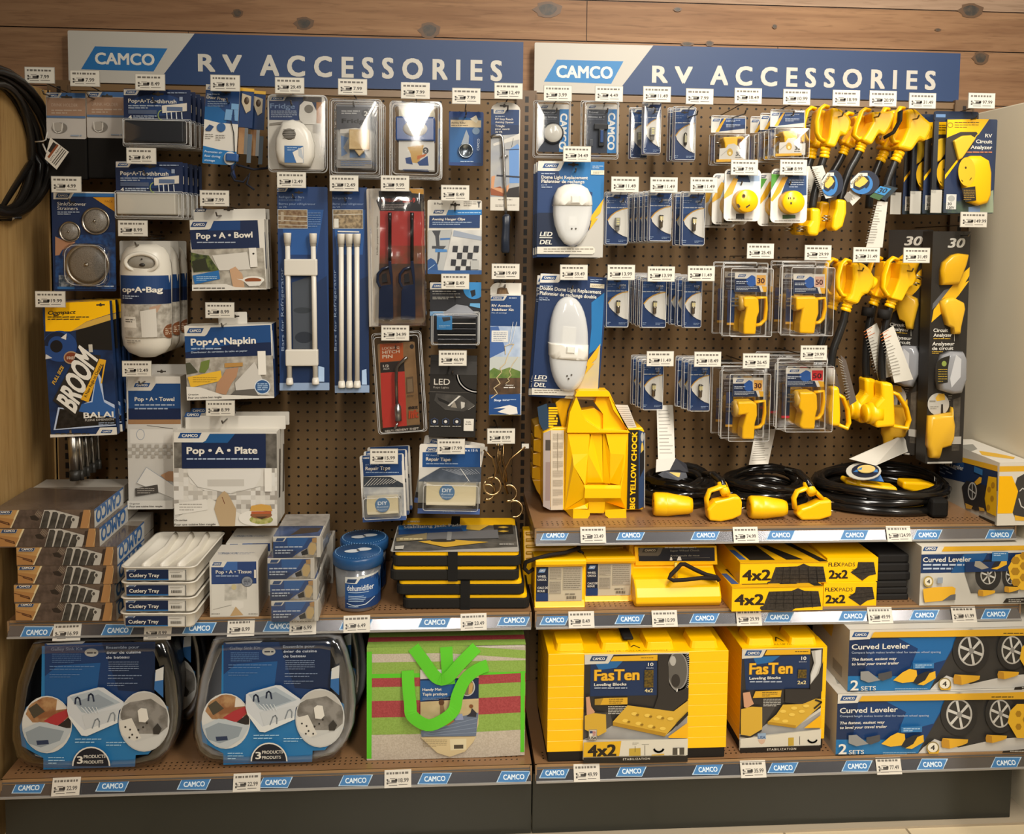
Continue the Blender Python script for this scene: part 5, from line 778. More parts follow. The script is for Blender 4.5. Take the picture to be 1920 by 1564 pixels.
def d2(k, f):
    f.p('1a3362', 120, 405, 678, 430, 610, 1450, 70, 1400); f.p('1672b8', 560, 640, 665, 560, 640, 990, 540, 1060, 560, 850); f.p('b4a890~c8b478~10', 632, 980, 608, 1450, 330, 1430, 520, 1190); f.p('d6d0c6', 120, 402, 330, 410, 300, 470, 285, 478, 118, 478); f.logo(150, 422, 280, 455, LOGO); f.g(550, 445, 650, 475, 2, '8fa2c0', fill=.4); f.r(548, 488, 665, 522, 'cfc5ae'); f.g(560, 495, 655, 515, 2, '8a7a5a', fill=.4); f.g(140, 500, 245, 512, 1, 'b4c0d2'); f.t(138, 520, 640, 552, 'Double Dome Light Replacement', 'dcd8ce', .02); f.t(138, 562, 602, 592, 'Plafonnier de rechange double', 'dcd8ce', .02); f.t(136, 595, 205, 607, 'pour VR', 'b4c0d2', .0); f.g(136, 612, 220, 624, 1, 'b4c0d2')
    f.p('e2a81e', 632, 975, 605, 1090, 560, 1135, 582, 1135, 505, 1225, 525, 1160, 518, 1155, 530, 1110); f.tq('LED', 'dcd8ce', 96, 1262, 192, 1266, 104, 1228, .03); f.l('dcd8ce', 6, 92, 1275, 195, 1278); f.tq('DEL', 'dcd8ce', 92, 1322, 185, 1328, 100, 1288, .03); f.p('cfc9bc', 72, 1335, 420, 1350, 420, 1398, 72, 1390); f.g(95, 1345, 400, 1380, 2, '7a7264', fill=.4)
oval = lambda cx, cy, rx, ry, p=2.4, n=36: [(cx+rx*abs(cos(2*pi*i/n))**(2/p)*(1 if cos(2*pi*i/n) > 0 else -1), cy+ry*abs(sin(2*pi*i/n))**(2/p)*(1 if sin(2*pi*i/n) > 0 else -1)) for i in range(n)]
D1P = [(265, 1110), (275, 1030), (310, 965), (370, 935), (440, 928), (510, 935), (570, 970), (605, 1040), (612, 1110), (608, 1200), (590, 1290), (555, 1390), (505, 1455), (435, 1485), (365, 1455), (315, 1390), (280, 1290), (266, 1200)]
k = dome('B4', ((142, 720), (740, 728), (708, 1578), (126, 1572)), 'large blue card with single white LED dome light', (1082, 289), '34.49', d1, D1P, (900, 1112), (415, 1035, 495, 1100, ((422, 1322), (458, 1322))), 'single dome light card'); k.stack(3, .022, -.003, -.002)
k = dome('B5', ((120, 405), (676, 430), (610, 1445), (72, 1395)), 'tall blue card with double LED dome light, above the yellow chock', (1076, 511), '59.49', d2, oval(368, 975, 160, 385, 2.3), (945, 1068), (340, 990, 412, 1040, ((350, 1222), (385, 1215), (362, 1245))), 'double dome light card'); k.stack(2, .03, -.005, -.006)
YP = 'fabf04/s'
# small plug adapters
def adapter(tagxy, price, lab, dx, dy_, D, n, what):
    o = CR['B6']; CR['ad'] = (o[0]+dx/o[2], o[1]+dy_/o[2], o[2]); hook('P', *tagxy, price, what); k = Pk('adapter_pack', lab, PK, 'ad', 680, 285, 985, 700, D); b = MB(); (a, z0), (c, z1) = k.lp(682, 415), k.lp(985, 285); b.box(a, c, 0, .0015, z0, z1, 'c9c5bc'); f = k.front(b)
    f.p('1d4686', 775, 290, 985, 290, 985, 380, 730, 410, 735, 400); f.p('16346a', 775, 345, 985, 345, 985, 380, 740, 405); f.p('dca62a', 760, 345, 800, 290, 815, 290, 750, 410, 720, 410); f.logo(695, 292, 765, 315); f.g(815, 300, 940, 325, 2, 'b8c4d8', fill=.4); f.g(815, 340, 940, 370, 3, 'b8c4d8', fill=.4); b.build('header_card', k.root)
    b = MB(); b.prism([k.lp(*p) for p in ((768, 470), (780, 462), (940, 455), (960, 470), (965, 555), (940, 560), (935, 478), (900, 480), (898, 540), (880, 560), (890, 620), (790, 620), (785, 520))], -.02, .016, YP); b.build('plug_body', k.root, bev=.003); b = MB()
    for y in (508,): (x, z) = k.lp(770, y); b.tube([(x, -.004, z), (x-.018, -.004, z)], .0015, 'b9b4aa/m', 6); b.tube([(x, .006, z), (x-.014, .006, z)], .0015, 'b9b4aa/m', 6)
    b.build('prongs', k.root); b = MB(); b.prism([k.lp(*p) for p in ((730, 675), (735, 565), (790, 560), (810, 530), (860, 520), (900, 545), (915, 575), (965, 570), (962, 672))], -.024, -.022, 'cfcac0'); f = k.front(b, -.024, clip=False); f.p('dca62a', 730, 655, 962, 650, 962, 672, 730, 677); f.c(850, 590, 26, 34, 'c9a23c'); f.c(850, 600, 12, 14, 'e8d8a0'); f.t(902, 585, 948, 622, '30', '3a3630', .03); f.g(895, 630, 950, 640, 1, '6a645a'); f.l('b0aca4', 6, 770, 620, 830, 570); b.build('insert_card', k.root)
    b = MB(); (a, z0), (c, z1) = k.lp(690, 660), k.lp(735, 440); b.box(a, c, .014, .016, z0, z1, '23447e'); b.build('back_card', k.root); k.shell(662, 440, 990, 705, .012, .040, .003, .98); k.shell(676, 270, 992, 705, .018, .004, .003, 1, name='clear_back'); k.stack(n, .047, -.010, -.003)
adapter((1403, 180), '18.49', 'small clear pack of yellow plug adapter pushed back on its hook', -525, 52, .13, 1, 'set-back adapter pack'); adapter((1494, 182), '10.99', 'small clear pack of yellow plug adapter', 0, 0, .215, 3, 'adapter packs')
# round receptacle cards
def recept(tagxy, price, lab, q, c, green, n, what):
    hook('P', *tagxy, price, what); k = Pk('receptacle_pack', lab, PK, 'B6', *q, .225); b = k.card('d8d5ce', .003, .012); f = k.front(b); x0, y0, x1, y1 = q
    if green: f.p('4c8c34', x0, 835, x0+90, 840, x0+20, 960, x0, 1000); f.p('1b4076', x0+160, 850, x1, 850, x1, 1025, x0+90, 1040); f.p('d8a21e', x0+110, 865, x0+160, 865, x0+90, 1000, x0+20, 1080, x0, 1070); f.p('3a5a2a', x0+110, 1200, x0+225, 1200, x0+225, 1230, x0+110, 1235); f.g(x0+170, 880, x0+300, 960, 4, 'b8c4d8', fill=.3)
    else: f.p('8fa8c8', x0+110, 850, x1, 850, x1, 930, x0+70, 990); f.p('c8d6e4', x0+100, 905, x1, 900, x1, 1000, x0+60, 1010); f.p('1b3a6c', x0+130, 845, x0+215, 840, x0+240, 910, x0+110, 905); f.p('d8a83c', x0+90, 870, x0+130, 880, x0+80, 1010, x0, 1060, x0, 1030); f.r(x0+110, 1190, x0+185, 1240, '34322e')
    f.logo(x0+25, y0+18, x0+85, y0+42, '2a3a5c'); k.slot(f, (x0+x1)/2+5, y0+62, .02); f.g(x0+40, y1-25, x1-60, y1-12, 1, '8a857c'); b.build('card', k.root)
    (cx, cz), (ex, _) = k.lp(*c), k.lp(c[0]+98, c[1]); r = ex-cx; b = MB(); b.lathe([(r*1.04, 0), (r*1.0, -.03), (r*.93, -.034), (0, -.034)], YP, 36, (cx, 0, cz), 'y'); f = Face(b, 'B6', (0, -.0342, 0), (1, 0, 0), (0, 0, 1), k.W)
    if green: [f.r(x, 1043, x+9, 1060, '33291a') for x in (842, 858, 890)]; f.r(862, 1085, 876, 1105, '33291a')
    else: f.c(447, 1032, 17, 20, '8a6a1a'); f.c(449, 1030, 9, 12, '1f1a12'); f.p('33291a', 388, 1105, 396, 1098, 418, 1120, 414, 1135, 400, 1138); f.p('33291a', 468, 1125, 502, 1105, 504, 1115, 472, 1140)
    b.build('receptacle', k.root); k.stack(n, .05, -.016, -.008)
recept((1396, 314), '7.99', 'white card of round yellow three-slot receptacle', (268, 792, 590, 1255), (443, 1080), 0, 3, 'three-slot receptacle cards'); recept((1488, 314), '8.99', 'green and navy card of round yellow receptacle', (682, 790, 1006, 1270), (852, 1090), 1, 2, 'green receptacle cards')
# large plug clamshells
def plugpack(tagxy, price, lab, S, card, num, col, body, handle, prong, n, what, red=0):
    hook('P', *tagxy, price, what); k = Pk('plug_pack', lab, PK, 'B7', *S, .225); x0, y0, x1, y1 = card; b = MB(); (a, z0), (c, z1) = k.lp(x0, y1), k.lp(x1, y0); b.box(a, c, .002, .0035, z0, z1, 'cfcabf'); f = k.front(b, .002); w, h = x1-x0, y1-y0
    f.r(x0, y0+h*.22, x1, y1, '1a2c52'); f.c(x0+w*.52, y0+h*.42, w*.16, h*.3, '1d57b0'); f.p('cfcabf', x0, y0, x1, y0, x1, y0+h*.02, x0+w*.6, y0+h*.02, x0+w*.38, y0+h*.3, x0, y0+h*.3); f.logo(x0+w*.09, y0+h*.08, x0+w*.36, y0+h*.22); f.p('cfcabf', x0+w*.64, y0, x1, y0, x1, y0+h, x0+w*.82, y0+h, x0+w*.76, y0+h*.7, x0+w*.66, y0+h*.66); f.p('dca62a', x0+w*.84, y0+h*.68, x1, y0+h*.72, x1, y1, x0+w*.9, y1)
    f.r(x0+w*.68, y0+h*.12, x0+w*.97, y0+h*.66, col); f.t(x0+w*.71, y0+h*.27, x0+w*.93, y0+h*.54, num, '3a1410' if red else '4a1e14', .04); f.g(x0+w*.04, y0+h*.42, x0+w*.4, y0+h*.58, 2, 'c8d0dc', fill=.4); f.g(x0+w*.04, y0+h*.7, x0+w*.7, y0+h*.92, 3, 'c8d0dc', fill=.3); b.build('header_card', k.root)
    b = MB(); b.prism([k.lp(*p) for p in body], -.032, .012, YP); b.build('plug_body', k.root, bev=.005, segs=3); b = MB(); b.tube([(lambda q: (q[0], -.012, q[1]))(k.lp(*p)) for p in handle], .0055, YP, 8, flat=(.8, 1.5)); b.build('plug_handle', k.root)
    b = MB(); x, y, r_ = prong; (cx, cz), (ex, ez) = k.lp(x, y), k.lp(x, y+r_); r_ = cz-ez; b.lathe([(r_, 0), (r_, -.012), (r_*.92, -.016)], 'caa24a/s', 20, (cx+.012, -.010, cz), 'x'); b.lathe([(r_*.92, -.004), (r_*.8, -.006), (0, -.006)], 'e0ae2a/s', 20, (cx+.012-.010, -.010, cz), 'x'); b.build('plug_face', k.root)
    b = MB(); [b.box(cx-.022, cx, -.014+d, -.012+d, cz+e-.002, cz+e+.002, 'b9b4aa/m') for d, e in ((0, .012), (0, -.006), (.006, .004))]; b.build('prongs', k.root)
    b = MB(); (a, z0), (c, z1) = k.lp(S[0]+(S[2]-S[0])*.14, S[3]-(S[3]-S[1])*.18), k.lp(S[0]+(S[2]-S[0])*.32, S[1]+(S[3]-S[1])*.34); b.box(a, c, .012, .014, z0, z1, '1d3a6c' if not red else '22304a'); b.box(a, c, .0115, .014, z0-.006, z0, 'c42a3c' if red else 'd8a23a'); b.build('back_card', k.root); k.shell(*S, .016, .056, .004, .97); k.shell(S[0]-6, S[1]-30, S[2]+8, S[3]+6, .02, .003, .004, 1, name='clear_back'); k.stack(n, .066, -.006, .0)
plugpack((1426, 471), '25.45', 'clamshell of yellow plug with orange 30 label, upper row', (132, 238, 462, 738), (226, 280, 458, 420), '30', 'd8a24a', ((262, 452), (350, 448), (372, 470), (376, 560), (360, 600), (350, 722), (262, 720), (262, 640), (285, 530), (262, 520)), ((372, 462), (440, 458), (442, 540), (435, 620), (400, 655), (358, 662)), (255, 500, 55), 2, 'upper 30 amp plug packs')
plugpack((1534, 474), '29.99', 'clamshell of yellow plug with pink 50 label, upper row', (562, 230, 903, 732), (655, 290, 885, 432), '50', 'c9a08c', ((640, 450), (780, 448), (806, 470), (806, 570), (790, 620), (776, 718), (668, 714), (670, 640), (690, 540), (645, 550)), ((806, 470), (868, 462), (872, 540), (858, 610), (830, 640), (792, 645)), (655, 500, 58), 2, 'upper 50 amp plug packs')
plugpack((1418, 677), '26.45', 'clamshell of yellow plug with orange 30 label, lower row', (122, 992, 444, 1488), (212, 1050, 434, 1188), '30', 'd8a24a', ((220, 1210), (330, 1206), (360, 1225), (362, 1310), (345, 1370), (340, 1482), (252, 1480), (255, 1400), (285, 1300), (222, 1310)), ((360, 1222), (430, 1212), (432, 1300), (420, 1375), (395, 1402), (345, 1410)), (215, 1270, 60), 2, 'lower 30 amp plug packs')
plugpack((1526, 662), '29.99', 'clamshell of yellow plug with red 50 label, lower row', (528, 935, 898, 1422), (600, 978, 878, 1115), '50', 'c42a2c', ((668, 1140), (770, 1136), (795, 1160), (798, 1260), (785, 1310), (778, 1410), (690, 1408), (668, 1385), (690, 1290), (665, 1260)), ((795, 1150), (858, 1140), (862, 1220), (850, 1300), (828, 1335), (790, 1345)), (660, 1200, 60), 3, 'lower 50 amp plug packs', 1)
# dogbone power adapters
def pv(k, x, y, d=0): q = k.lp(x, y); return V((q[0], d, q[1]))
def dogbone(cr, D, lab, anchor, body, handle, neck, cord, low, lowh=None, face=None, prongs=(), tie=None, dep=.026, hook_=None):
    k = Pk('power_adapter', lab, 'power adapter', cr, anchor[0]-10, anchor[1]-20, anchor[0]+10, anchor[1], D, group='dogbone power adapters')
    b = MB(); b.prism([k.lp(*p) for p in body], -dep, dep, YP); c = (sum(p[0] for p in body)/len(body), sum(p[1] for p in body)/len(body)); b.build('plug_head', k.root, bev=.009, segs=3)
    if face: (x, y, rx, ry, ang) = face; p = pv(k, x, y); e = pv(k, x+rx, y).x-p.x; R_ = Matrix.Rotation(radians(ang), 3, 'Y'); b = MB(); L = [(1.0, -.03), (1.0, .006), (.92, .010), (0, .010)]; vs = []; b.tube([p+R_ @ V((h, 0, 0)) for r_, h in L], [max(e*r_, .0005) for r_, h in L], YP, 20); b.build('plug_face', k.root)
    b = MB(); b.tube([pv(k, *p) for p in handle], .0072, YP, 8, flat=(.75, 1.7)); b.build('plug_handle', k.root); b = MB(); (x0, y0, x1, y1, r_) = neck; p, q = pv(k, x0, y0), pv(k, x1, y1); m = lambda t: p+(q-p)*t
    b.tube([m(0), m(.3), m(.34), m(.42), m(.46), m(.6), m(.64), m(.72), m(.76), m(1)], [r_, r_, r_*.85, r_*.85, r_, r_, r_*.85, r_*.85, r_, r_], YP, 14); b.build('strain_relief', k.root)
    P_ = [pv(k, *p) for p in cord]; Q = []
    for i in range(len(P_)-1):
        a, b_, c_, d = P_[max(i-1, 0)], P_[i], P_[i+1], P_[min(i+2, len(P_)-1)]
        for t in (0, .25, .5, .75): Q.append(.5*((2*b_)+(c_-a)*t+(2*a-5*b_+4*c_-d)*t*t+(3*b_-a-3*c_+d)*t**3))
    Q.append(P_[-1]); b = MB(); b.tube(Q, .0098, '1a1918/s', 12); b.build('cord', k.root)
    if low: b = MB(); b.prism([k.lp(*p) for p in low], -dep*.9, dep*.9, YP); b.build('connector', k.root, bev=.008, segs=3)
    if lowh: b = MB(); b.tube([pv(k, *p) for p in lowh], .0072, YP, 8, flat=(.75, 1.7)); b.build('connector_handle', k.root)
    if prongs:
        b = MB()
        for x0, y0, x1, y1 in prongs: p, q = pv(k, x0, y0, -.006), pv(k, x1, y1, -.006); b.tube([p, q], .002, 'c2b9a4/m', 6); b.tube([p+V((0, .012, -.004)), q+V((0, .012, -.004))], .002, 'c2b9a4/m', 6)
        b.build('prongs', k.root)
    return k
def badge(k, cr, cx, cy, rx, ry, d, rot=0):
    b = MB(); c = pv(k, cx, cy, -d); n = 28; q = [k.lp(cx+rx*cos(2*pi*i/n), cy+ry*sin(2*pi*i/n)) for i in range(n)]; b.prism(q, -d, -d+.0012, '1a2238'); f = Face(b, cr, (0, -d, 0), (1, 0, 0), (0, 0, 1), k.W); f.c(cx+rx*.05, cy+ry*.05, rx*.86, ry*.86, '2a7ac8'); f.c(cx-rx*.05, cy-ry*.1, rx*.72, ry*.7, '1a2238')
    f.p('d8b24a', cx-rx*.5, cy-ry*.3, cx, cy-ry*.62, cx+rx*.3, cy-ry*.5, cx+rx*.55, cy-ry*.2, cx+rx*.3, cy+ry*.1, cx-rx*.1, cy+ry*.35, cx-rx*.45, cy+ry*.2); f.p('e6dcc0', cx-rx*.8, cy+ry*.4, cx-rx*.78, cy-ry*.2, cx-rx*.2, cy-ry*.85, cx+rx*.5, cy-ry*.85, cx+rx*.5, cy-ry*.6, cx-rx*.1, cy-ry*.6, cx-rx*.55, cy-ry*.05, cx-rx*.6, cy+ry*.4); f.tq('POWERGRIP', '1a2238', cx-rx*.62, cy+ry*.2, cx+rx*.2, cy-ry*.62, cx-rx*.8, cy+ry*.0, .02); f.p('2a7ac8', cx-rx*.4, cy+ry*.75, cx+rx*.3, cy+ry*.35, cx+rx*.4, cy+ry*.5, cx-rx*.2, cy+ry*.85); b.build('badge_tag', k.root)
def strip(k, cr, q, d, logo=0, name='care_tag', m='c9c5ba'):
    b = MB(); p = [k.lp(*c) for c in q]; b.prism(p, -d, -d+.0008, m); f = Face(b, cr, (0, -d, 0), (1, 0, 0), (0, 0, 1), k.W); (ax, ay), (bx, by), (cx, cy), (dx, dy) = q
    for i in range(15):
        t = .08+i*.058; R = random.Random(i); s0, s1 = .1, R.uniform(.6, .9); L = lambda s: (ax+(bx-ax)*s+((dx-ax)*(1-s)+(cx-bx)*s)*t, ay+(by-ay)*s+((dy-ay)*(1-s)+(cy-by)*s)*t); f.l('8a857c' if i > 2 or not logo else 'b8622a', 4, *L(s0), *L(s1))
    b.build(name, k.root)
hook('P', 1587, 184, '18.99', 'leftmost short power adapters', .27); hook('P', 1656, 185, '20.99', 'middle short power adapters', .27); hook('P', 1730, 189, '31.49', 'rightmost short power adapters', .27)
k = dogbone('B8', .2, 'yellow handled power adapter, top row beside the adapter packs', (290, 640), ((318, 232), (390, 250), (455, 305), (478, 345), (462, 420), (430, 470), (392, 452), (345, 560), (268, 540), (290, 480), (300, 400)), ((318, 225), (285, 212), (250, 240), (222, 340), (222, 430), (245, 480), (295, 510)), (298, 552, 285, 638, .0125), ((288, 620), (262, 700), (235, 820), (205, 940), (188, 1050)), ((150, 1045), (232, 1052), (232, 1180), (212, 1280), (130, 1272), (122, 1195), (150, 1150)), None, (470, 385, 20, 20, 25), ((125, 1200, 68, 1196), (125, 1225, 68, 1222)))
strip(k, 'B8', ((150, 715), (240, 705), (330, 960), (265, 975)), .026); k.stack(2, .05, -.014, .002, jit=0); badge(k, 'B8', 325, 850, 78, 108, .028)
k = dogbone('B8', .2, 'yellow handled power adapter, top row middle, with round badge', (570, 590), ((640, 270), (720, 268), (815, 262), (830, 300), (790, 400), (745, 465), (700, 440), (640, 540), (560, 500), (600, 440), (650, 350)), ((655, 250), (620, 240), (590, 262), (545, 380), (525, 450), (560, 485), (600, 470)), (598, 520, 572, 585, .0125), ((578, 575), (540, 650), (490, 740), (445, 870), (415, 990)), ((360, 975), (440, 985), (440, 1090), (410, 1200), (350, 1245), (320, 1215), (330, 1120), (352, 1060)), None, (770, 400, 22, 22, 30), ((325, 1115, 275, 1112), (325, 1140, 275, 1138)))
b = MB(); b.tube([pv(k, 860, 270, -.03), pv(k, 850, 350, -.034), pv(k, 800, 440, -.034), pv(k, 745, 480, -.02)], .008, '15130f/r', 8, flat=(.5, 1.5)); b.build('strap', k.root); k.stack(2, .05, -.022, -.004); badge(k, 'B8', 585, 845, 108, 98, .03); strip(k, 'B8', ((470, 905), (555, 965), (490, 1030), (435, 960)), .02)
k = dogbone('B8', .2, 'yellow handled power adapter, top row beside the circuit analyzer', (870, 690), ((920, 250), (1000, 245), (1075, 320), (1130, 365), (1120, 430), (1075, 515), (1030, 495), (965, 590), (850, 560), (890, 500), (930, 400)), ((935, 235), (905, 228), (880, 270), (860, 400), (835, 470), (850, 505), (895, 510)), (905, 585, 865, 668, .0135), ((872, 650), (840, 730), (800, 840), (780, 950), (770, 1060)), None, None, (1105, 410, 26, 26, 30))
k.stack(2, .05, -.016, .004); strip(k, 'B8', ((690, 995), (772, 1000), (730, 1370), (597, 1368)), .022); b = MB(); q_ = ((740, 862), (842, 890), (740, 990), (640, 950)); b.prism([k.lp(*p) for p in q_], -.03, -.029, '20303a'); f = Face(b, 'B8', (0, -.03, 0), (1, 0, 0), (0, 0, 1), k.W); f.p('2a8ad0', 745, 868, 835, 890, 778, 945, 695, 920); f.tq('30', '1a2a3a', 720, 920, 785, 925, 745, 882, .03); f.p('3a5a34', 690, 925, 770, 950, 735, 985, 655, 955); b.build('amp_tag', k.root)
hook('P', 1625, 478, '31.49', 'lower left long power adapters', .27); hook('P', 1719, 479, '31.49', 'lower right long power adapters', .27)
k = dogbone('C1', .2, 'long yellow handled power adapter, lower row beside the plug packs', (300, 520), ((325, 190), (395, 185), (440, 225), (478, 290), (465, 340), (430, 390), (395, 400), (362, 465), (280, 440), (310, 390), (330, 300)), ((335, 180), (305, 168), (275, 195), (250, 280), (248, 350), (275, 400), (320, 415)), (325, 440, 302, 510, .0135), ((305, 500), (285, 590), (250, 690), (215, 800), (205, 1000)), ((180, 1005), (240, 1005), (245, 1060), (250, 1200), (245, 1270), (175, 1262), (165, 1150), (188, 1060)), ((243, 1060), (285, 1085), (315, 1160), (325, 1250), (310, 1290), (242, 1262)), (470, 320, 44, 44, 28))
b = MB(); b.tube([pv(k, 206, 885, 0), pv(k, 205, 995, 0)], .0105, 'cfcbc0', 12); b.build('warning_wrap', k.root); strip(k, 'C1', ((248, 795), (285, 830), (355, 1100), (310, 1130)), .02, m='5a5048'); k.stack(2, .05, -.015, .001)
k = dogbone('C1', .2, 'long yellow handled power adapter, lower row beside the tall black pack', (590, 490), ((640, 185), (690, 190), (735, 240), (745, 285), (720, 340), (700, 345), (650, 440), (575, 420), (600, 370), (630, 290)), ((650, 170), (620, 155), (590, 180), (560, 270), (548, 350), (575, 400), (620, 410)), (620, 420, 595, 485, .0135), ((600, 480), (580, 560), (555, 700), (545, 850), (548, 980)), ((515, 972), (595, 982), (602, 1040), (612, 1268), (480, 1280), (475, 1130), (520, 1080)), ((600, 1045), (650, 1065), (705, 1150), (725, 1230), (710, 1290), (605, 1272)), (738, 300, 26, 26, 25), ((765, 268, 812, 288), (752, 318, 788, 328)))
b = MB(); p = pv(k, 480, 1190); e = pv(k, 480, 1260); r_ = p.z-e.z; b.lathe([(r_, .02), (r_, -.012), (r_*.85, -.012), (r_*.85, -.02), (r_*.8, -.022), (0, -.022)], YP, 22, (p.x, 0, p.z), 'x'); b.build('connector_face', k.root)
strip(k, 'C1', ((520, 645), (590, 600), (722, 955), (598, 978)), .026, 1); b = MB(); b.tube([pv(k, 565, 500), pv(k, 555, 560)], .016, '181614/r', 12); b.build('cord_clip', k.root); k.stack(2, .05, -.020, .002)
# circuit analyzers
hook('P', 1841, 189, '97.99', 'rv circuit analyzer packs'.replace('rv ', ''), .28); k = Pk('analyzer_pack', 'yellow and navy pack of round circuit analyzer', PK, 'B8', 1258, 318, 1668, 1090, .235); b = k.card('2b3a58', .003); f = k.front(b)
f.p('34302b', 1258, 480, 1440, 420, 1530, 425, 1540, 500, 1258, 820); f.p('2a3a5e', 1636, 318, 1668, 318, 1668, 1090, 1258, 1090, 1258, 830); f.p('4a5a4c~3a4450~40', 1258, 1010, 1668, 940, 1668, 1090, 1258, 1090); f.p('7fa0d0', 1465, 1040, 1560, 1030, 1560, 1085, 1465, 1088); f.p('8f9c84', 1560, 950, 1668, 900, 1668, 1085, 1560, 1085); f.p(YEL, 1258, 325, 1636, 318, 1545, 450, 1530, 425, 1400, 425, 1258, 485); f.p(YEL, 1610, 350, 1636, 318, 1258, 830, 1258, 795); f.o(1315, 370, 20, 20, 4, '3a3018'); f.g(1350, 338, 1550, 398, 3, '6a4e12', fill=.3)
for t_, y, x in (('RV', 470, 1600), ('Circuit', 518, 1525), ('Analyzer', 565, 1480)): f.t(x, y-30, 1657, y, t_, 'dedad0', .02)
f.g(1440, 582, 1655, 600, 1, 'c9805a'); f.r(1280, 935, 1362, 1058, 'd4d2cc'); f.c(1322, 970, 28, 25, 'a8a8a4'); f.t(1290, 1002, 1325, 1024, '30', '2a2622', .02); f.t(1290, 1034, 1345, 1054, '120V', '2a2622', .02); b.build('card', k.root)
b = MB(); q_ = [k.lp(*p) for p in ((1375, 740), (1400, 660), (1460, 625), (1540, 625), (1600, 660), (1620, 760), (1615, 950), (1590, 1010), (1520, 1030), (1440, 1000), (1405, 880))]; c = k.lp(1500, 820); b.loft([[(x, -d, z) for x, z in shr(q_, c, s_)] for d, s_ in ((0, 1), (.014, 1), (.02, .96), (.022, .85))], YP); f = Face(b, 'B8', (0, -.0222, 0), (1, 0, 0), (0, 0, 1), k.W); f.c(1452, 750, 70, 118, 'e6b424/s'); f.c(1443, 718, 8, 10, '3a2c14'); f.l('3a2c14', 6, 1408, 818, 1420, 832); f.l('3a2c14', 6, 1475, 820, 1490, 800); f.p('2a2824', 1410, 885, 1520, 870, 1528, 985, 1440, 1000); f.g(1425, 895, 1515, 985, 6, 'b08a3a', fill=.25); b.build('analyzer_body', k.root)
b = MB(); q_ = [k.lp(*p) for p in ((1330, 500), (1400, 460), (1470, 455), (1510, 480), (1400, 640), (1370, 660))]; b.prism(q_, -.012, 0, 'e0b62c/s'); b.build('plug_top', k.root, bev=.003); b = MB(); (a, z0), (c, z1) = k.lp(1195, 335), k.lp(1562, 258); b.prism(rr(c-a, z1-z0, .006, cx=(a+c)/2, cy=(z0+z1)/2), .006, .01, '22304a/g'); f = Face(b, 'B8', (0, .006, 0), (1, 0, 0), (0, 0, 1), k.W); f.r(1200, 280, 1278, 305, '5f8ac0'); b.box(a, a+.012, .004, .012, .05, z0, '22262e/s'); (a, z0), (c, z1) = k.lp(1160, 1090), k.lp(1258, 900); b.box(a, c, .004, .006, 0, z1, 'b8b4aa'); b.build('clear_holder', k.root); k.stack(3, .055, -.026, -.001)
# tall black analyzers
hook('P', 1826, 412, '149.99', 'tall black analyzer packs', .29); k = Pk('surge_protector_pack', 'tall black pack of yellow and grey circuit analyzer', PK, 'C1', 0, 0, 0, 0, .235, q=((905, -18), (1165, -25), (1078, 1525), (840, 1522))); b = MB(); b.box(-k.w/2, k.w/2, 0, .05, 0, k.h, '2a2724'); f = k.front(b)
f.t(988, 22, 1098, 85, '30', 'b9b6ae', .04, .2); f.p('5f6166', 885, 460, 960, 370, 1040, 345, 1000, 390, 880, 500); f.p('3f3a34~5a544a~40', 1020, 1100, 1070, 1080, 1060, 1440, 1010, 1440); f.p('e6b41e', 875, 585, 890, 500, 990, 370, 1080, 260, 1160, 190, 1155, 230, 1100, 320, 1128, 305, 1060, 400, 960, 510); f.t(888, 625, 985, 648, 'Circuit', 'dedad0', .02); f.t(888, 657, 1012, 680, 'Analyzer', 'dedad0', .02); f.g(888, 688, 1000, 698, 1, 'c9a23a'); f.t(880, 713, 1028, 738, 'Analyseur', 'dedad0', .02); f.t(878, 745, 1020, 768, 'de circuit', 'dedad0', .02); f.g(878, 775, 950, 796, 2, 'c9a23a', fill=.4)
f.c(920, 1130, 72, 75, 'b9b6ae'); f.p('dcae3a', 900, 1090, 920, 1060, 960, 1060, 965, 1100, 910, 1110); f.p('2a2622', 935, 1195, 938, 1130, 950, 1130, 952, 1195); f.g(860, 1100, 900, 1120, 1, '8a867c'); f.g(865, 1140, 920, 1165, 2, '8a867c', fill=.3); f.l('e6e2d8', 2, 1025, 665, 1025, 710); f.r(1005, 1345, 1070, 1395, 'a8a49c'); f.r(845, 1512, 1010, 1525, 'b9b6ae'); f.g(985, 1065, 1010, 1110, 3, '8a867c', fill=.3); b.build('carton', k.root)
def lump(k, pts, d, m, name, y0=0):
    q_ = [k.lp(*p) for p in pts]; c = (sum(p[0] for p in q_)/len(q_), sum(p[1] for p in q_)/len(q_)); b = MB(); b.loft([[(x, -y0-dd, z) for x, z in shr(q_, c, s_)] for dd, s_ in ((0, 1), (d*.6, 1), (d*.9, .93), (d, .8))], m); return b, name
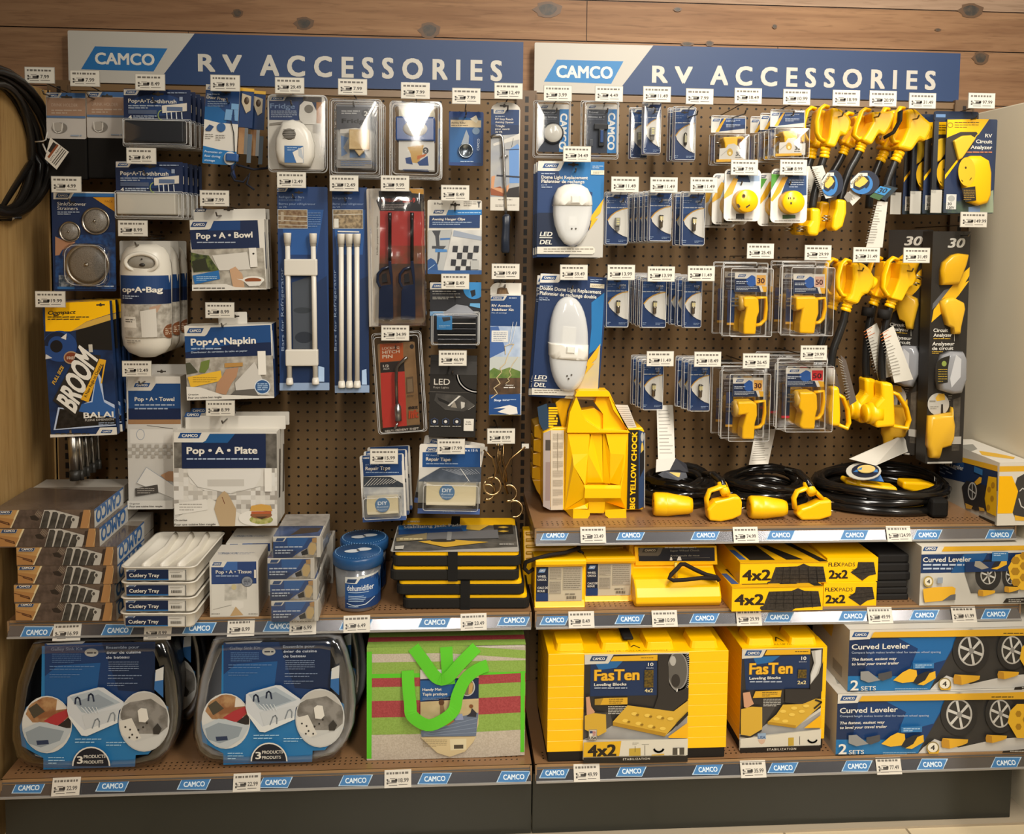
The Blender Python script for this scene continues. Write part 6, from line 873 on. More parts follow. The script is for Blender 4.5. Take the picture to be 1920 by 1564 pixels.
for pts, d, m, nm in ((((940, 185), (1000, 135), (1040, 125), (1105, 132), (1090, 200), (1040, 330), (925, 335), (925, 240)), .02, 'd9a514/s', 'upper_plug'), (((925, 445), (960, 420), (1000, 415), (1070, 450), (1078, 490), (1050, 615), (1045, 660), (1005, 660), (1000, 620), (960, 600), (935, 510)), .022, 'e6b42a/s', 'front_plug'), (((900, 880), (930, 800), (985, 775), (1060, 775), (1080, 820), (1078, 960), (1045, 1050), (990, 1055), (910, 1030), (895, 960)), .03, '8f9094/g', 'surge_body'), (((845, 1205), (880, 1200), (995, 1180), (1000, 1145), (1003, 1210), (1012, 1260), (1005, 1350), (985, 1400), (920, 1420), (905, 1485), (850, 1480), (845, 1425), (833, 1400)), .022, 'e2b02c/s', 'lower_plug')):
    b, nm = lump(k, pts, d, m, nm)
    if nm == 'surge_body': f = Face(b, 'C1', (0, -.0302, 0), (1, 0, 0), (0, 0, 1), k.W); f.p('26241f', 912, 850, 940, 825, 1000, 805, 985, 900, 985, 985, 910, 1000); f.p('c2c3c6/g', 1040, 800, 1075, 830, 1070, 950, 1010, 1020, 1000, 960); f.g(920, 890, 980, 985, 6, 'b89a3a', fill=.25); f.c(960, 860, 16, 18, '8a9a4a')
    b.build(nm, k.root)
dup(k.root, V(k.root.location)+V((-.068, .09, .004)), 'tall black analyzer pack turned sideways behind the front one', rot=(0, k.root.rotation_euler.y, radians(-42)))
# ================================================================ goods standing on the shelves
ZM, ZB, ZT = .535, .186, .727
# cutlery tray cartons
CD = -atz('C6', 560, 1302, ZM).y
WORDS = ('topmost of its stack', 'second from the top of its stack', 'third from the top of its stack', 'fourth from the top of its stack', 'second from the bottom of its stack', 'bottom of its stack, on the left middle shelf')
for i, (x0, y0, x1, y1) in enumerate(((-62, 283, 810, 456), (-20, 463, 855, 636), (143, 640, 1006, 784), (153, 790, 1008, 958), (122, 964, 985, 1132), (135, 1140, 1000, 1302))):
    CR['ct'] = (0+(x1-810)/4.571*1, 880+(y0-283)/4.571, 4.571); ddx = x1-810; k = Pk('tray_carton', 'brown adjustable cutlery tray carton, '+WORDS[i], 'box', 'C6', x0, y0, x1, y1, CD); k.cr = 'ct'
    zb = ZM+(5-i)*.0437; dz_ = zb-k.root.location.z; k.root.location.z = zb; k.h = .0432; k.W = Matrix.LocRotScale(k.root.location, k.root.rotation_euler, None)
    qx, qy = pix(k.W @ V((k.w/2, 0, 0))); CR['ct'] = (qx-810/4.571, qy-456/4.571, 4.571); b = MB(); b.box(-k.w/2, k.w/2, 0, .19, 0, k.h, '6a5a4c~5a4a3e~30'); b.box(-k.w/2+.004, k.w/2-.003, .19, .275, .001, k.h-.002, 'b5aea3/s')
    f = k.front(b); X = lambda x: x-(-62)+(-62)
    f.p('b88f58', -62, 283, 160, 283, 80, 456, -62, 456); f.p('d8c8a0', 160, 283, 176, 283, 98, 456, 80, 456); f.p('a87a48', -62, 360, 120, 380, 85, 456, -62, 456); f.l('5a3824', 9, 0, 395, 75, 415, 80, 430, 0, 405); f.l('5a3824', 6, -50, 380, 0, 395); f.p('4a3e36~5f5046~60', 176, 283, 385, 283, 340, 456, 98, 456); f.p('2f2823', 255, 355, 300, 345, 340, 380, 320, 395, 270, 385); [f.l('b8a890', 2, 300+j*11, 345+j*6, 330+j*9, 300+j*8) for j in range(5)]
    f.p('b5b0a6', 385, 283, 430, 290, 690, 360, 660, 456, 340, 456)
    for j, (a, t) in enumerate(((375, 310), (445, 318), (510, 335), (575, 352))): f.p('35332f~4a4742~80', a+10, t, a+42, t-2, a+58, t+14, a+28, 456, a-30, 456)
    f.c(632, 380, 20, 22, 'b8b4aa'); f.c(632, 382, 12, 14, '4a453f'); f.p('3a2e26', 690, 320, 720, 315, 700, 440, 672, 440); f.p('a87c4e', 720, 300, 780, 290, 770, 456, 690, 456); f.l('c8b080', 3, 765, 290, 780, 330, 772, 400, 755, 450); f.logo(-30, 300, 112, 335, '24406c', edge='b8c0c8'); f.r(-62, 283, 385, 290, 'd8d0bc')
    f = k.right(b, .19); h = k.h; L = .19; f.put([(0, 0), (L, 0), (L, h), (0, h)], 'c6c4be'); f.put([(0, h*.9), (L, h*.9), (L, h), (0, h)], '3a66a6'); vs, fs = glyphs('CAMCO', .05)
    for a, q in strikes('CAMCO', .05): b.add([f.loc(L-.02-(x+a)*(L-.03), h*.9-(y+q)*h*.78) for x, y in vs], fs, '2f6ab0'); f.k += .25
    f = k.top(b, .19); f.put([(0, 0), (k.w, 0), (k.w, .19), (0, .19)], '6f6054~574a40~8/g'); f.put([(.01, .19), (k.w, .19), (k.w, .15), (.12, .17)], '8a8074/g'); b.build('carton', k.root)
# white cutlery trays
tp = at('C6', 1337, 1340, .432); TZ = ZM
for i in range(4):
    x0, x1 = at('C6', 1015+4*min(i, 2), 800+135*(3-i), .432).x, at('C6', 1662+3*i, 800, .432).x
    t = thing('cutlery_tray', 'white plastic cutlery tray, '+('bottom one of the white stack', 'second from the bottom of the white stack', 'third from the bottom of the white stack', 'top one of the white stack with open compartments')[i], 'tray', ((x0+x1)/2, -.43, TZ+i*.0358), (0, 0, radians(-2)), 'white cutlery trays'); w = (x1-x0); d = .25; H = .0352; W = Matrix.LocRotScale(t.location, t.rotation_euler, None)
    P_ = 'e0dacd/s'; R3 = lambda w_, d_, r, z: [(x, y, z) for x, y in rr(w_, d_, r, 5, 0, d/2)]
    b = MB(); b.loft([R3(w*.93, d*.95, .012, 0), R3(w*.95, d*.965, .015, .004), R3(w*.985, d*.985, .016, H-.004), R3(w*1.03, d*1.02, .018, H-.0015), R3(w*1.03, d*1.02, .018, H), R3(w*.97, d*.97, .014, H), R3(w*.94, d*.95, .012, H-.009)], P_); b.build('tray_body', t)
    b = MB(); 
    for s_ in (-.22, .02, .25): b.tube([(s_*w, .014, H-.017), (s_*w+.003, .04, H-.0145), (s_*w+.012, d*.5, H-.014), (s_*w+.003, d-.04, H-.0145), (s_*w, d-.014, H-.017)], .011, P_, 16, flat=(1.9, .7))
    b.build('divider', t)
    b = MB(); o = (-4*i, 0); CR['tr'] = (0, 880-(4-i-1 and 0), 4.571); f = Face(b, 'C6', (0, .0012, 0), (1, 0, 0), (0, 0, 1), W, e=.0004); a0, a1 = -w*.42, w*.385; q = lambda u, v: (a0+(a1-a0)*u, .0045+v*.0245)
    def R_(u0, v0, u1, v1, m): f.put([q(u0, v0), q(u1, v0), q(u1, v1), q(u0, v1)], m)
    R_(0, 0, 1, 1, 'd8d4ca'); R_(0, 0, .7, .13, '1f6fb8'); R_(0, .13, .7, 1, '14264c'); f.put([q(0, 1.0), q(.17, 1.0), q(.14, .82), q(0, .82)], 'c8c8c4'); f.put([q(.02, .84), q(.13, .84), q(.155, .97), q(.05, .97)], '2a4a7c'); vs, fs = glyphs('Cutlery Tray', .02); b.add([f.loc(*q(.05+.5*x, .32+.34*y)) for x, y in vs], fs, 'e2dccf'); f.k += 1
    R_(.99, 0, 1, 1, '1a1a1c'); R_(.7, .97, 1, 1, '1a1a1c'); R = random.Random(2); u = .755
    while u < .92: v = R.uniform(.004, .012); R_(u, .28, u+v, .55, '2f2b27'); f.k -= 1; u += v+R.uniform(.005, .012)
    f.k += 1; R_(.73, .75, .9, .78, '8a847a'); R_(.73, .83, .95, .86, '8a847a'); b.build('label', t)
# tissue dispenser boxes
k = Pk('tissue_dispenser_box', 'white and blue tissue dispenser box, front one beside the white trays', 'box', 'C7', 72, 690, 547, 1235, None, rest=ZM); b = MB(); D_ = .118; b.box(-k.w/2, k.w/2, 0, D_, 0, k.h, 'd2cdc3'); f = k.front(b); f.r(85, 695, 525, 912, '2a4580'); f.r(200, 695, 340, 780, '3a68b0'); f.tab(72, 690, 210, 748, 'd6d1c6', 92, 700, 190, 732); f.t(130, 774, 478, 808, 'Pop • A • Tissue', 'd6d2c8', .03); f.g(130, 824, 350, 842, 1, '9fb0cc'); f.r(85, 912, 525, 1225, 'd0ccc2'); f.p('a8a49a~c4c0b6~60', 215, 912, 435, 905, 435, 1060, 215, 1075); f.p('d8d4cb', 290, 1070, 400, 1080, 400, 1140, 350, 1160, 280, 1130); f.p('b89a70', 325, 1130, 400, 1215, 270, 1222); f.c(308, 940, 25, 28, 'c0b48a'); f.l('8a867c', 4, 105, 1160, 285, 1115); f.c(437, 885, 56, 52, '4a4f5a'); f.c(437, 885, 50, 46, '8a8f98'); f.g(402, 855, 472, 915, 5, '3a3f4a'); f.r(505, 770, 525, 850, 'd2cdc3'); f.g(90, 1195, 175, 1205, 1, '5a554c'); f.g(450, 1195, 540, 1205, 1, '5a554c')
f = k.top(b, D_); f.g(150, 600, 510, 625, 2, 'a8a8ac', fill=.6); f.t(190, 605, 345, 622, 'Pop • A', '6a7a94', .01); f = k.right(b, D_); f.put([(.01, .01), (D_-.01, .01), (D_-.01, k.h-.02), (.01, k.h-.02)], 'b8b2a8'); b.build('carton', k.root); dup(k.root, V(k.root.location)+V((.008, .128, 0)), 'white and blue tissue dispenser box, behind the front one')
TD = -atz('C7', 900, 1278, ZM).y
# odour trap boxes in clear wrap
for i, (x0, y0, x1, y1) in enumerate(((690, 362, 1152, 582), (635, 608, 1092, 822), (660, 826, 1116, 1042), (672, 1048, 1130, 1275))):
    zb = ZM+(3-i)*.0505; k = Pk('tape_box', 'small blue box in clear wrap, '+('topmost of its stack', 'second from the top of its stack', 'third from the top of its stack', 'bottom of its stack by the tissue boxes')[i], 'box', 'C7', x0, y0, x1, y1, TD); k.root.location.z = zb; k.h = .0495; k.W = Matrix.LocRotScale(k.root.location, k.root.rotation_euler, None)
    b = MB(); D_ = .17; b.box(-k.w/2, k.w/2, 0, D_, 0, k.h, 'cfcac0'); f = k.front(b); w, h = k.w, k.h
    q = lambda u, v: (-w/2+u*w, h*(1-v))
    def P(m, *c): f.put([q(c[j], c[j+1]) for j in range(0, len(c), 2)], m)
    P('1a4c92', 0, .06, .92, .06, .92, 1, 0, 1); P('1d66b4', .3, .06, .75, .06, .6, .6, .3, .5); P('143668', 0, .6, .5, .7, .4, 1, 0, 1); P('d4cfc4', 0, 0, .3, 0, .24, .2, .22, .24, 0, .24); P('24508c', .05, .22, .08, .07, .25, .07, .2, .22); P('8a8478~a8a094~150', .4, 1, .55, .75, .72, .55, .78, .3, .92, .1, .92, 1); P('c2a878', .74, .5, .8, .3, .9, .35, .92, .6, .85, .9, .76, .85); P('b08a5a', .82, .1, .92, .06, .92, .3, .83, .3); P('1c2430', .58, .75, .72, .58, .74, .85, .6, .9); P('a8aab0', .5, .9, .58, .7, .62, .95)
    vs, fs = glyphs('Water bandits lube trap' if False else 'Rubber Seal Tape', .01); k0 = f.k
    R = random.Random(5)
    for r_, (u0, u1, v) in enumerate(((.04, .62, .46), (.04, .42, .62), (.04, .36, .74))):
        u = u0
        while u < u1: l = R.uniform(.04, .1); P('c0cad6', u, v, min(u+l, u1), v, min(u+l, u1), v+.055, u, v+.055); f.k = k0+r_; u += l+.015
    f.k += 3; f = k.top(b, D_); f.put([(0, 0), (w*.98, 0), (w*.98, D_*.45), (0, D_*.45)], '4a6294~3a4c70~20/g'); f.put([(w*.35, .01), (w*.9, .03), (w*.95, .06), (w*.5, .06)], '4a4038'); f.put([(0, D_*.45), (w, D_*.45), (w, D_), (0, D_)], 'a8a29a~8f8a84~30/g'); b.build('carton', k.root)
    b = MB(); e = .002; R = random.Random(i); n = 9; vs = []
    for y in [j*D_/6 for j in range(7)]:
        for a in range(6): vs.append((w/2+.004+R.uniform(0, .006)*(a not in (0, 5)), y, h*a/5))
    b.add(vs, [(j*6+a, (j+1)*6+a, (j+1)*6+a+1, j*6+a+1) for j in range(6) for a in range(5)], CLEAR, True); b.add([(-w/2-e, -e, -0), (w/2+e, -e, 0), (w/2+.003, -e, h), (-w/2-e, -e, h)], [(0, 1, 2, 3)], CLEAR); b.build('clear_wrap', k.root)
# dehumidifier tubs
def tub(pt, lab):
    p = atz('C7', *pt, ZM); r = .058; t = thing('dehumidifier_tub', lab, 'tub', (p.x, p.y+r, ZM)); W = Matrix.Translation(t.location); H = .108
    b = MB(); b.lathe([(r*.80, .001), (r*.86, .004), (r*.9, H*.5), (r*.94, H)], '7f8288/s', 36); b.lathe([(r*.8, .000), (r*.88, .003), (r*.92, H*.5), (r*.96, H)], CLEAR, 36); b.build('tub_body', t); b = MB(); b.lathe([(r*.96, H-.004), (r*1.04, H), (r*1.05, H+.020), (r*1.0, H+.025), (r*.95, H+.024), (r*.9, H+.026), (0, H+.027)], '1b4f88/s', 48)
    for j in range(48):
        a = 2*pi*j/48; b.box(r*.93*cos(a)-.0008, r*.93*cos(a)+.0008, r*.93*sin(a)-.0008, r*.93*sin(a)+.0008, H+.0255, H+.0268, '7fb0dc')
    for s_ in (-1, 1): b.add([(s_*.010+x*.022+y*.35*.01, y*.012+s_*.006, H+.0275) for x, y in [(cos(a*pi/8)*(.8+.2*s_*cos(a*pi/8)), sin(a*pi/8)) for a in range(16)]], [tuple(range(16))], 'cfd4d8')
    b.build('lid', t); b = MB(); f = Face(b, 'C7', (0, -r*.93, 0), (1, 0, 0), (0, 0, 1), W, (-.03, .055, .01, H-.004)); f.bend = lambda u: -(r*.93)*(1-math.sqrt(max(0, 1-(u/(r*.93))**2)))+.0006; f.e = .0002
    q = lambda u, v: (-.026+u*.08, .012+v*.082)
    f.put([q(0, 0), q(1, 0), q(1, 1.0), q(0, .92)], '17509a'); f.put([q(0, 0), q(1, 0), q(1, .3), q(0, .25)], '163a74'); f.put([q(0, .92), q(1, 1.0), q(1, .95), q(.6, .9), q(.45, .88), q(.35, .74), q(0, .74)], 'cfd0cc'); f.put([q(.04, .76), q(.08, .87), q(.36, .88), q(.3, .76)], '24406c'); vs, fs = glyphs('dehumidifier', .01); b.add([f.loc(*q(.06+.78*x, .53+.17*y)) for x, y in vs], fs, 'dce2e6'); f.k += 1
    R = random.Random(1)
    for v, u1 in ((.47, .7), (.36, .55), (.31, .62), (.26, .6), (.21, .55), (.05, .4)): f.put([q(.1, v), q(u1, v), q(u1, v+.02), q(.1, v+.02)], 'a8bcd2'); f.k -= 1
    f.k += 1; f.put([q(.05, .16), q(.3, .1), q(.6, .13), q(.85, .28), q(.87, .27), q(.62, .11), q(.3, .08), q(.05, .14)], 'c8d2da'); b.build('label', t); return t
tub((1497, 1210), 'clear dehumidifier tub with blue lid, front one'); tub((1560, 1040), 'clear dehumidifier tub with blue lid, behind the front one')
# jack pads
def pads(lab, layers, card=None):
    (x0, y0, x1, y1) = layers[-1]; k = Pk('jack_pads', lab, 'jack pad set', 'C8', x0, y0, x1, y1, .35); return k
zz = ZM
for j, (lay, lab) in enumerate((((( 722, 1840), (668, 1792)), 'black and yellow stabilizing pads strapped together, under the carded set'), (((612, 1745), (630, 1762)), 'black and yellow stabilizing pads with blue card, on top of stack'))):
    x0, x1 = at('C8', lay[0][0], 900, .352).x, at('C8', lay[0][1], 900, .352).x; t = thing('jack_pads', lab, 'jack pad set', ((x0+x1)/2, -.352, zz), (0, 0, radians(-2.0))); D_ = .285
    for i, (a, c) in enumerate(lay):
        a, c = at('C8', a, 900, .352).x-t.location.x, at('C8', c, 900, .352).x-t.location.x; b = MB(); z = i*.0345; cx = (a+c)/2; w = c-a
        o = lambda w_, d_, r, zz_: [(x, y, zz_) for x, y in rr(w_, d_, r, 4, cx, D_/2)]
        b.loft([o(w*.97, D_*.97, .012, z), o(w, D_, .014, z+.004), o(w, D_, .014, z+.024), o(w-.006, D_-.006, .012, z+.026)], '1d1b18/r', False); b.loft([o(w-.012, D_-.012, .010, z+.024), o(w-.012, D_-.012, .010, z+.032), o(w-.02, D_-.02, .010, z+.0345)], YP, False); b.build('pad', t)
    b = MB(); sx = at('C8', 1165 if j else 1275, 800, .352).x-t.location.x; b.box(sx-.0115, sx+.0115, -.003, 0, -.0, .069, '141312/r'); b.box(sx-.0115, sx+.0115, -.003, D_+.002, .0692, .0702, '141312/r'); b.build('strap', t)
    if j:
        b = MB(); W = Matrix.LocRotScale(t.location, t.rotation_euler, None); cx = 0; w = x1-x0; b.prism([(x, y) for x, y in rr(w*.995, .20, .006, 3, .0, .103)], .0706, .0716, 'a8a49c', fr=lambda a, y, c: (a, c, y)); f = Face(b, 'C8', (0, 0, .0716), (1, 0, 0), (0, 1, 0), W, (-w*.49, w*.49, .004, .203))
        f.p('4a4844~5f5c56~40', 640, 450, 1750, 400, 1720, 150, 680, 160); f.p('1660a6', 690, 290, 1270, 265, 1480, 180, 1480, 150, 690, 178); f.p('16407c', 690, 295, 690, 250, 1240, 240, 1260, 265); f.p('b8b4ac', 690, 185, 935, 175, 905, 192, 700, 215); f.logo(740, 168, 905, 192, '24406c'); f.t(735, 200, 865, 214, 'Large', 'd0ccc2', .02); f.tq('Stabilizing Jack Pads', 'd0ccc2', 735, 242, 1242, 222, 735, 218, .02); f.p('d2a93a', 1285, 250, 1290, 205, 1420, 190, 1490, 210, 1400, 260); f.p('2a2620', 1510, 150, 1680, 148, 1700, 290, 1540, 295); [f.p('c9a23a', 1560, y, 1610, y-8, 1660, y, 1610, y+10) for y in (165, 195, 232, 268)]
        f.p('6a6a6c', 945, 285, 1560, 255, 1570, 330, 930, 345); f.p('cfa53a', 860, 360, 1090, 340, 1480, 365, 1100, 410); f.c(1080, 352, 110, 14, '34322e'); f.r(1115, 275, 1155, 350, '8a8a88'); f.p('8a7c5c', 670, 330, 940, 285, 935, 345, 670, 362); f.g(700, 330, 900, 350, 1, 'd8c89a'); f.g(1575, 380, 1700, 392, 1, 'c8c4bc'); f.p('b8b4aa', 660, 405, 740, 398, 730, 430, 660, 432); b.build('card', t)
    zz += .0705
# galley sink kits
def sink(cr, lab, tubc, rim, sheen):
    k = Pk('sink_kit', lab, 'sink kit', cr, 120, 150, 1305, 1075, None, rest=ZB+.002); px_ = lambda pts: [k.lp(*p) for p in pts]
    OUT = px_(((215, 250), (260, 150), (340, 120), (700, 105), (1110, 110), (1200, 150), (1245, 250), (1295, 450), (1312, 640), (1300, 800), (1250, 930), (1160, 1020), (1020, 1060), (700, 1068), (330, 1066), (220, 1040), (145, 980), (110, 860), (112, 700), (150, 450))); OUT = [(x, min(z, .302)) for x, z in OUT]; c = k.lp(705, 600)
    b = MB(); b.loft([[(x, .02+d, z) for x, z in shr(OUT, c, s_)] for d, s_ in ((.14, .80), (.135, .84), (.01, .965), (.0, 1.0), (-.008, 1.0), (-.01, .97), (.0, .93), (.006, .92), (.10, .80))], tubc, True, True); b.build('dish_tub', k.root)
    b = MB(); b.prism(px_(((325, 180), (1130, 165), (1120, 560), (1235, 620), (1230, 800), (1090, 960), (1000, 965), (995, 1048), (335, 1070), (335, 985), (180, 900), (165, 760), (210, 620), (320, 560))), -.015, -.0135, '1d7cc0'); f = k.front(b, -.015, clip=False)
    f.p('163a72', 325, 182, 1128, 168, 1120, 560, 850, 700, 325, 640); f.p('175aa0', 420, 340, 730, 320, 700, 560, 470, 620, 325, 600, 325, 420); f.p('12284e', 740, 175, 1128, 168, 1122, 540, 860, 520); f.p('8a8c90', 335, 180, 620, 165, 600, 182, 345, 190)
    f.t(370, 208, 600, 230, 'Galley Sink Kit', '7f90b0', .02); f.c(665, 246, 50, 30, 'a8a8a4'); f.g(632, 236, 700, 258, 1, '3a4050'); f.t(772, 196, 1012, 216, 'Ensemble pour', '9aa6ba', .02); f.t(775, 232, 1025, 252, 'évier de cuisine', 'b4bcc8', .02); f.t(772, 268, 940, 288, 'de bateau', 'b4bcc8', .02); f.g(380, 248, 590, 322, 5, '5f86bc', fill=.3); f.g(362, 335, 690, 375, 2, '5f86bc', fill=.3); f.g(362, 395, 580, 430, 2, '5f86bc', fill=.3); f.g(790, 305, 1010, 382, 5, '7f92b4', fill=.3); f.g(785, 400, 1030, 440, 2, '7f92b4', fill=.3); f.g(780, 458, 1000, 490, 2, '7f92b4', fill=.3)
    f.c(345, 765, 182, 208, 'cfcfca'); f.mc(345, 765, 175, 200); f.p('8a5a3a~b08a60~40', 190, 690, 220, 620, 320, 565, 420, 565, 500, 620, 520, 720, 400, 750, 240, 750); f.p('a83438', 320, 740, 400, 690, 500, 650, 510, 690, 440, 770, 400, 770); f.p('d8d0c4', 420, 570, 500, 600, 505, 650, 410, 660); f.p('4a4438', 210, 650, 270, 610, 330, 670, 250, 720); f.p('2a2624', 420, 775, 520, 700, 528, 790, 450, 790); f.p('b8c0c4', 165, 800, 290, 745, 360, 755, 525, 800, 470, 890, 360, 960, 270, 965, 190, 900); f.p('8f9aa2', 190, 820, 290, 775, 470, 810, 440, 880, 300, 930, 210, 900); f.p('2a3a5c', 268, 880, 355, 875, 360, 905, 275, 912)
    f.mask = None; f.c(1050, 740, 185, 220, 'c2c2be'); f.mc(1050, 740, 177, 211); f.p('6a6660~8a8680~40', 880, 640, 950, 600, 1100, 570, 1225, 660, 1220, 780, 1160, 830, 1000, 830, 880, 720); f.p('b8b4ac', 895, 590, 990, 535, 1120, 530, 1225, 620, 1225, 660, 1100, 575, 900, 610); f.p('d4d0c6', 860, 740, 960, 715, 1030, 860, 960, 890, 880, 870, 860, 820); f.p('c8c8c4', 870, 830, 1000, 890, 1200, 820, 1150, 930, 1060, 960, 920, 930); [f.c(x, y, 7, 7, '2f2b28') for x, y in ((915, 780), (950, 798), (965, 835), (945, 855), (1000, 855), (1010, 800), (1045, 780), (1072, 750))]; f.p('dcd8ce', 1005, 660, 1030, 640, 1070, 645, 1085, 720, 1060, 745, 1015, 740); f.p('35322f', 1115, 790, 1150, 750, 1180, 790, 1160, 830, 1120, 830)
    f.mask = None; f.p('c9cdd0', 498, 560, 520, 545, 720, 490, 760, 492, 905, 595, 905, 620, 870, 660, 860, 740, 640, 840, 600, 835, 510, 700, 495, 660); f.p('a9b4bc', 515, 560, 720, 505, 880, 600, 650, 680, 600, 670); f.p('8f9aa4', 540, 600, 720, 540, 840, 605, 660, 665); f.p('c4c8ca', 600, 690, 870, 640, 855, 725, 635, 800); f.p('dadcda', 495, 650, 510, 690, 620, 800, 860, 720, 862, 745, 640, 842, 600, 838, 508, 710)
    for x, y in ((572, 560), (668, 535)): f.l('24304c', 12, x-18, y+50, x-14, y+10, x, y, x+14, y+12, x+22, y+55)
    for x, y in ((708, 715), (820, 670)): f.l('7f868c', 9, x-30, y+70, x-8, y+10, x+10, y, x+22, y+20, x+20, y+62)
    for j in range(5): f.l('d0d6da', 6, 598+j*27, 630, 640+j*22, 675)
    f.g(555, 850, 750, 895, 2, 'a8cce4', fill=.3); f.g(780, 875, 920, 915, 2, 'a8cce4', fill=.3); f.g(362, 985, 480, 1045, 3, 'a8cce4', fill=.3); f.p('dcd8ce', *sum(([672+138*cos(a*pi/14), 1055-140*sin(a*pi/14)] for a in range(15)), [])); f.p('171c2a', *sum(([672+128*cos(a*pi/14), 1055-130*sin(a*pi/14)] for a in range(15)), [])); f.t(572, 982, 610, 1036, '3', 'e0dcd2', .03); f.t(620, 972, 776, 996, 'PRODUCTS', 'd0ccc2', .03); f.t(620, 1012, 760, 1035, 'PRODUITS', 'd0ccc2', .03); f.p('2a6ab0', 1130, 500, 1135, 380, 1195, 335, 1195, 560); f.p('c8c8c4', 1135, 440, 1140, 360, 1198, 335, 1195, 430); b.build('card', k.root)
    b = MB(); R = random.Random(8); n = len(OUT); Q = []
    b.loft([[(x*(1+R.uniform(-.008, .008)), y+R.uniform(-.002, .002), z) for x, z in shr(OUT, c, s_)] for y, s_ in ((.03, 1.01), (-.012, 1.006), (-.019, .95), (-.017, .86))], CLEAR, True, False); b.build('clear_bag', k.root); return k
k = sink('D1', 'black dish tub sink kit with blue card, by the pine panel', '1c1e22/s', '2a2c30', 0); dup(k.root, V(k.root.location)+V((.015, .175, 0)), 'black dish tub sink kit hidden behind the front black one')
CR['sk'] = (337.9, 1160, 4.0); k = sink('sk', 'grey dish tub sink kit with blue card, beside the striped mat', '85868a/s', '9a9ca0', 0); dup(k.root, V(k.root.location)+V((.01, .175, 0)), 'grey dish tub sink kit hidden behind the front grey one')
# striped folding mat
k = Pk('folding_mat', 'folded green, red and cream striped mat with bright green straps', 'mat', 'D3', 105, 200, 1255, 1012, None, rest=ZB+.001); D_ = .13; b = MB(); b.box(-k.w/2, k.w/2, 0, D_, 0, k.h, 'b4ab9c~a59c8c~400'); f = k.front(b)
GR = '8fae52~82a046~300'; RD = 'a8484a~963a3e~300'; CRM = 'c4b9a8~b4a896~300'; EDG = '5cc02c/r'
for y0, y1, m in ((190, 250, GR), (250, 312, CRM), (312, 395, GR), (395, 425, EDG), (425, 490, RD), (490, 590, GR), (590, 710, RD), (710, 835, GR), (835, 1000, CRM), (1000, 1020, CRM)):
    f.p(m, 100, y0+8, 680, y0-2 if y0 > 300 else y0, 1260, y0+(-32 if y0 > 400 else 40 if y0 < 300 else -10), 1260, y1+(-32 if y1 > 400 else 40 if y1 < 300 else -10), 680, y1-2 if y1 > 300 else y1, 100, y1+8); f.k -= 0
f.p(EDG, 108, 240, 145, 238, 142, 1015, 105, 1015); f.p(EDG, 1226, 380, 1256, 378, 1250, 965, 1222, 968); f = k.top(b, D_); f.put([(0, 0), (k.w, 0), (k.w, .03), (0, .03)], GR); f.put([(0, .03), (k.w, .03), (k.w, .055), (0, .055)], RD); f.put([(0, .055), (k.w, .055), (k.w, .09), (0, .09)], GR); f = k.left(b, D_); f.put([(0, 0), (D_, 0), (D_, k.h), (0, k.h)], EDG); b.build('mat', k.root, bev=.006)
b = MB(); b.prism([k.lp(*p) for p in ((495, 370), (920, 365), (918, 760), (880, 890), (820, 960), (710, 998), (620, 970), (540, 890), (498, 790))], -.003, -.001, 'd0b88a'); f = k.front(b, -.003, clip=False); f.p('122850', 495, 438, 920, 430, 920, 580, 495, 605); f.p('1a5aa0', 495, 450, 760, 445, 740, 560, 495, 600); f.p('c8c4ba', 495, 370, 660, 370, 640, 430, 495, 440); f.t(512, 503, 650, 523, 'Handy Mat', 'dcd8ce', .03); f.t(512, 535, 692, 556, 'Tapis pratique', 'dcd8ce', .03); f.g(512, 570, 720, 592, 2, '8fa8cc', fill=.3); f.c(835, 495, 58, 66, 'b8b8b4'); f.c(835, 495, 50, 58, '7a6a50'); f.p('b89458', 850, 450, 880, 470, 870, 540, 845, 548); f.p('c4b088~b8a47a~30', 497, 605, 918, 590, 918, 720, 497, 800); f.p('6a7a94', 500, 815, 640, 740, 918, 680, 900, 850, 505, 855); [f.l('8f9cb0', 3, 520, 820+i*9, 905, 720+i*34) for i in range(4)]; f.c(650, 605, 20, 22, '5a3a24'); f.p('8a6a4c', 640, 625, 665, 625, 680, 700, 640, 700); f.c(865, 632, 15, 14, '7a4a28'); f.p('2a2a34', 870, 645, 905, 680, 900, 710, 830, 705, 860, 680); f.p('b07848', 650, 770, 720, 715, 745, 740, 700, 770); f.p('8a94b4', 740, 700, 800, 685, 810, 730, 750, 735); f.p('cdb98e', 500, 858, 900, 852, 880, 890, 820, 960, 710, 998, 620, 970, 540, 895); f.g(515, 870, 690, 930, 5, '8a7a58', fill=.3); f.p('d8cca8', 710, 870, 830, 865, 830, 945, 715, 950); f.r(740, 910, 808, 938, '4a4234'); b.build('card', k.root)
P3 = lambda x, y, d: (lambda q: V((q[0], d, q[1])))(k.lp(x, y))
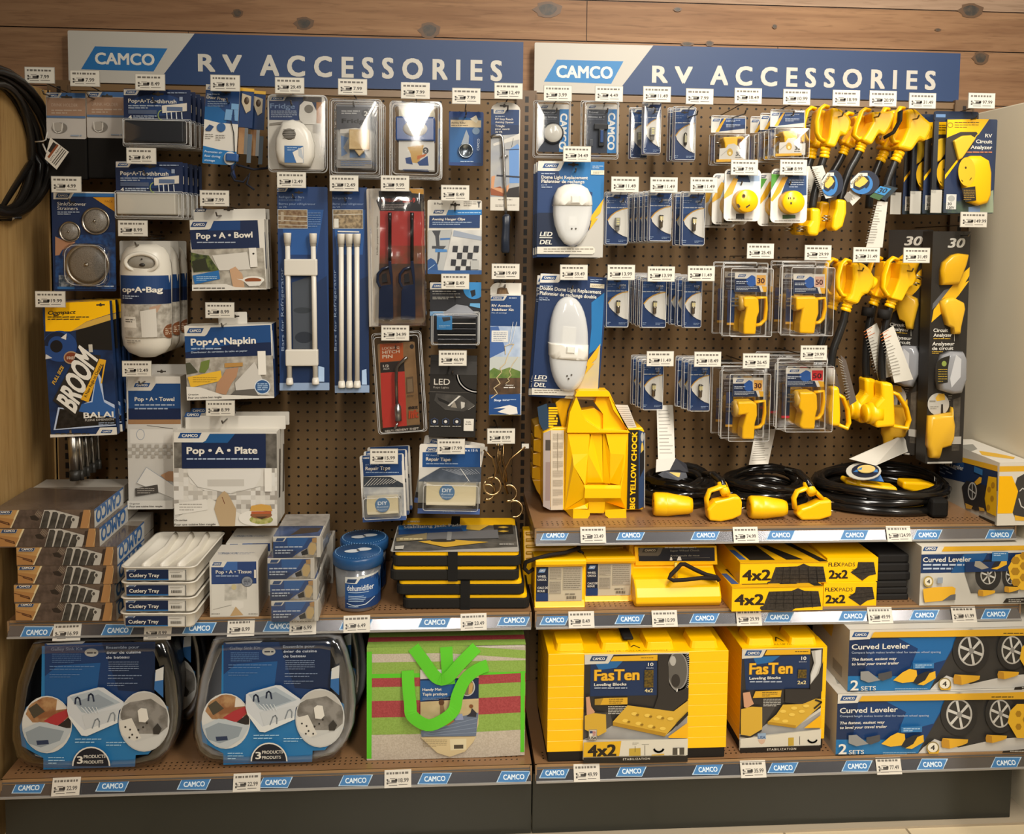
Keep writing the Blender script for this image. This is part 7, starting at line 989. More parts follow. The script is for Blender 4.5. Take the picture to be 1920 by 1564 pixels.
for nm, pts in (('strap', ((445, 206, -.002), (520, 300, -.006), (610, 415, -.008), (690, 415, -.012), (790, 310, -.010), (905, 206, -.002))), ('strap', ((684, 206, -.002), (690, 300, -.005), (705, 470, -.006))), ('strap', ((405, 375, -.003), (410, 470, -.008), (425, 600, -.014), (440, 680, -.018), (550, 740, -.022), (660, 705, -.02), (740, 640, -.016), (765, 540, -.013), (820, 430, -.01), (900, 365, -.008), (985, 335, -.004)))):
    q0 = [P3(*p) for p in pts]; q = []
    for i in range(len(q0)-1):
        a, b_, c_, d = q0[max(i-1, 0)], q0[i], q0[i+1], q0[min(i+2, len(q0)-1)]
        q += [.5*((2*b_)+(c_-a)*t+(2*a-5*b_+4*c_-d)*t*t+(3*b_-a-3*c_+d)*t**3) for t in (0, .25, .5, .75)]
    q.append(q0[-1]); b = MB(); n = len(q); W2 = .0145; vs = []
    for i in range(n):
        t = (q[min(i+1, n-1)]-q[max(i-1, 0)]).normalized(); s_ = t.cross(V((0, 1, 0))).normalized()*W2; vs += [q[i]-s_, q[i]+s_, q[i]+s_+V((0, .0015, 0)), q[i]-s_+V((0, .0015, 0))]
    b.add(vs, [(i*4+a, i*4+(a+1) % 4, i*4+4+(a+1) % 4, i*4+4+a) for i in range(n-1) for a in range(4)], EDG); b.build(nm, k.root)
# ---------------------------------------------------------------- right bay, upper shelf
# big chock: two carry-handled yellow wedges joined back to back
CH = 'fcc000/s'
k = Pk('wheel_chock', 'big yellow plastic wheel chock with carry handle and black label', 'wheel chock', 'C2', 235, 400, 1040, 1120, None, rest=ZT); L = k.lp
def slab(pts, y0, y1, m=CH, nm=None, bev=.002): b = MB(); b.prism([L(*p) for p in pts], y0, y1, m); return b
b = slab(((235, 400), (275, 382), (1035, 382), (1050, 410), (1050, 1040), (1040, 1090), (895, 1095), (870, 1130), (730, 1132), (690, 1100), (570, 1100), (540, 1132), (420, 1132), (350, 1090), (180, 1060), (178, 430)), .012, .16); b.build('base_wedge', k.root, bev=.003)
b = MB()
for pts in (((375, 395), (395, 250), (455, 55), (475, 50), (720, 50), (740, 65), (905, 390), (905, 410), (380, 410)),):
    o = [L(*p) for p in pts]; h = [L(*p) for p in ((460, 110), (635, 108), (635, 130), (590, 190), (500, 190))]
    bm = bmesh.new(); 
b.prism([L(*p) for p in ((375, 410), (398, 240), (455, 100), (505, 235), (530, 300), (655, 385), (905, 390), (905, 410))], -.012, .012, CH); b.prism([L(*p) for p in ((905, 400), (770, 215), (730, 100), (715, 50), (735, 62), (880, 370))], -.012, .012, CH); b.prism([L(*p) for p in ((440, 100), (455, 60), (475, 48), (718, 48), (740, 100))], -.016, .03, CH); b.prism([L(*p) for p in ((620, 165), (640, 105), (740, 100), (905, 390), (690, 390), (690, 260))], .002, .03, CH); b.prism([L(*p) for p in ((505, 235), (620, 215), (690, 260), (690, 390), (640, 390), (520, 290))], .012, .045, CH); b.build('carry_handle', k.root, bev=.003)
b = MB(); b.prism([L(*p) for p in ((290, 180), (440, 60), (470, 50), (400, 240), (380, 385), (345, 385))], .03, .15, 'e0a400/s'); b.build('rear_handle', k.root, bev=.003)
def facet(m, A, Bq, da, db):
    return
b = MB()
def quad(*c): b.add([(L(x, y)[0], d, L(x, y)[1]) for x, y, d in c], [tuple(range(len(c)))], CH)
# raised middle of the chock: a faceted boss with sloping flanks
quad((375, 400, .012), (900, 400, .012), (900, 425, -.006), (385, 425, -.006)); quad((385, 425, -.006), (570, 425, -.006), (575, 470, -.010), (555, 590, -.010), (420, 595, -.010)); quad((710, 425, -.006), (900, 425, -.006), (865, 595, -.010), (745, 590, -.010)); quad((570, 425, -.006), (710, 425, -.006), (680, 400, .005), (590, 400, .005))
quad((575, 470, -.010), (590, 400, .004), (680, 400, .004), (690, 850, .004), (555, 850, .004), (555, 590, -.010)); quad((690, 400, .004), (745, 590, -.010), (745, 850, -.006), (690, 850, .004)); quad((420, 595, -.010), (555, 590, -.010), (555, 850, .002), (525, 850, -.02), (430, 690, -.016)); quad((745, 590, -.010), (865, 595, -.010), (865, 690, -.016), (820, 850, -.02), (745, 850, .002))
quad((360, 410, .012), (385, 425, -.006), (420, 595, -.010), (430, 690, -.016), (525, 870, -.024), (515, 950, -.024), (365, 1090, .010)); quad((900, 425, -.006), (905, 410, .012), (895, 1095, .010), (820, 950, -.024), (820, 850, -.024), (865, 690, -.016), (865, 595, -.010))
quad((515, 850, -.02), (830, 850, -.02), (820, 870, -.03), (520, 870, -.03)); quad((520, 870, -.03), (820, 870, -.03), (822, 950, -.03), (515, 950, -.03)); quad((515, 950, -.03), (822, 950, -.03), (700, 1000, -.012), (560, 1000, -.012)); quad((365, 1090, .010), (515, 950, -.03), (520, 1010, -.026), (420, 1040, -.03), (418, 1132, -.03)); quad((822, 950, -.03), (895, 1095, .010), (870, 1130, -.03), (865, 1040, -.03), (700, 1000, -.012)); quad((420, 1040, -.03), (540, 1040, -.03), (560, 1000, -.012), (520, 1010, -.026)); quad((418, 1132, -.03), (420, 1040, -.03), (560, 1050, -.03), (560, 1095, -.03), (535, 1132, -.03)); quad((560, 1000, -.012), (700, 1000, -.012), (690, 1095, -.012), (560, 1095, -.012)); quad((690, 1095, -.03), (690, 1050, -.03), (865, 1040, -.03), (870, 1130, -.03), (735, 1132, -.03))
b.build('faceted_front', k.root)
b = MB(); q_ = lambda *pts: [L(*p) for p in pts]; b.prism(q_((180, 430), (240, 405), (240, 1090), (178, 1058)), .009, .0115, 'a89a94'); b.prism(q_((244, 405), (358, 405), (350, 1088), (244, 1090)), .009, .0115, 'd0c2ac'); f = k.front(b, .009, clip=False); f.r(195, 480, 238, 570, '4a423c'); f.r(195, 670, 235, 1000, '94807a'); [f.g(258, y, 345, y+60, 9, '8a7c68', fill=.3) for y in (425, 500, 575, 660, 740, 820, 900, 980)]; f.l('8a7c68', 3, 300, 420, 300, 740); b.build('instruction_label', k.root)
b = MB(); b.prism(q_((915, 402), (1000, 400), (1000, 1082), (900, 1082)), .009, .0115, '1c1915'); b.prism(q_((1000, 400), (1048, 420), (1045, 1060), (1000, 1082)), .009, .0115, '24406c'); f = k.front(b, .009, clip=False); f.tq('BIG YELLOW CHOCK', YEL, 960, 1072, 982, 412, 915, 1072, .045); f.c(1025, 455, 14, 40, 'a8a49c'); f.c(1025, 580, 12, 80, 'c9a84a'); f.p('17161a', 1005, 600, 1040, 560, 1042, 720, 1005, 800); f.l('c8c8c4', 5, 1046, 420, 1044, 1060); b.build('name_label', k.root)
b = MB(); b.prism(q_((215, 185), (290, 180), (345, 385), (255, 385)), .026, .029, '1c1915'); f = k.front(b, .026, clip=False); f.tq('BIG YELLOW', YEL, 275, 372, 222, 190, 312, 368, .04) if 0 else f.g(222, 195, 300, 375, 8, YEL, fill=.7); b.prism(q_((135, 215), (215, 185), (255, 385), (185, 420), (150, 350)), .026, .029, '24405c'); b.build('side_label', k.root); b = MB(); b.prism(q_((785, 185), (910, 190), (985, 380), (880, 385)), .012, .015, 'c9c0b4'); f = k.front(b, .012, clip=False); [f.l('8a8074', 3, 800+i*8, 205+i*16, 905+i*6, 200+i*17) for i in range(10)]; b.build('side_label', k.root)
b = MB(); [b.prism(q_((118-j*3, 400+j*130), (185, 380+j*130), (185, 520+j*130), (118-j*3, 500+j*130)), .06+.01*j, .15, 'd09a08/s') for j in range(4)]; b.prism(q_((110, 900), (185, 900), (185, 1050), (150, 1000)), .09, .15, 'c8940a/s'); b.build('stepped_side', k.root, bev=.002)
# coiled power cords
def coil(label, cr, c0, rx, ry, loops, D, nm, ang=0, r=.0085):
    p = atz(cr, *c0, ZT); t = thing('extension_cord', label, 'extension cord', (p.x, p.y, ZT), (0, 0, radians(ang)), 'coiled black power cords'); R = random.Random(nm); b = MB(); pts = []; n = 22
    for l in range(loops):
        ox, oy, sx = R.uniform(-.012, .012), R.uniform(-.006, .006), 1+R.uniform(-.09, .05)
        lay, pos = divmod(l, 3); 
        for i in range(n): a = 2*pi*i/n; pts.append((ox+rx*(sx-.07*pos)*cos(a), oy+ry*(sx-.1*pos)*sin(a), r+lay*r*1.9+.006*(sin(a*2+l)+1)*.4*(lay+1)+max(0, sin(a))*.010*lay))
    b.tube(pts, r, '171513/g', 10); b.build('cord', t); b = MB(); b.tube([(rx*.85, .0, .005), (rx*.80, -.01, r*3.4*max(1, loops/4)), (rx*.98, -.01, r*3.6), (rx*1.04, 0, .01)], .0016, 'a8a49a/s', 6); b.tube([(-rx*.85, -.02, .005), (-rx*.8, -.03, r*4), (-rx*1.0, -.03, r*3.4)], .0016, 'a8a49a/s', 6); b.build('cable_tie', t); return t
ca = coil('coiled black power cord, beside the big yellow chock', 'C2', (1320, 1010), .088, .075, 9, .2, 1, 0, .0105); cb = coil('coiled black power cord, middle of the upper shelf', 'C3', (190, 510), .105, .078, 8, .2, 2, 0, .0105); cc = coil('largest black cord coil with yellow grips, beside the leveler carton', 'C3', (960, 520), .172, .115, 9, .2, 3, -4, .0105)
def axial(b, p, d, prof, m): # solid of revolution along d from p
    d = V(d).normalized(); b.tube([V(p)+d*h for r_, h in prof], [max(r_, .0004) for r_, h in prof], m, 18)
def conn(coilo, cr, pt, d, L_, R_, nm='connector'):
    p = atz(cr, *pt, ZT)+V((0, R_, R_)); o = V(coilo.location); d = Matrix.Rotation(-coilo.rotation_euler.z, 3, 'Z') @ V(d); b = MB(); q = Matrix.Rotation(-coilo.rotation_euler.z, 3, 'Z') @ (p-o); axial(b, q, d, ((0, 0), (R_*.9, 0), (R_*.95, .003), (R_, .006), (R_, .03), (R_*.97, .032), (R_, .034), (R_*.86, .06), (R_*.74, L_*.9), (R_*.6, L_), (0, L_)), YP); [axial(b, q+V((0, -R_*.3*s_, R_*.35*s_)), -d, ((.0025, -.004), (.0025, .002)), '6a5210') for s_ in (-1, 1)]; b.build(nm, coilo); return q
def grip(coilo, cr, pts, hand, D_=.022, dd=.16, prongs=None):
    """handled plug standing on the shelf"""
    o = V(coilo.location); Rz = Matrix.Rotation(-coilo.rotation_euler.z, 3, 'Z'); b = MB(); q = [Rz @ (at(cr, x, y, dd)-o) for x, y in pts]; yy = q[0].y; b.prism([(p.x, p.z) for p in q], yy, yy+D_*1.6, YP); b.build('plug_body', coilo, bev=.006, segs=3)
    b = MB(); b.tube([Rz @ (at(cr, x, y, dd)-o)+V((0, D_*.8, 0)) for x, y in hand], .0075, YP, 8, flat=(.8, 1.5)); b.build('plug_handle', coilo)
    if prongs: b = MB(); [b.tube([Rz @ (at(cr, x0, y0, dd)-o)+V((0, D_*.8, 0)), Rz @ (at(cr, x1, y1, dd)-o)+V((0, D_*.8, 0))], .002, 'c2b9a4/m', 6) for x0, y0, x1, y1 in prongs]; b.build('prongs', coilo)
conn(ca, 'C2', (1140, 1158), (1, -.10, -.02), .098, .030); conn(cb, 'C3', (110, 635), (1, -.05, -.02), .094, .029)
grip(ca, 'C2', ((1650, 1010), (1760, 985), (1810, 970), (1868, 970), (1885, 1020), (1880, 1130), (1800, 1165), (1700, 1185), (1600, 1175), (1585, 1080)), ((1600, 1080), (1592, 1000), (1620, 930), (1700, 905), (1745, 890), (1770, 970)), dd=.305, prongs=((1882, 1000, 1925, 1002), (1882, 1090, 1925, 1075))); grip(cb, 'C3', ((440, 550), (500, 530), (560, 500), (640, 490), (642, 600), (560, 625), (440, 628), (405, 590)), ((410, 560), (402, 490), (425, 445), (480, 425), (540, 440), (590, 490)), dd=.30, prongs=((640, 515, 672, 518), (640, 570, 685, 582)))
for co, cr, pts in ((ca, 'C2', ((1730, 900, .29), (1700, 830, .27), (1640, 780, .25), (1560, 780, .2))), (cb, 'C3', ((500, 410, .29), (470, 360, .27), (420, 310, .24), (340, 290, .2)))):
    o = V(co.location); b = MB(); b.tube([at(cr, x, y, d)-o for x, y, d in pts], .0098, '171513/g', 10); axial(b, at(cr, pts[0][0], pts[0][1]+15, pts[0][2])-o, (at(cr, *pts[1])-at(cr, *pts[0])), ((.012, -.01), (.0125, .02), (.010, .026)), YP); b.build('cord_end', co)
def flat(co, cr, q, d, m, nm, th=.002, art=None):
    o = V(co.location); Rz = Matrix.Rotation(-co.rotation_euler.z, 3, 'Z'); P4 = [Rz @ (at(cr, x, y, dd)-o) for x, y, dd in q]; n = (P4[1]-P4[0]).cross(P4[2]-P4[0]).normalized(); n = -n if n.y > 0 else n; b = MB(); N = len(P4); b.add([p+n*th for p in P4]+P4, [tuple(range(N)), tuple(range(2*N-1, N-1, -1))]+[(i, N+i, N+(i+1) % N, (i+1) % N) for i in range(N)], m)
    if art:
        R = random.Random(3)
        for i in range(13):
            t = .1+i*.065; a, c = P4[0].lerp(P4[3], t), P4[1].lerp(P4[2], t); s1 = R.uniform(.6, .9); dn = (P4[3]-P4[0]).normalized()*.0012; e = n*(th+.0003); A, C = a.lerp(c, .1)+e, a.lerp(c, s1)+e; b.add([A-dn, C-dn, C+dn, A+dn], [(0, 1, 2, 3)], '8a857a')
    b.build(nm, co)
flat(ca, 'C2', ((1148, 185, .10), (1290, 180, .10), (1305, 650, .17), (1160, 650, .17)), 0, 'c4bfb4', 'care_tag', .0006, 1); flat(cb, 'C3', ((130, 25, .07), (265, 15, .07), (215, 250, .15), (85, 255, .15)), 0, 'c4bfb4', 'care_tag', .0006, 1); flat(cc, 'C3', ((752, 215, .2), (1110, 58, .15), (1170, 155, .15), (930, 260, .2)), 0, 'c4bfb4', 'care_tag', .0006); 
flat(ca, 'C2', ((1145, 650, .18), (1310, 640, .18), (1260, 740, .2), (1140, 760, .2)), 0, 'b8b4aa', 'paper_tag'); flat(ca, 'C2', ((1310, 640, .17), (1400, 690, .18), (1420, 760, .2), (1250, 745, .2)), 0, '24242a', 'badge_tag')
flat(ca, 'C2', ((1160, 775, .205), (1210, 745, .205), (1340, 735, .205), (1400, 760, .205), (1410, 800, .21), (1330, 825, .215), (1200, 800, .21)), 0, '1c2030', 'badge_tag'); flat(ca, 'C2', ((1200, 775, .206), (1260, 755, .206), (1350, 760, .206), (1340, 805, .212), (1240, 800, .21)), 0, 'c9a84a', 'badge_tag')
def flatell(co, cr, cx, cy, rx, ry, dd, m, nm): flat(co, cr, [(cx+rx*cos(a*pi/10), cy+ry*sin(a*pi/10), dd-ry*sin(a*pi/10)*-.0006) for a in range(20)], 0, m, nm)
flatell(cc, 'C3', 850, 300, 118, 58, .215, 'b8b4a8', 'badge_tag'); flatell(cc, 'C3', 862, 296, 92, 44, .2175, '1a2238', 'badge_tag'); flatell(cc, 'C3', 868, 285, 60, 26, .2195, 'c9b06a', 'badge_tag'); flat(cc, 'C3', ((780, 300, .222), (840, 270, .222), (830, 300, .223), (940, 285, .222), (950, 320, .225), (850, 335, .225)), 0, '2a78c4', 'badge_tag'); flat(cc, 'C3', ((820, 325, .2), (950, 300, .2), (985, 370, .22), (880, 360, .22)), 0, '2a6ab0', 'badge_tag')
o = V(cc.location)
for pts, hand in ((((722, 380), (735, 345), (790, 365), (795, 325), (825, 330), (828, 372), (1060, 395), (1072, 445), (980, 430), (800, 395)), None), (((1112, 365), (1260, 368), (1330, 390), (1368, 440), (1360, 475), (1320, 490), (1215, 470), (1210, 440), (1110, 415)), 1)):
    Rz = Matrix.Rotation(-cc.rotation_euler.z, 3, 'Z'); q = [Rz @ (at('C3', x, y, .20)-o) for x, y in pts]; b = MB(); y0 = q[0].y; b.prism([(p.x, p.z) for p in q], y0-.005, y0+.04, YP); b.build('grip', cc, bev=.006, segs=3)
b = MB(); q = Rz @ (at('C3', 1330, 560, .27)-o); b.box(q.x-.022, q.x+.022, -.125, -.07, -.001+.004, .05, '141210/r'); b.build('strap', cc, bev=.008)
# ---- wheel artwork and curved leveler cartons
def wheel(f, x, y, rx, ry, tire=1.5):
    f.c(x, y, rx*tire, ry*tire, '2b2a2a'); f.c(x, y, rx, ry, 'b8b6b0'); f.c(x, y, rx*.86, ry*.9, '34322f')
    for i in range(6):
        a = 2*pi*i/6+.3; s_, c_ = sin(a), cos(a); f.p('c8c6c0', x+rx*.08*-s_, y+ry*.08*c_, x+rx*.9*c_-rx*.1*s_, y+ry*.93*s_+ry*.1*c_, x+rx*.9*c_+rx*.1*s_, y+ry*.93*s_-ry*.1*c_, x-rx*.08*-s_, y-ry*.08*c_)
    f.c(x, y, rx*.2, ry*.2, '8a8884')
def wedge(f, x, y, s_, w=1): f.p('d8a42c', x, y+30*s_, x+10*s_, y, x+190*s_*w, y+10*s_, x+185*s_*w, y+35*s_, x+150*s_*w, y+50*s_, x+60*s_, y+75*s_, x+5*s_, y+65*s_); f.p('b8862a', x, y+30*s_, x+10*s_, y, x+55*s_, y+14*s_, x+60*s_, y+75*s_, x+5*s_, y+65*s_)
def curved2(cr, lab, zb, D_, rowz):
    k = Pk('leveler_carton', lab, 'box', cr, 258, 105, 1660, 548, D_); k.h += k.root.location.z-zb; k.root.location.z = zb; k.W = Matrix.LocRotScale(k.root.location, k.root.rotation_euler, None); b = MB(); Dp = .22; b.box(-k.w/2, k.w/2, 0, Dp, 0, k.h, 'cfc8ba'); f = k.front(b)
    f.r(258, 105, 1660, 548, '3a3836~2c2a29~6'); f.p('143a74', 258, 185, 1060, 165, 960, 330, 880, 470, 835, 548, 258, 548); f.p('1668b0', 620, 175, 1045, 165, 955, 330, 700, 400, 760, 250); f.p('1a78bc', 258, 445, 430, 445, 890, 445, 838, 548, 258, 548); f.p('122c58', 258, 185, 420, 185, 380, 440, 258, 440); f.p('c9c6c0', 880, 500, 960, 440, 1130, 500, 1400, 440, 1660, 420, 1660, 548, 838, 548); f.p('d8a62a', 440, 130, 1660, 100, 1660, 150, 420, 166); f.r(258, 100, 1660, 122, 'd2ccbf'); f.p('d2ccbf', 258, 105, 470, 105, 445, 150, 415, 182, 258, 190); f.logo(290, 132, 413, 167, LOGO)
    f.t(288, 212, 698, 250, 'Curved Leveler', 'dcd8ce', .02); f.tq('Compact length makes leveler ideal for tandem wheel spacing', 'b4c0d2', 288, 283, 918, 278, 288, 268, .0); f.t(288, 310, 606, 330, 'The fastest, easiest way', 'dcd8ce', .02, .15); f.t(288, 342, 622, 362, 'to level your travel trailer', 'dcd8ce', .02, .15); wheel(f, 1132, 262, 92, 108, 1.42); wheel(f, 1420, 255, 76, 100, 1.4); f.r(1040, 105, 1520, 122, 'd2ccbf'); f.p('d8a62a', 440, 128, 1660, 98, 1660, 150, 420, 166); f.g(1355, 128, 1510, 142, 1, '4a3a14')
    wedge(f, 1000, 425, 1); wedge(f, 1312, 400, .8); f.p('8a8a88', 345, 405, 400, 400, 485, 465, 400, 482, 345, 460); f.p('4a4a4c', 470, 420, 565, 400, 568, 445, 500, 470, 470, 455); f.p('e0ae2c', 575, 465, 640, 410, 690, 385, 740, 395, 745, 440, 720, 475, 640, 485); f.p('26262a', 715, 480, 745, 430, 800, 405, 840, 400, 860, 420, 800, 470, 745, 492); f.p('e0ae2c', 745, 495, 800, 465, 830, 415, 872, 400, 875, 450, 790, 500); f.r(715, 342, 862, 382, '2a78bc'); f.g(730, 350, 850, 378, 2, 'b4cce0', fill=.4); f.t(272, 462, 330, 535, '2', 'e0dcd2', .02); f.t(345, 505, 452, 535, 'SETS', 'dcd8ce', .01); f.g(585, 518, 815, 540, 2, '9fc4e0', fill=.3); f.c(937, 490, 46, 44, '8a7a4c'); f.c(937, 488, 36, 34, 'e0dac8'); f.t(922, 470, 950, 505, '4', '2a2622', .03); f.p('d8a62a', 895, 500, 910, 530, 975, 530, 985, 500, 960, 522, 915, 522)
    f.p('e0b02c', 1480, 230, 1530, 180, 1660, 180, 1660, 420, 1530, 420, 1465, 310); [f.p('a87c1c', *sum(([x+22*cos(a*pi/3), y+25*sin(a*pi/3)] for a in range(6)), [])) for x, y in ((1540, 250), (1590, 290), (1540, 340), (1640, 240))]; f.p('26221e', 1430, 510, 1660, 490, 1660, 540, 1418, 542); f.g(1480, 505, 1640, 532, 2, 'c8c4bc', fill=.4)
    f = k.left(b, Dp); f.put([(0, 0), (Dp, 0), (Dp, k.h), (0, k.h)], 'b4ad9f'); f.put([(.06, k.h*.62), (.12, k.h*.6), (.13, k.h*.82), (.07, k.h*.85)], 'c8a23c'); f.put([(Dp*.6, k.h*.12), (Dp*.85, k.h*.12), (Dp*.85, k.h*.3), (Dp*.6, k.h*.3)], '8a857c'); f = k.top(b, Dp); f.put([(.0, .0), (k.w, 0), (k.w, Dp), (0, Dp)], 'c4bfb4'); f.put([(.02, .05), (.08, .04), (.1, .12), (.04, .14)], '8a8880'); b.build('carton', k.root); return k
CR['D6b'] = (1520-84/3.7775, 1150+450/3.7775, 3.7775)
k = curved2('D6b', 'wide two-set leveler carton on the bottom shelf, lower of two', ZB, -atz('D6b', 700, 545, ZB).y, 0); h0 = k.h; curved2('D6', 'wide two-set leveler carton on the bottom shelf, upper of two', ZB+h0+.001, k.D-.008, 1)
# single leveler carton on the middle shelf
k = Pk('leveler_carton', 'white and blue leveler carton on the right middle shelf', 'box', 'C5', 1290, 98, 2060, 459, None, rest=ZM); k.h = min(k.h, .148); b = MB(); Dp = .20; b.box(-k.w/2, k.w/2, 0, Dp, 0, k.h, 'cfc8ba'); f = k.front(b); f.r(1290, 98, 2060, 462, 'c4c0b6~d0ccc2~6'); f.p('143468', 1290, 160, 2060, 145, 2060, 255, 1290, 272); f.p('175a9e', 1560, 158, 1700, 150, 1640, 265, 1480, 270, 1520, 200); f.p('d8a62a', 1430, 108, 2060, 88, 2060, 130, 1415, 142); f.p('d2ccbf', 1290, 95, 1450, 95, 1420, 150, 1290, 160); f.logo(1310, 108, 1405, 138, LOGO); f.t(1312, 172, 1602, 202, 'Curved Leveler', 'dcd8ce', .02); f.g(1312, 213, 1560, 228, 1, 'b4c0d2', fill=.7); f.g(1312, 236, 1490, 250, 1, 'b4c0d2', fill=.7); f.p('4a4845~8a867e~12', 1560, 265, 1920, 240, 1880, 390, 1600, 390); wheel(f, 1702, 282, 46, 55, 1.7); wheel(f, 1835, 285, 30, 50, 1.7); f.p('143468', 1560, 200, 1920, 195, 1920, 252, 1560, 262)
f.p('9a9488', 1620, 195, 1650, 195, 1702, 235, 1660, 245, 1615, 225); f.p('26262a', 1715, 235, 1740, 195, 1770, 185, 1790, 190, 1740, 240); f.p('e0ae2c', 1715, 240, 1760, 225, 1780, 188, 1808, 180, 1810, 215, 1750, 245); f.r(1720, 140, 1816, 195, '2a78bc'); f.g(1730, 144, 1805, 165, 2, 'b4cce0', fill=.4); wedge(f, 1635, 365, .55); wedge(f, 1792, 345, .5); f.p('e0b02c', 1815, 230, 1860, 155, 1960, 140, 1960, 370, 1890, 365, 1830, 300); [f.p('a87c1c', *sum(([x+28*cos(a*pi/3), y+25*sin(a*pi/3)] for a in range(6)), [])) for x, y in ((1860, 190), (1858, 255), (1862, 320), (1912, 222), (1912, 290), (1912, 160))]
f.p('dca82c', 1305, 360, 1360, 350, 1480, 345, 1500, 355, 1495, 400, 1420, 430, 1315, 440, 1308, 400); f.p('5f5f60', 1420, 430, 1470, 395, 1500, 390, 1498, 425); f.c(1337, 315, 30, 34, 'a8904c'); f.c(1337, 314, 22, 24, 'dcd4bc'); f.t(1328, 302, 1346, 326, '4', '2a2622', .03); f.r(1390, 290, 1422, 325, '8a94a0'); f.p('26221e', 1800, 415, 2060, 400, 2060, 440, 1780, 442); f.g(1815, 418, 1910, 440, 2, 'c8c4bc', fill=.4); f = k.left(b, Dp); f.put([(0, 0), (Dp, 0), (Dp, k.h), (0, k.h)], 'aaa294'); b.build('carton', k.root)
# leveler carton turned on the upper shelf
pA, pB = atz('C3', 1352, 462, ZT), atz('C3', 1738, 660, ZT); d = (pB-pA); Ln = d.length; yaw = math.atan2(d.y, d.x); t = thing('leveler_carton', 'white and yellow leveler carton turned at an angle on the upper shelf', 'box', (pB.x, pB.y, ZT), (0, 0, yaw)); W = Matrix.LocRotScale(t.location, t.rotation_euler, None)
f0 = Face(MB(), 'C3', (0, 0, 0), (1, 0, 0), (0, 0, 1), W); hh = f0.uv(1742, 235)[1]; b = MB(); b.box(-Ln, 0, 0, .088, 0, hh, 'cfc8ba'); f = Face(b, 'C3', (0, 0, 0), (1, 0, 0), (0, 0, 1), W, (-Ln, 0, 0, hh))
f.p('a8a294~b8b2a6~8', 1345, 300, 1745, 400, 1740, 660, 1345, 465); f.p('17305c', 1345, 190, 1745, 300, 1745, 430, 1600, 390, 1345, 330); f.p('1d4a88', 1410, 210, 1520, 240, 1520, 280, 1400, 250); f.p('d8a62a', 1410, 180, 1745, 262, 1745, 300, 1405, 208); f.p('cfc9bd', 1345, 145, 1420, 165, 1405, 205, 1345, 195); f.tq('CAMCO', '2a4a80', 1358, 175, 1410, 188, 1358, 160, .05); f.tq('Curved Leveler', 'd0ccc2', 1352, 245, 1518, 294, 1354, 215, .02); f.g(1355, 262, 1500, 320, 2, '9aa8c0', fill=.25); f.r(1590, 275, 1648, 315, '2a70b4'); f.p('2c2a2a', 1510, 400, 1540, 360, 1660, 390, 1700, 450, 1690, 560, 1600, 560, 1530, 520); f.c(1580, 430, 30, 60, 'b4b2ac'); f.c(1580, 430, 23, 50, '3a3835'); f.l('c0beb8', 5, 1580, 380, 1580, 480); f.l('c0beb8', 5, 1560, 415, 1600, 445); f.p('d8a42c', 1595, 370, 1630, 335, 1645, 340, 1640, 375, 1610, 390); f.p('c8983c', 1535, 510, 1585, 530, 1575, 550, 1540, 545); f.p('c8983c', 1625, 535, 1660, 545, 1665, 565, 1630, 560); f.p('d8a814', 1690, 330, 1745, 340, 1745, 600, 1680, 570, 1665, 480); [f.c(x, y, 12, 20, 'a87c1c') for x, y in ((1695, 420), (1715, 480), (1690, 540), (1722, 390))]; f.c(1366, 345, 18, 20, '8a8474'); f.p('2a2620', 1630, 590, 1735, 635, 1735, 655, 1625, 610)
f = Face(b, 'C3', (0, 0, 0), (0, 1, 0), (0, 0, 1), W, (0, .088, 0, hh)); f.put([(0, 0), (.088, 0), (.088, hh), (0, hh)], 'd2ccbf'); f.p('d8a62a', 1742, 265, 1930, 262, 1930, 298, 1742, 302); f.p('3a3836', 1850, 420, 1875, 340, 1930, 310, 1930, 610, 1855, 600, 1838, 560); f.p('f0b400', 1742, 330, 1840, 330, 1880, 430, 1842, 578, 1742, 580); f.l('c8c6c0', 6, 1890, 430, 1910, 410, 1925, 420); f.l('c8c6c0', 7, 1885, 480, 1900, 530, 1925, 545); f.p('dca82c', 1855, 590, 1930, 605, 1930, 628, 1860, 625); f = Face(b, 'C3', (0, 0, hh), (1, 0, 0), (0, 1, 0), W, (-Ln, 0, 0, .088)); f.put([(-Ln, 0), (0, 0), (0, .088), (-Ln, .088)], 'd6d0c4'); f.p('8a8880', 1450, 125, 1580, 118, 1610, 150, 1570, 165, 1500, 150); f.p('d8a82c', 1620, 162, 1740, 180, 1860, 205, 1850, 218, 1740, 205, 1640, 190); b.build('carton', t)
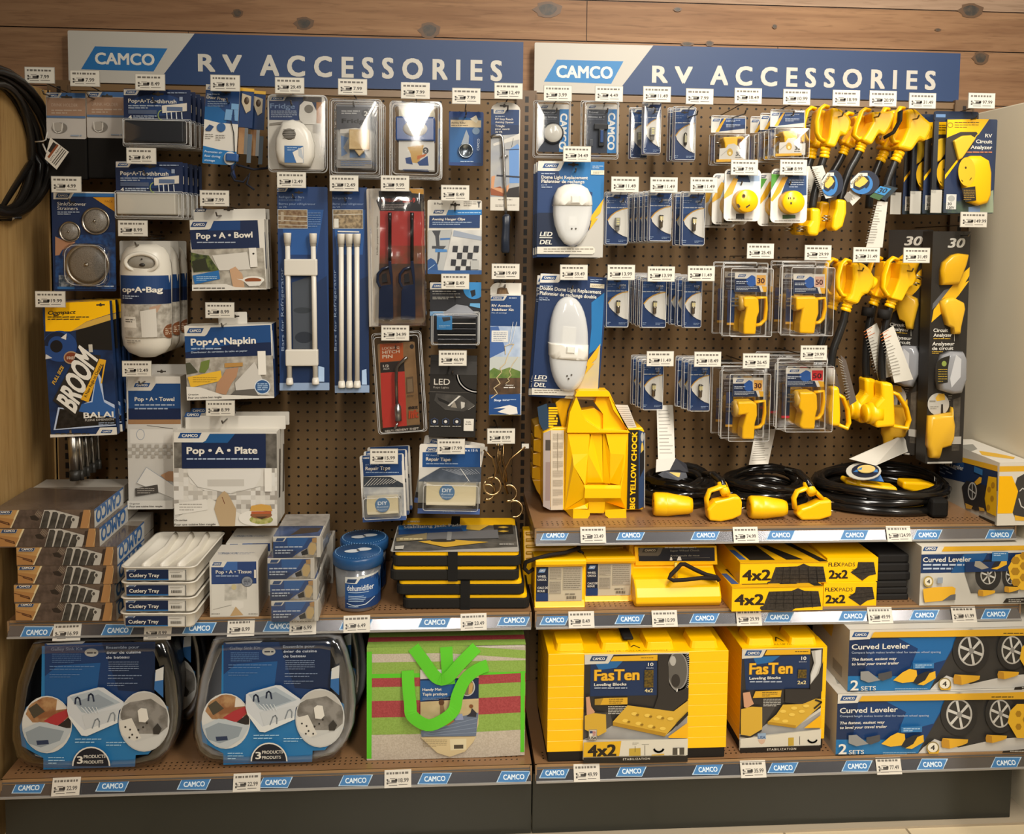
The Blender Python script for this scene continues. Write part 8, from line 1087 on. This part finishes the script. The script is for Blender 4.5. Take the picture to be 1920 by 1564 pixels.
# ---------------------------------------------------------------- right bay, middle shelf
PRF = lambda H: [(0, 0), (.095, 0), (.095, .012), (.02, H), (0, H)]
def chock(cr, q, lab, D_, label=True, rest=ZM, n=3):
    k = Pk('wheel_chock', lab, 'wheel chock', cr, *q, D_, rest=rest, group='small yellow wheel chocks'); w, h = k.w, k.h; b = MB(); b.prism([(0, 0), (.004, 0), (.012, h*.12), (.012, h*.82), (.0, h*.84), (-.006, h*.9), (-.006, h*.98), (0, h), (.09, h*.9), (.10, h*.1), (.09, 0)], -w/2, w/2, CH, fr=lambda a, y, c: (y, a, c)); [b.box(-w/2+.004, w/2-.004, .098, .104, h*(.15+.2*i), h*(.25+.2*i), 'e0a800/s') for i in range(4)]; b.build('chock_body', k.root, bev=.003)
    if label:
        b = MB(); b.box(-w*.47, w*.44, .009, .0115, h*.11, h*.83, 'c2b69c'); f = Face(b, cr, (0, .009, 0), (1, 0, 0), (0, 0, 1), k.W, (-w*.47, w*.44, h*.11, h*.83)); x0, y0, x1, y1 = q; W_ = x1-x0; H_ = y1-y0; X = lambda u: x0+W_*u; Y = lambda v: y0+H_*v; f.r(X(0), Y(.1), X(.265), Y(.95), '17223c'); f.r(X(0), Y(.7), X(.265), Y(.95), '1d3a70'); f.logo(X(.07), Y(.2), X(.23), Y(.28), '5f8fc8'); [f.t(X(.055), Y(v), X(u), Y(v+.045), s_, 'd8d4ca', .02) for s_, v, u in (('WHEEL', .335, .23), ('CHOCK', .40, .235), ('CALE DE', .565, .26), ('ROUE', .63, .2))]; f.r(X(.29), Y(.18), X(.53), Y(.42), 'a89e8c'); f.r(X(.56), Y(.16), X(.92), Y(.62), 'a89e8c'); f.r(X(.29), Y(.45), X(.52), Y(.7), 'a49a88'); f.g(X(.3), Y(.19), X(.52), Y(.41), 7, '7a7262', fill=.3); f.g(X(.57), Y(.18), X(.9), Y(.6), 10, '7a7262', fill=.3); f.g(X(.3), Y(.46), X(.5), Y(.68), 7, '7a7262', fill=.3); f.g(X(.6), Y(.69), X(.8), Y(.73), 1, '6a6254'); R = random.Random(3); u = .63
        while u < .82: f.r(X(u), Y(.75), X(u+.01), Y(.81), '3a352c'); f.k -= 1; u += R.uniform(.016, .03)
        b.build('label', k.root)
    return k
k1 = chock('C4', (160, 285, 628, 738), 'yellow wheel chock with paper label, leftmost on the middle shelf', None); k2 = chock('C4', (622, 262, 1078, 682), 'yellow wheel chock with paper label, beside the roped chock', None)
b = MB(); L = k1.lp; b.tube([(L(x, y)[0], d, L(x, y)[1]) for x, y, d in ((600, 250, .05), (450, 255, .02), (300, 262, .01), (150, 290, .0), (80, 330, .01), (70, 400, .02), (110, 440, .02), (160, 420, .03))], .005, '1d1612/r', 8); b.build('rope', k1.root); b = MB(); L = k2.lp; b.tube([(L(x, y)[0], d, L(x, y)[1]) for x, y, d in ((640, 150, .08), (600, 200, .06), (590, 260, .04), (620, 275, .03))], .0045, '1d1612/r', 8); b.build('rope', k2.root)
for i, (q, lab, z) in enumerate((((60, 100, 560, 290), 'yellow ribbed wheel chock behind the leftmost labelled one', .62), ((555, 130, 1060, 260), 'yellow ribbed wheel chock behind the second labelled one', .61))):
    p0, p1 = at('C4', q[0], 200, .2), at('C4', q[2], 200, .2); t = thing('wheel_chock', lab, 'wheel chock', ((p0.x+p1.x)/2, -.2, ZM), group='small yellow wheel chocks'); w = (p1.x-p0.x)/2; b = MB(); b.prism([(0, 0), (.15, 0), (.15, .03), (.06, .135), (.03, .135), (0, .06)], -w, w, CH, fr=lambda a, y, c: (y, a, c)); [b.box(-w+.006, w-.006, -.003-.0+j*.006, .02+j*.006, .062+j*.015, .070+j*.015, 'd8a208/s') for j in range(5)]; b.build('chock_body', t, bev=.003)
# super chock with rope
k = Pk('wheel_chock', 'large yellow wheel chock with black rope and navy card', 'wheel chock', 'C4', 1082, 495, 1872, 722, None, rest=ZM); w, h = k.w, k.h; b = MB(); H2 = min(.150, k.lp(1400, 150)[1]); b.prism([(0, 0), (-.012, h*.2), (-.012, h*.45), (.0, h*.75), (.02, h*.98), (.035, h), (.06, h*1.2), (.075, H2*.6), (.085, H2), (.16, H2), (.20, 0)], -w/2, w/2, CH, fr=lambda a, y, c: (y, a, c)); b.build('chock_body', k.root, bev=.004)
b = MB(); L7 = lambda x, y: (lambda q: (q[0], min(q[1], .150)))(k.lp(x, y, .06)); b.prism([L7(*p) for p in ((1080, 170), (1835, 165), (1845, 335), (1090, 345))], .058, .075, CH); b.prism([L7(*p) for p in ((1115, 180), (1815, 178), (1818, 298), (1120, 300))], .055, .058, '1c1f2a'); f = Face(b, 'C4', (0, .055, 0), (1, 0, 0), (0, 0, 1), k.W); f.p('5a5348', 1130, 182, 1345, 180, 1320, 240, 1300, 258, 1115, 258); f.logo(1150, 188, 1300, 225, '2a2620', 'a89e8a'); f.g(1360, 172, 1650, 188, 1, 'b8b0a0', fill=.6); f.t(1410, 198, 1680, 216, 'Super Wheel Chock', '8a8578', .0); f.t(1410, 244, 1680, 262, 'Arrêt-roule de roue', '8a8578', .0); f.l('6a655c', 3, 1415, 278, 1775, 272); f.p('d8d4cc', 1405, 298, 1412, 268, 1425, 268, 1432, 298); f.p('d8d4cc', 1470, 300, 1485, 262, 1505, 262, 1515, 298); b.build('card', k.root)
b = MB(); b.tube([(lambda q: (q[0], d, q[1]))(k.lp(x, y, d)) for x, y, d in ((1850, 468, -.004), (1700, 462, -.006), (1560, 478, -.01), (1440, 485, -.012), (1402, 465, -.01), (1420, 430, -.004), (1480, 370, .01), (1510, 335, .02), (1545, 335, .025), (1640, 385, .02), (1740, 430, .012), (1840, 455, .002), (1865, 490, -.004))], .0052, '211812/r', 8); b.build('rope', k.root); b = MB(); b.tube([(lambda q: (q[0], .025, q[1]))(k.lp(x, y, .025)) for x, y in ((1462, 320), (1466, 465))], .004, 'e0b83a/s', 8); b.build('pin', k.root)
# flexible pad cartons
def flex4(cr, q, lab, D_, rest):
    x0, y0, x1, y1 = q; k = Pk('pad_carton', lab, 'box', cr, *q, D_); k.h += k.root.location.z-rest; k.root.location.z = rest; k.W = Matrix.LocRotScale(k.root.location, k.root.rotation_euler, None); b = MB(); Dp = .20; b.box(-k.w/2, k.w/2, 0, Dp, 0, k.h, YEL); f = k.front(b, clip=False); W_ = x1-x0; H_ = y1-y0; X = lambda u: x0+W_*u; Y = lambda v: y0+H_*v
    f.t(X(.04), Y(.3), X(.35), Y(.74), '4x2', '2a2116', .05); f.p('3a332c~2a2520~200', X(.33), Y(.97), X(.31), Y(.88), X(.32), Y(.8), X(.35), Y(.78), X(.41), Y(.2), X(.66), Y(.17), X(.73), Y(.06), X(.8), Y(.17), X(.955), Y(.18), X(.985), Y(.8), X(.7), Y(.88), X(.66), Y(.98)); [f.l('1a1613', 3, X(.42), Y(v), X(.96+.01*i), Y(v-.02)) for i, v in enumerate((.36, .52, .68))]; [f.l('1a1613', 3, X(u), Y(.2), X(u-.02+.01*i), Y(.85)) for i, u in enumerate((.5, .58, .68, .78, .87))]
    f.r(x0, y0, x1, y0+4, 'b8860b'); f = k.top(b, Dp); w = k.w; f.put([(0, 0), (w, 0), (w, Dp), (0, Dp)], 'd8a20a'); f.put([(w*.02, .02), (w*.1, .02), (w*.06, .09), (0, .09)], '3a5a94'); f.put([(w*.13, .015), (w*.42, .015), (w*.36, .12), (w*.08, .12)], '241f18'); f.put([(w*.55, .015), (w*.74, .015), (w*.5, .12), (w*.4, .12)], '241f18'); f.put([(w*.9, .0), (w, 0), (w*.8, .14), (w*.72, .14)], '241f18'); b.build('carton', k.root); return k
k = flex4('C5', (165, 352, 711, 500), 'long yellow flexible pad carton, lower of two', -atz('C5', 440, 497, ZM).y, ZM); h0 = k.h; flex4('C5', (213, 205, 740, 352), 'long yellow flexible pad carton, upper of two', k.D-.02, ZM+h0+.0005)
def flex2(q, lab, D_, rest):
    x0, y0, x1, y1 = q; k = Pk('pad_carton', lab, 'box', 'C5', *q, D_); k.h += k.root.location.z-rest; k.root.location.z = rest; k.W = Matrix.LocRotScale(k.root.location, k.root.rotation_euler, None); b = MB(); Dp = .2; b.box(-k.w/2, k.w/2, 0, Dp, 0, k.h, YEL); f = k.front(b, clip=False); W_ = x1-x0; H_ = y1-y0; X = lambda u: x0+W_*u; Y = lambda v: y0+H_*v
    f.t(X(.04), Y(.19), X(.28), Y(.36), 'FLEX', '2a2116', .03); f.t(X(.3), Y(.19), X(.56), Y(.36), 'PADS', '4a3a1a', .0); f.t(X(.05), Y(.5), X(.41), Y(.86), '2x2', '2a2116', .05); f.p('3a332c~2a2520~200', X(.47), Y(.6), X(.6), Y(.4), X(.62), Y(.17), X(.93), Y(.17), X(.97), Y(.68), X(.83), Y(.75), X(.7), Y(.96)); [f.l('1a1613', 3, X(.5), Y(v), X(.95), Y(v-.1)) for v in (.5, .66)]; b.build('carton', k.root); return k
k = flex2((715, 330, 1032, 470), 'short yellow flexible pad carton, lower of two', -atz('C5', 870, 468, ZM).y, ZM); h0 = k.h; flex2((735, 180, 1040, 322), 'short yellow flexible pad carton, upper of two', k.D-.008, ZM+h0+.0005)
k = Pk('rubber_pads', 'black rubber pads beside the lower short carton', 'pad', 'C5', 1036, 322, 1226, 462, .34, rest=ZM); b = MB(); [b.box(-k.w/2, k.w/2-.002*i, .001*i, .2, k.h*i/3+.0005, k.h*(i+1)/3-.0005, '211f1d/r') for i in range(3)]; b.build('pad', k.root, bev=.003); h0 = k.h
k = Pk('rubber_pads', 'black rubber pads beside the upper short carton', 'pad', 'C5', 1042, 165, 1238, 322, .335); k.root.location.z = ZM+h0; b = MB(); [b.box(-k.w/2, k.w/2-.002*i, .001*i, .2, k.h*i/3+.0005, k.h*(i+1)/3-.0005, '1d1b1a/r') for i in range(3)]; b.build('pad', k.root, bev=.004)
# ---------------------------------------------------------------- right bay, bottom shelf: leveling block sets
def blocks(cr, q, card, lab, D_, wide):
    k = Pk('leveling_blocks', lab, 'leveling block set', cr, *q, None, rest=ZB); w, h = k.w, k.h; Dp = .24; b = MB(); b.box(-w/2+.002, w/2-.002, .002, Dp, 0, .026, '1f1a15/r'); b.build('base_pad', k.root, bev=.003); n = 9
    for i in range(n):
        b = MB(); z0 = .026+(h-.026)*i/n; z1 = .026+(h-.026)*(i+1)/n; b.box(-w/2, w/2, 0, Dp, z0+.0001, z1-.0001, CH)
        if i == n-1:
            nx = 4 if wide else 2
            for a in range(nx):
                for c_ in range(2): cx = -w/2+w*(a+.5)/nx; cy = .055+c_*.12; s_ = w/nx*.33; b.prism(rr(s_*2, .085, .01, 2), 0, 1, CH, fr=lambda x, y, z, cx=cx, cy=cy: (cx+x*(1-.12*y), cy+z*(1-.12*y), z1+.016*y))
        b.build('block', k.root, bev=.0006, segs=1)
    x0, y0, x1, y1 = card; (a, z0), (c, z1) = k.lp(x0, y1), k.lp(x1, y0); b = MB(); b.box(a, c, -.0015, 0, max(z0, .0), z1, 'cfc8b8'); f = Face(b, cr, (0, -.0015, 0), (1, 0, 0), (0, 0, 1), k.W, (a, c, 0, z1)); return k, b, f, (a, c, z0, z1)
def fcommon(f, T, wide):
    W_ = lambda m, *c: f.p(m, *[T(c[i], c[i+1])[j] for i in range(0, len(c), 2) for j in (0, 1)])
    return W_
q = (120, 310, 1765, 1298); k, b, f, (a, c, z0, z1) = blocks('D4', q, (452, 310, 1425, 1290), 'wide stack of yellow leveling blocks with printed sleeve, ten in all', .40, True)
f.p('2e2a27', 452, 310, 1435, 300, 1430, 900, 1200, 1080, 452, 1110); f.p('c8c2b4', 452, 310, 1435, 298, 1435, 322, 452, 335); f.p('4a4642', 452, 860, 700, 860, 740, 1000, 452, 1100); f.p('8f8d8a~a8a6a2~8', 452, 1105, 590, 1060, 720, 980, 1230, 1070, 1430, 850, 1430, 1100, 860, 1105); f.p('16305c', 525, 400, 1135, 385, 1130, 700, 520, 712); f.p('1a66a8', 560, 392, 820, 388, 760, 450, 600, 470); f.p('c8c2b4', 470, 330, 735, 328, 700, 390, 685, 410, 470, 420); f.logo(515, 342, 682, 388, '24406c'); f.p('d8a41e', 735, 345, 1137, 330, 1137, 382, 705, 388); f.g(985, 350, 1098, 362, 1, '4a3a14')
f.t(562, 458, 966, 560, 'FasTen', '8a6410', .075); f.t(562, 458, 966, 560, 'FasTen', 'e0aa2a', .035); f.t(556, 584, 850, 610, 'Leveling Blocks', 'dcd8cc', .03); f.g(558, 622, 858, 640, 1, '9fa8b8', fill=.6); f.t(1048, 398, 1098, 428, '10', 'dcd8cc', .02); f.t(1032, 438, 1098, 452, 'blocks', 'b4b8c0', .0); f.r(1015, 465, 1098, 625, '6a5418~3a3018~200'); f.t(1018, 635, 1092, 668, '4x2', 'd8c894', .03); f.p('d0a02a', 640, 722, 860, 716, 860, 778, 600, 785); f.p('a07c28', 560, 730, 640, 722, 610, 785, 560, 785); f.g(690, 722, 820, 775, 3, '4a3a14', fill=.35); f.g(682, 790, 860, 870, 5, 'b8b4ac', fill=.4)
f.c(1330, 470, 105, 190, '8a8680'); f.c(1318, 470, 85, 165, '5a5650'); f.c(1275, 380, 28, 45, 'a8a49c'); f.c(1300, 560, 40, 60, '2f2b28'); f.o(1332, 470, 100, 182, 34, 'c4c0b8', a0=-80, a1=100); f.p('2e2a27', 1140, 325, 1232, 325, 1240, 600, 1300, 665, 1420, 620, 1420, 720, 1280, 835, 1100, 820, 1140, 700); f.p('c9a034', 725, 935, 860, 785, 1280, 840, 1420, 735, 1420, 830, 1310, 945, 1200, 1070, 725, 970); f.p('a87f20', 725, 935, 725, 970, 1200, 1070, 1212, 1040); [f.c(x, y, 28, 16, 'e0bc50') for x, y in ((840, 925), (960, 950), (1070, 975), (1180, 995), (920, 860), (1040, 875), (1150, 890), (1250, 905))]; [f.c(x+30, y+8, 14, 10, '8a681c') for x, y in ((840, 925), (960, 950), (1070, 975), (920, 860), (1040, 875), (1150, 890))]; f.p('221e1a', 1305, 940, 1410, 835, 1412, 870, 1305, 975); f.p('e8ac10', 1225, 1070, 1425, 925, 1425, 1080, 1240, 1078)
f.p('c09070', 478, 705, 510, 700, 525, 790, 560, 840, 520, 880, 485, 875); f.p('c9a034', 466, 875, 550, 850, 660, 862, 664, 1020, 590, 1060, 466, 1000); f.r(502, 1000, 578, 1098, '8a8070'); f.r(508, 1006, 572, 1092, 'cfc8b8'); f.r(512, 1012, 538, 1035, '2a3a6a'); [f.r(538, 1012+i*12, 568, 1018+i*12, 'a84a44') for i in range(4)]; f.t(508, 1060, 572, 1086, 'USA', '2a2622', .03); f.p('d8a820', 452, 1115, 760, 1105, 860, 1100, 800, 1240, 452, 1250); f.p('cfc9b8', 800, 1100, 1410, 1080, 1405, 1230, 780, 1240); f.t(498, 1132, 748, 1238, '4x2', '221a10', .05); f.p('b89a3a', 870, 1170, 975, 1165, 975, 1235, 870, 1237); f.l('3a352c', 4, 925, 1150, 925, 1200); f.l('3a352c', 4, 1014, 1140, 1014, 1230); f.l('3a352c', 3, 985, 1132, 1050, 1130); f.o(1140, 1160, 45, 40, 18, '3a352c', a0=20, a1=160); f.p('c9a034', 1075, 1225, 1190, 1215, 1190, 1228, 1075, 1232); f.r(1268, 1160, 1372, 1225, '4a453c'); f.p('d8d2c4', 1310, 1165, 1328, 1165, 1328, 1225, 1310, 1225); f.g(900, 1112, 960, 1135, 2, '6a6458', fill=.3); f.p('1d1813', 452, 1252, 1408, 1232, 1408, 1300, 452, 1300); f.t(812, 1252, 1058, 1270, 'STABILIZATION', 'cfc8b8', .02, sp=1.3); b.build('sleeve', k.root)
f2 = MB(); p = k.lp(885, 300); f2.box(p[0]-.013, p[0]+.013, .02, .16, k.h+.02, k.h+.028, '15120f/r'); f2.build('carry_strap', k.root, bev=.004); b = MB(); w = k.w; f = Face(b, 'D4', (0, 0, k.h+.0008), (1, 0, 0), (0, 1, 0), k.W, (a, c, 0, .2)); f.put([(a, 0), (c, 0), (c, .05), (a, .05)], YEL); f.t(668, 290, 1235, 300, 'TRY ME • PULL UP ON HANDLE', '3a2c10', .01); f.l('2a2116', 12, 895, 262, 920, 245, 975, 270); b.build('sleeve_top', k.root)
q = (222, 268, 1000, 1205); k, b, f, (a, c, z0, z1) = blocks('D5', q, (222, 268, 990, 1205), 'narrow stack of yellow leveling blocks with printed sleeve', .385, False)
f.p('2e2a27', 222, 268, 1002, 262, 1000, 800, 700, 1000, 222, 1060); f.p('8f8d8a~a8a6a2~8', 222, 1062, 330, 1075, 480, 960, 750, 990, 985, 840, 980, 1010, 222, 1090); f.p('3f3b38', 435, 810, 560, 800, 480, 930, 435, 1000); f.p('16305c', 268, 360, 872, 330, 868, 635, 285, 655); f.p('1a66a8', 350, 350, 600, 340, 520, 400, 380, 420); f.p('c8c2b4', 240, 275, 1000, 262, 1000, 272, 470, 285, 440, 345, 425, 355, 240, 368); f.logo(272, 290, 435, 338, '24508c'); f.p('d8a41e', 480, 285, 875, 275, 875, 325, 455, 332); f.g(735, 293, 855, 306, 1, '4a3a14'); f.t(320, 398, 708, 502, 'FasTen', '8a6410', .075); f.t(320, 398, 708, 502, 'FasTen', 'e0aa2a', .035); f.t(316, 526, 600, 552, 'Leveling Blocks', 'dcd8cc', .03); f.g(318, 564, 612, 584, 1, '9fa8b8', fill=.6); f.t(790, 342, 836, 374, '10', 'dcd8cc', .02); f.t(770, 382, 838, 396, 'blocks', 'b4b8c0', .0); f.r(758, 462, 838, 540, '6a5418~3a3018~200'); f.t(755, 562, 832, 594, '2x2', 'd8c894', .03)
f.p('d0a02a', 370, 660, 610, 652, 600, 712, 345, 722); f.g(430, 662, 570, 710, 3, '4a3a14', fill=.35); f.g(440, 725, 600, 800, 5, 'b8b4ac', fill=.4); f.p('a8a49c', 880, 290, 975, 275, 970, 420, 935, 540, 870, 610, 872, 500, 905, 400); f.p('c8c6c0', 915, 290, 970, 280, 965, 400, 920, 520, 880, 580, 875, 520, 920, 400); f.p('2e2a27', 868, 600, 960, 480, 1000, 340, 1000, 620, 930, 730, 800, 780, 640, 760, 640, 640, 868, 640); f.p('c9a034', 480, 940, 560, 870, 620, 780, 800, 775, 920, 725, 985, 730, 985, 770, 735, 995, 480, 960); f.p('a87f20', 480, 935, 480, 960, 735, 995, 740, 970); [f.c(x, y, 28, 15, 'e0bc50') for x, y in ((560, 910), (640, 930), (620, 840), (700, 870), (720, 810), (790, 840), (830, 790))]; f.l('221e1a', 16, 915, 735, 972, 755, 905, 812); f.p('e8ac10', 810, 992, 980, 860, 980, 990); f.p('c09070', 252, 670, 315, 660, 330, 720, 352, 770, 290, 808, 262, 800); f.p('c9a034', 232, 820, 330, 795, 428, 800, 428, 1000, 320, 1065, 232, 1050); f.p('221e1a', 222, 1050, 310, 1070, 420, 1005, 425, 1018, 312, 1085, 222, 1065)
f.p('cfc9b8', 218, 1090, 980, 1000, 975, 1145, 218, 1172); f.p('8aa0b8', 385, 1040, 460, 1035, 462, 1090, 385, 1090); f.t(388, 1062, 458, 1088, 'USA', '2a4a80', .02); f.p('c8a890', 388, 1095, 460, 1092, 445, 1125, 420, 1138, 398, 1122); f.p('b89a3a', 665, 1078, 715, 1075, 715, 1150, 665, 1152); f.l('3a352c', 4, 770, 1065, 770, 1140); f.o(885, 1085, 42, 36, 16, '3a352c', a0=20, a1=160); f.p('1d1813', 215, 1172, 975, 1148, 970, 1205, 215, 1215); f.t(470, 1170, 735, 1190, 'STABILIZATION', 'cfc8b8', .02, sp=1.3); b.build('sleeve', k.root); b = MB(); f = Face(b, 'D5', (0, 0, k.h+.0008), (1, 0, 0), (0, 1, 0), k.W, (-k.w/2, k.w/2, 0, .2)); f.put([(-k.w/2, 0), (k.w/2, 0), (k.w/2, .06), (-k.w/2, .06)], YEL); f.t(335, 228, 890, 244, 'TRY ME • PULL UP ON HANDLE', '3a2c10', .01); f.l('2a2116', 12, 560, 208, 560, 170, 630, 208); b.build('sleeve_top', k.root)
# ---------------------------------------------------------------- hose on the pine panel
t = thing('air_hose', 'coiled black hose with paper tag hanging on the pine panel', 'hose', (PX0, -.30, 1.63)); O = V(t.location); b = MB(); R = random.Random(11); pts = []
for l in range(6):
    for i in range(30):
        a = 2*pi*i/30; s_ = .04*l; dn = max(0, -sin(a))*.5; pts.append((.014+.016*((l*3) % 4)/4+.012*sin(a+l), (.262-.019*l+R.uniform(-.002, .002))*cos(a), (.168-.007*l*(1-dn))*sin(a)))
b.tube(pts, .0085, '1c1916/s', 10); b.build('hose', t)
e0, e1 = at('P', -12, 411, .30)-O, at('P', 20, 409, .27)-O; b = MB(); b.tube([pts[-1], e0, e1], .0075, '1c1916/s', 10); b.build('hose_end', t); b = MB(); d_ = (e1-e0).normalized(); b.tube([e1, e1+d_*.006, e1+d_*.008, e1+d_*.024], [.006, .006, .004, .0045], 'b4ada0/m', 10); b.build('brass_fitting', t)
b = MB(); b.tube([at('P', x, y, d)-O for x, y, d in ((66, 266, .17), (80, 265, .18), (86, 262, .18), (89, 247, .18))], .0018, 'c4bfb6/s', 6); b.tube([at('P', x, y, d)-O for x, y, d in ((80, 270, .18), (88, 287, .19))], .0022, 'b4b0a8/s', 6); b.build('tie', t)
P4 = [at('P', x, y, .19)-O for x, y in ((94, 258), (129, 285), (106, 318), (84, 298))]; b = MB(); b.prism([(p.x, p.z) for p in P4], P4[0].y, P4[0].y+.001, 'd2cabc'); f = Face(b, 'P', (0, P4[0].y, 0), (1, 0, 0), (0, 0, 1), Matrix.Translation(O)); f.p('2a2622', 100, 266, 108, 272, 96, 288, 90, 283); f.p('8a4a2a', 107, 270, 110, 273, 92, 297, 89, 294); f.tq('CITY ARMY', '3a342e', 95, 302, 116, 276, 93, 299, .02); [f.l('4a443c', 1.6, 98+i*3, 305+i*2.5, 118+i*3, 279+i*2.5) for i in (0, 1, 2)]; b.build('paper_tag', t)
k = Pk('plain_carton', 'plain pale grey carton behind the blue boxes and tubs', 'box', 'C7', 1150, 452, 1275, 905, None, rest=ZM); b = MB(); b.box(-k.w/2, k.w/2, 0, .05, 0, k.h, 'b4afa6'); f = k.front(b); f.l('8a867e', 4, 1160, 770, 1270, 772); b.build('carton', k.root)
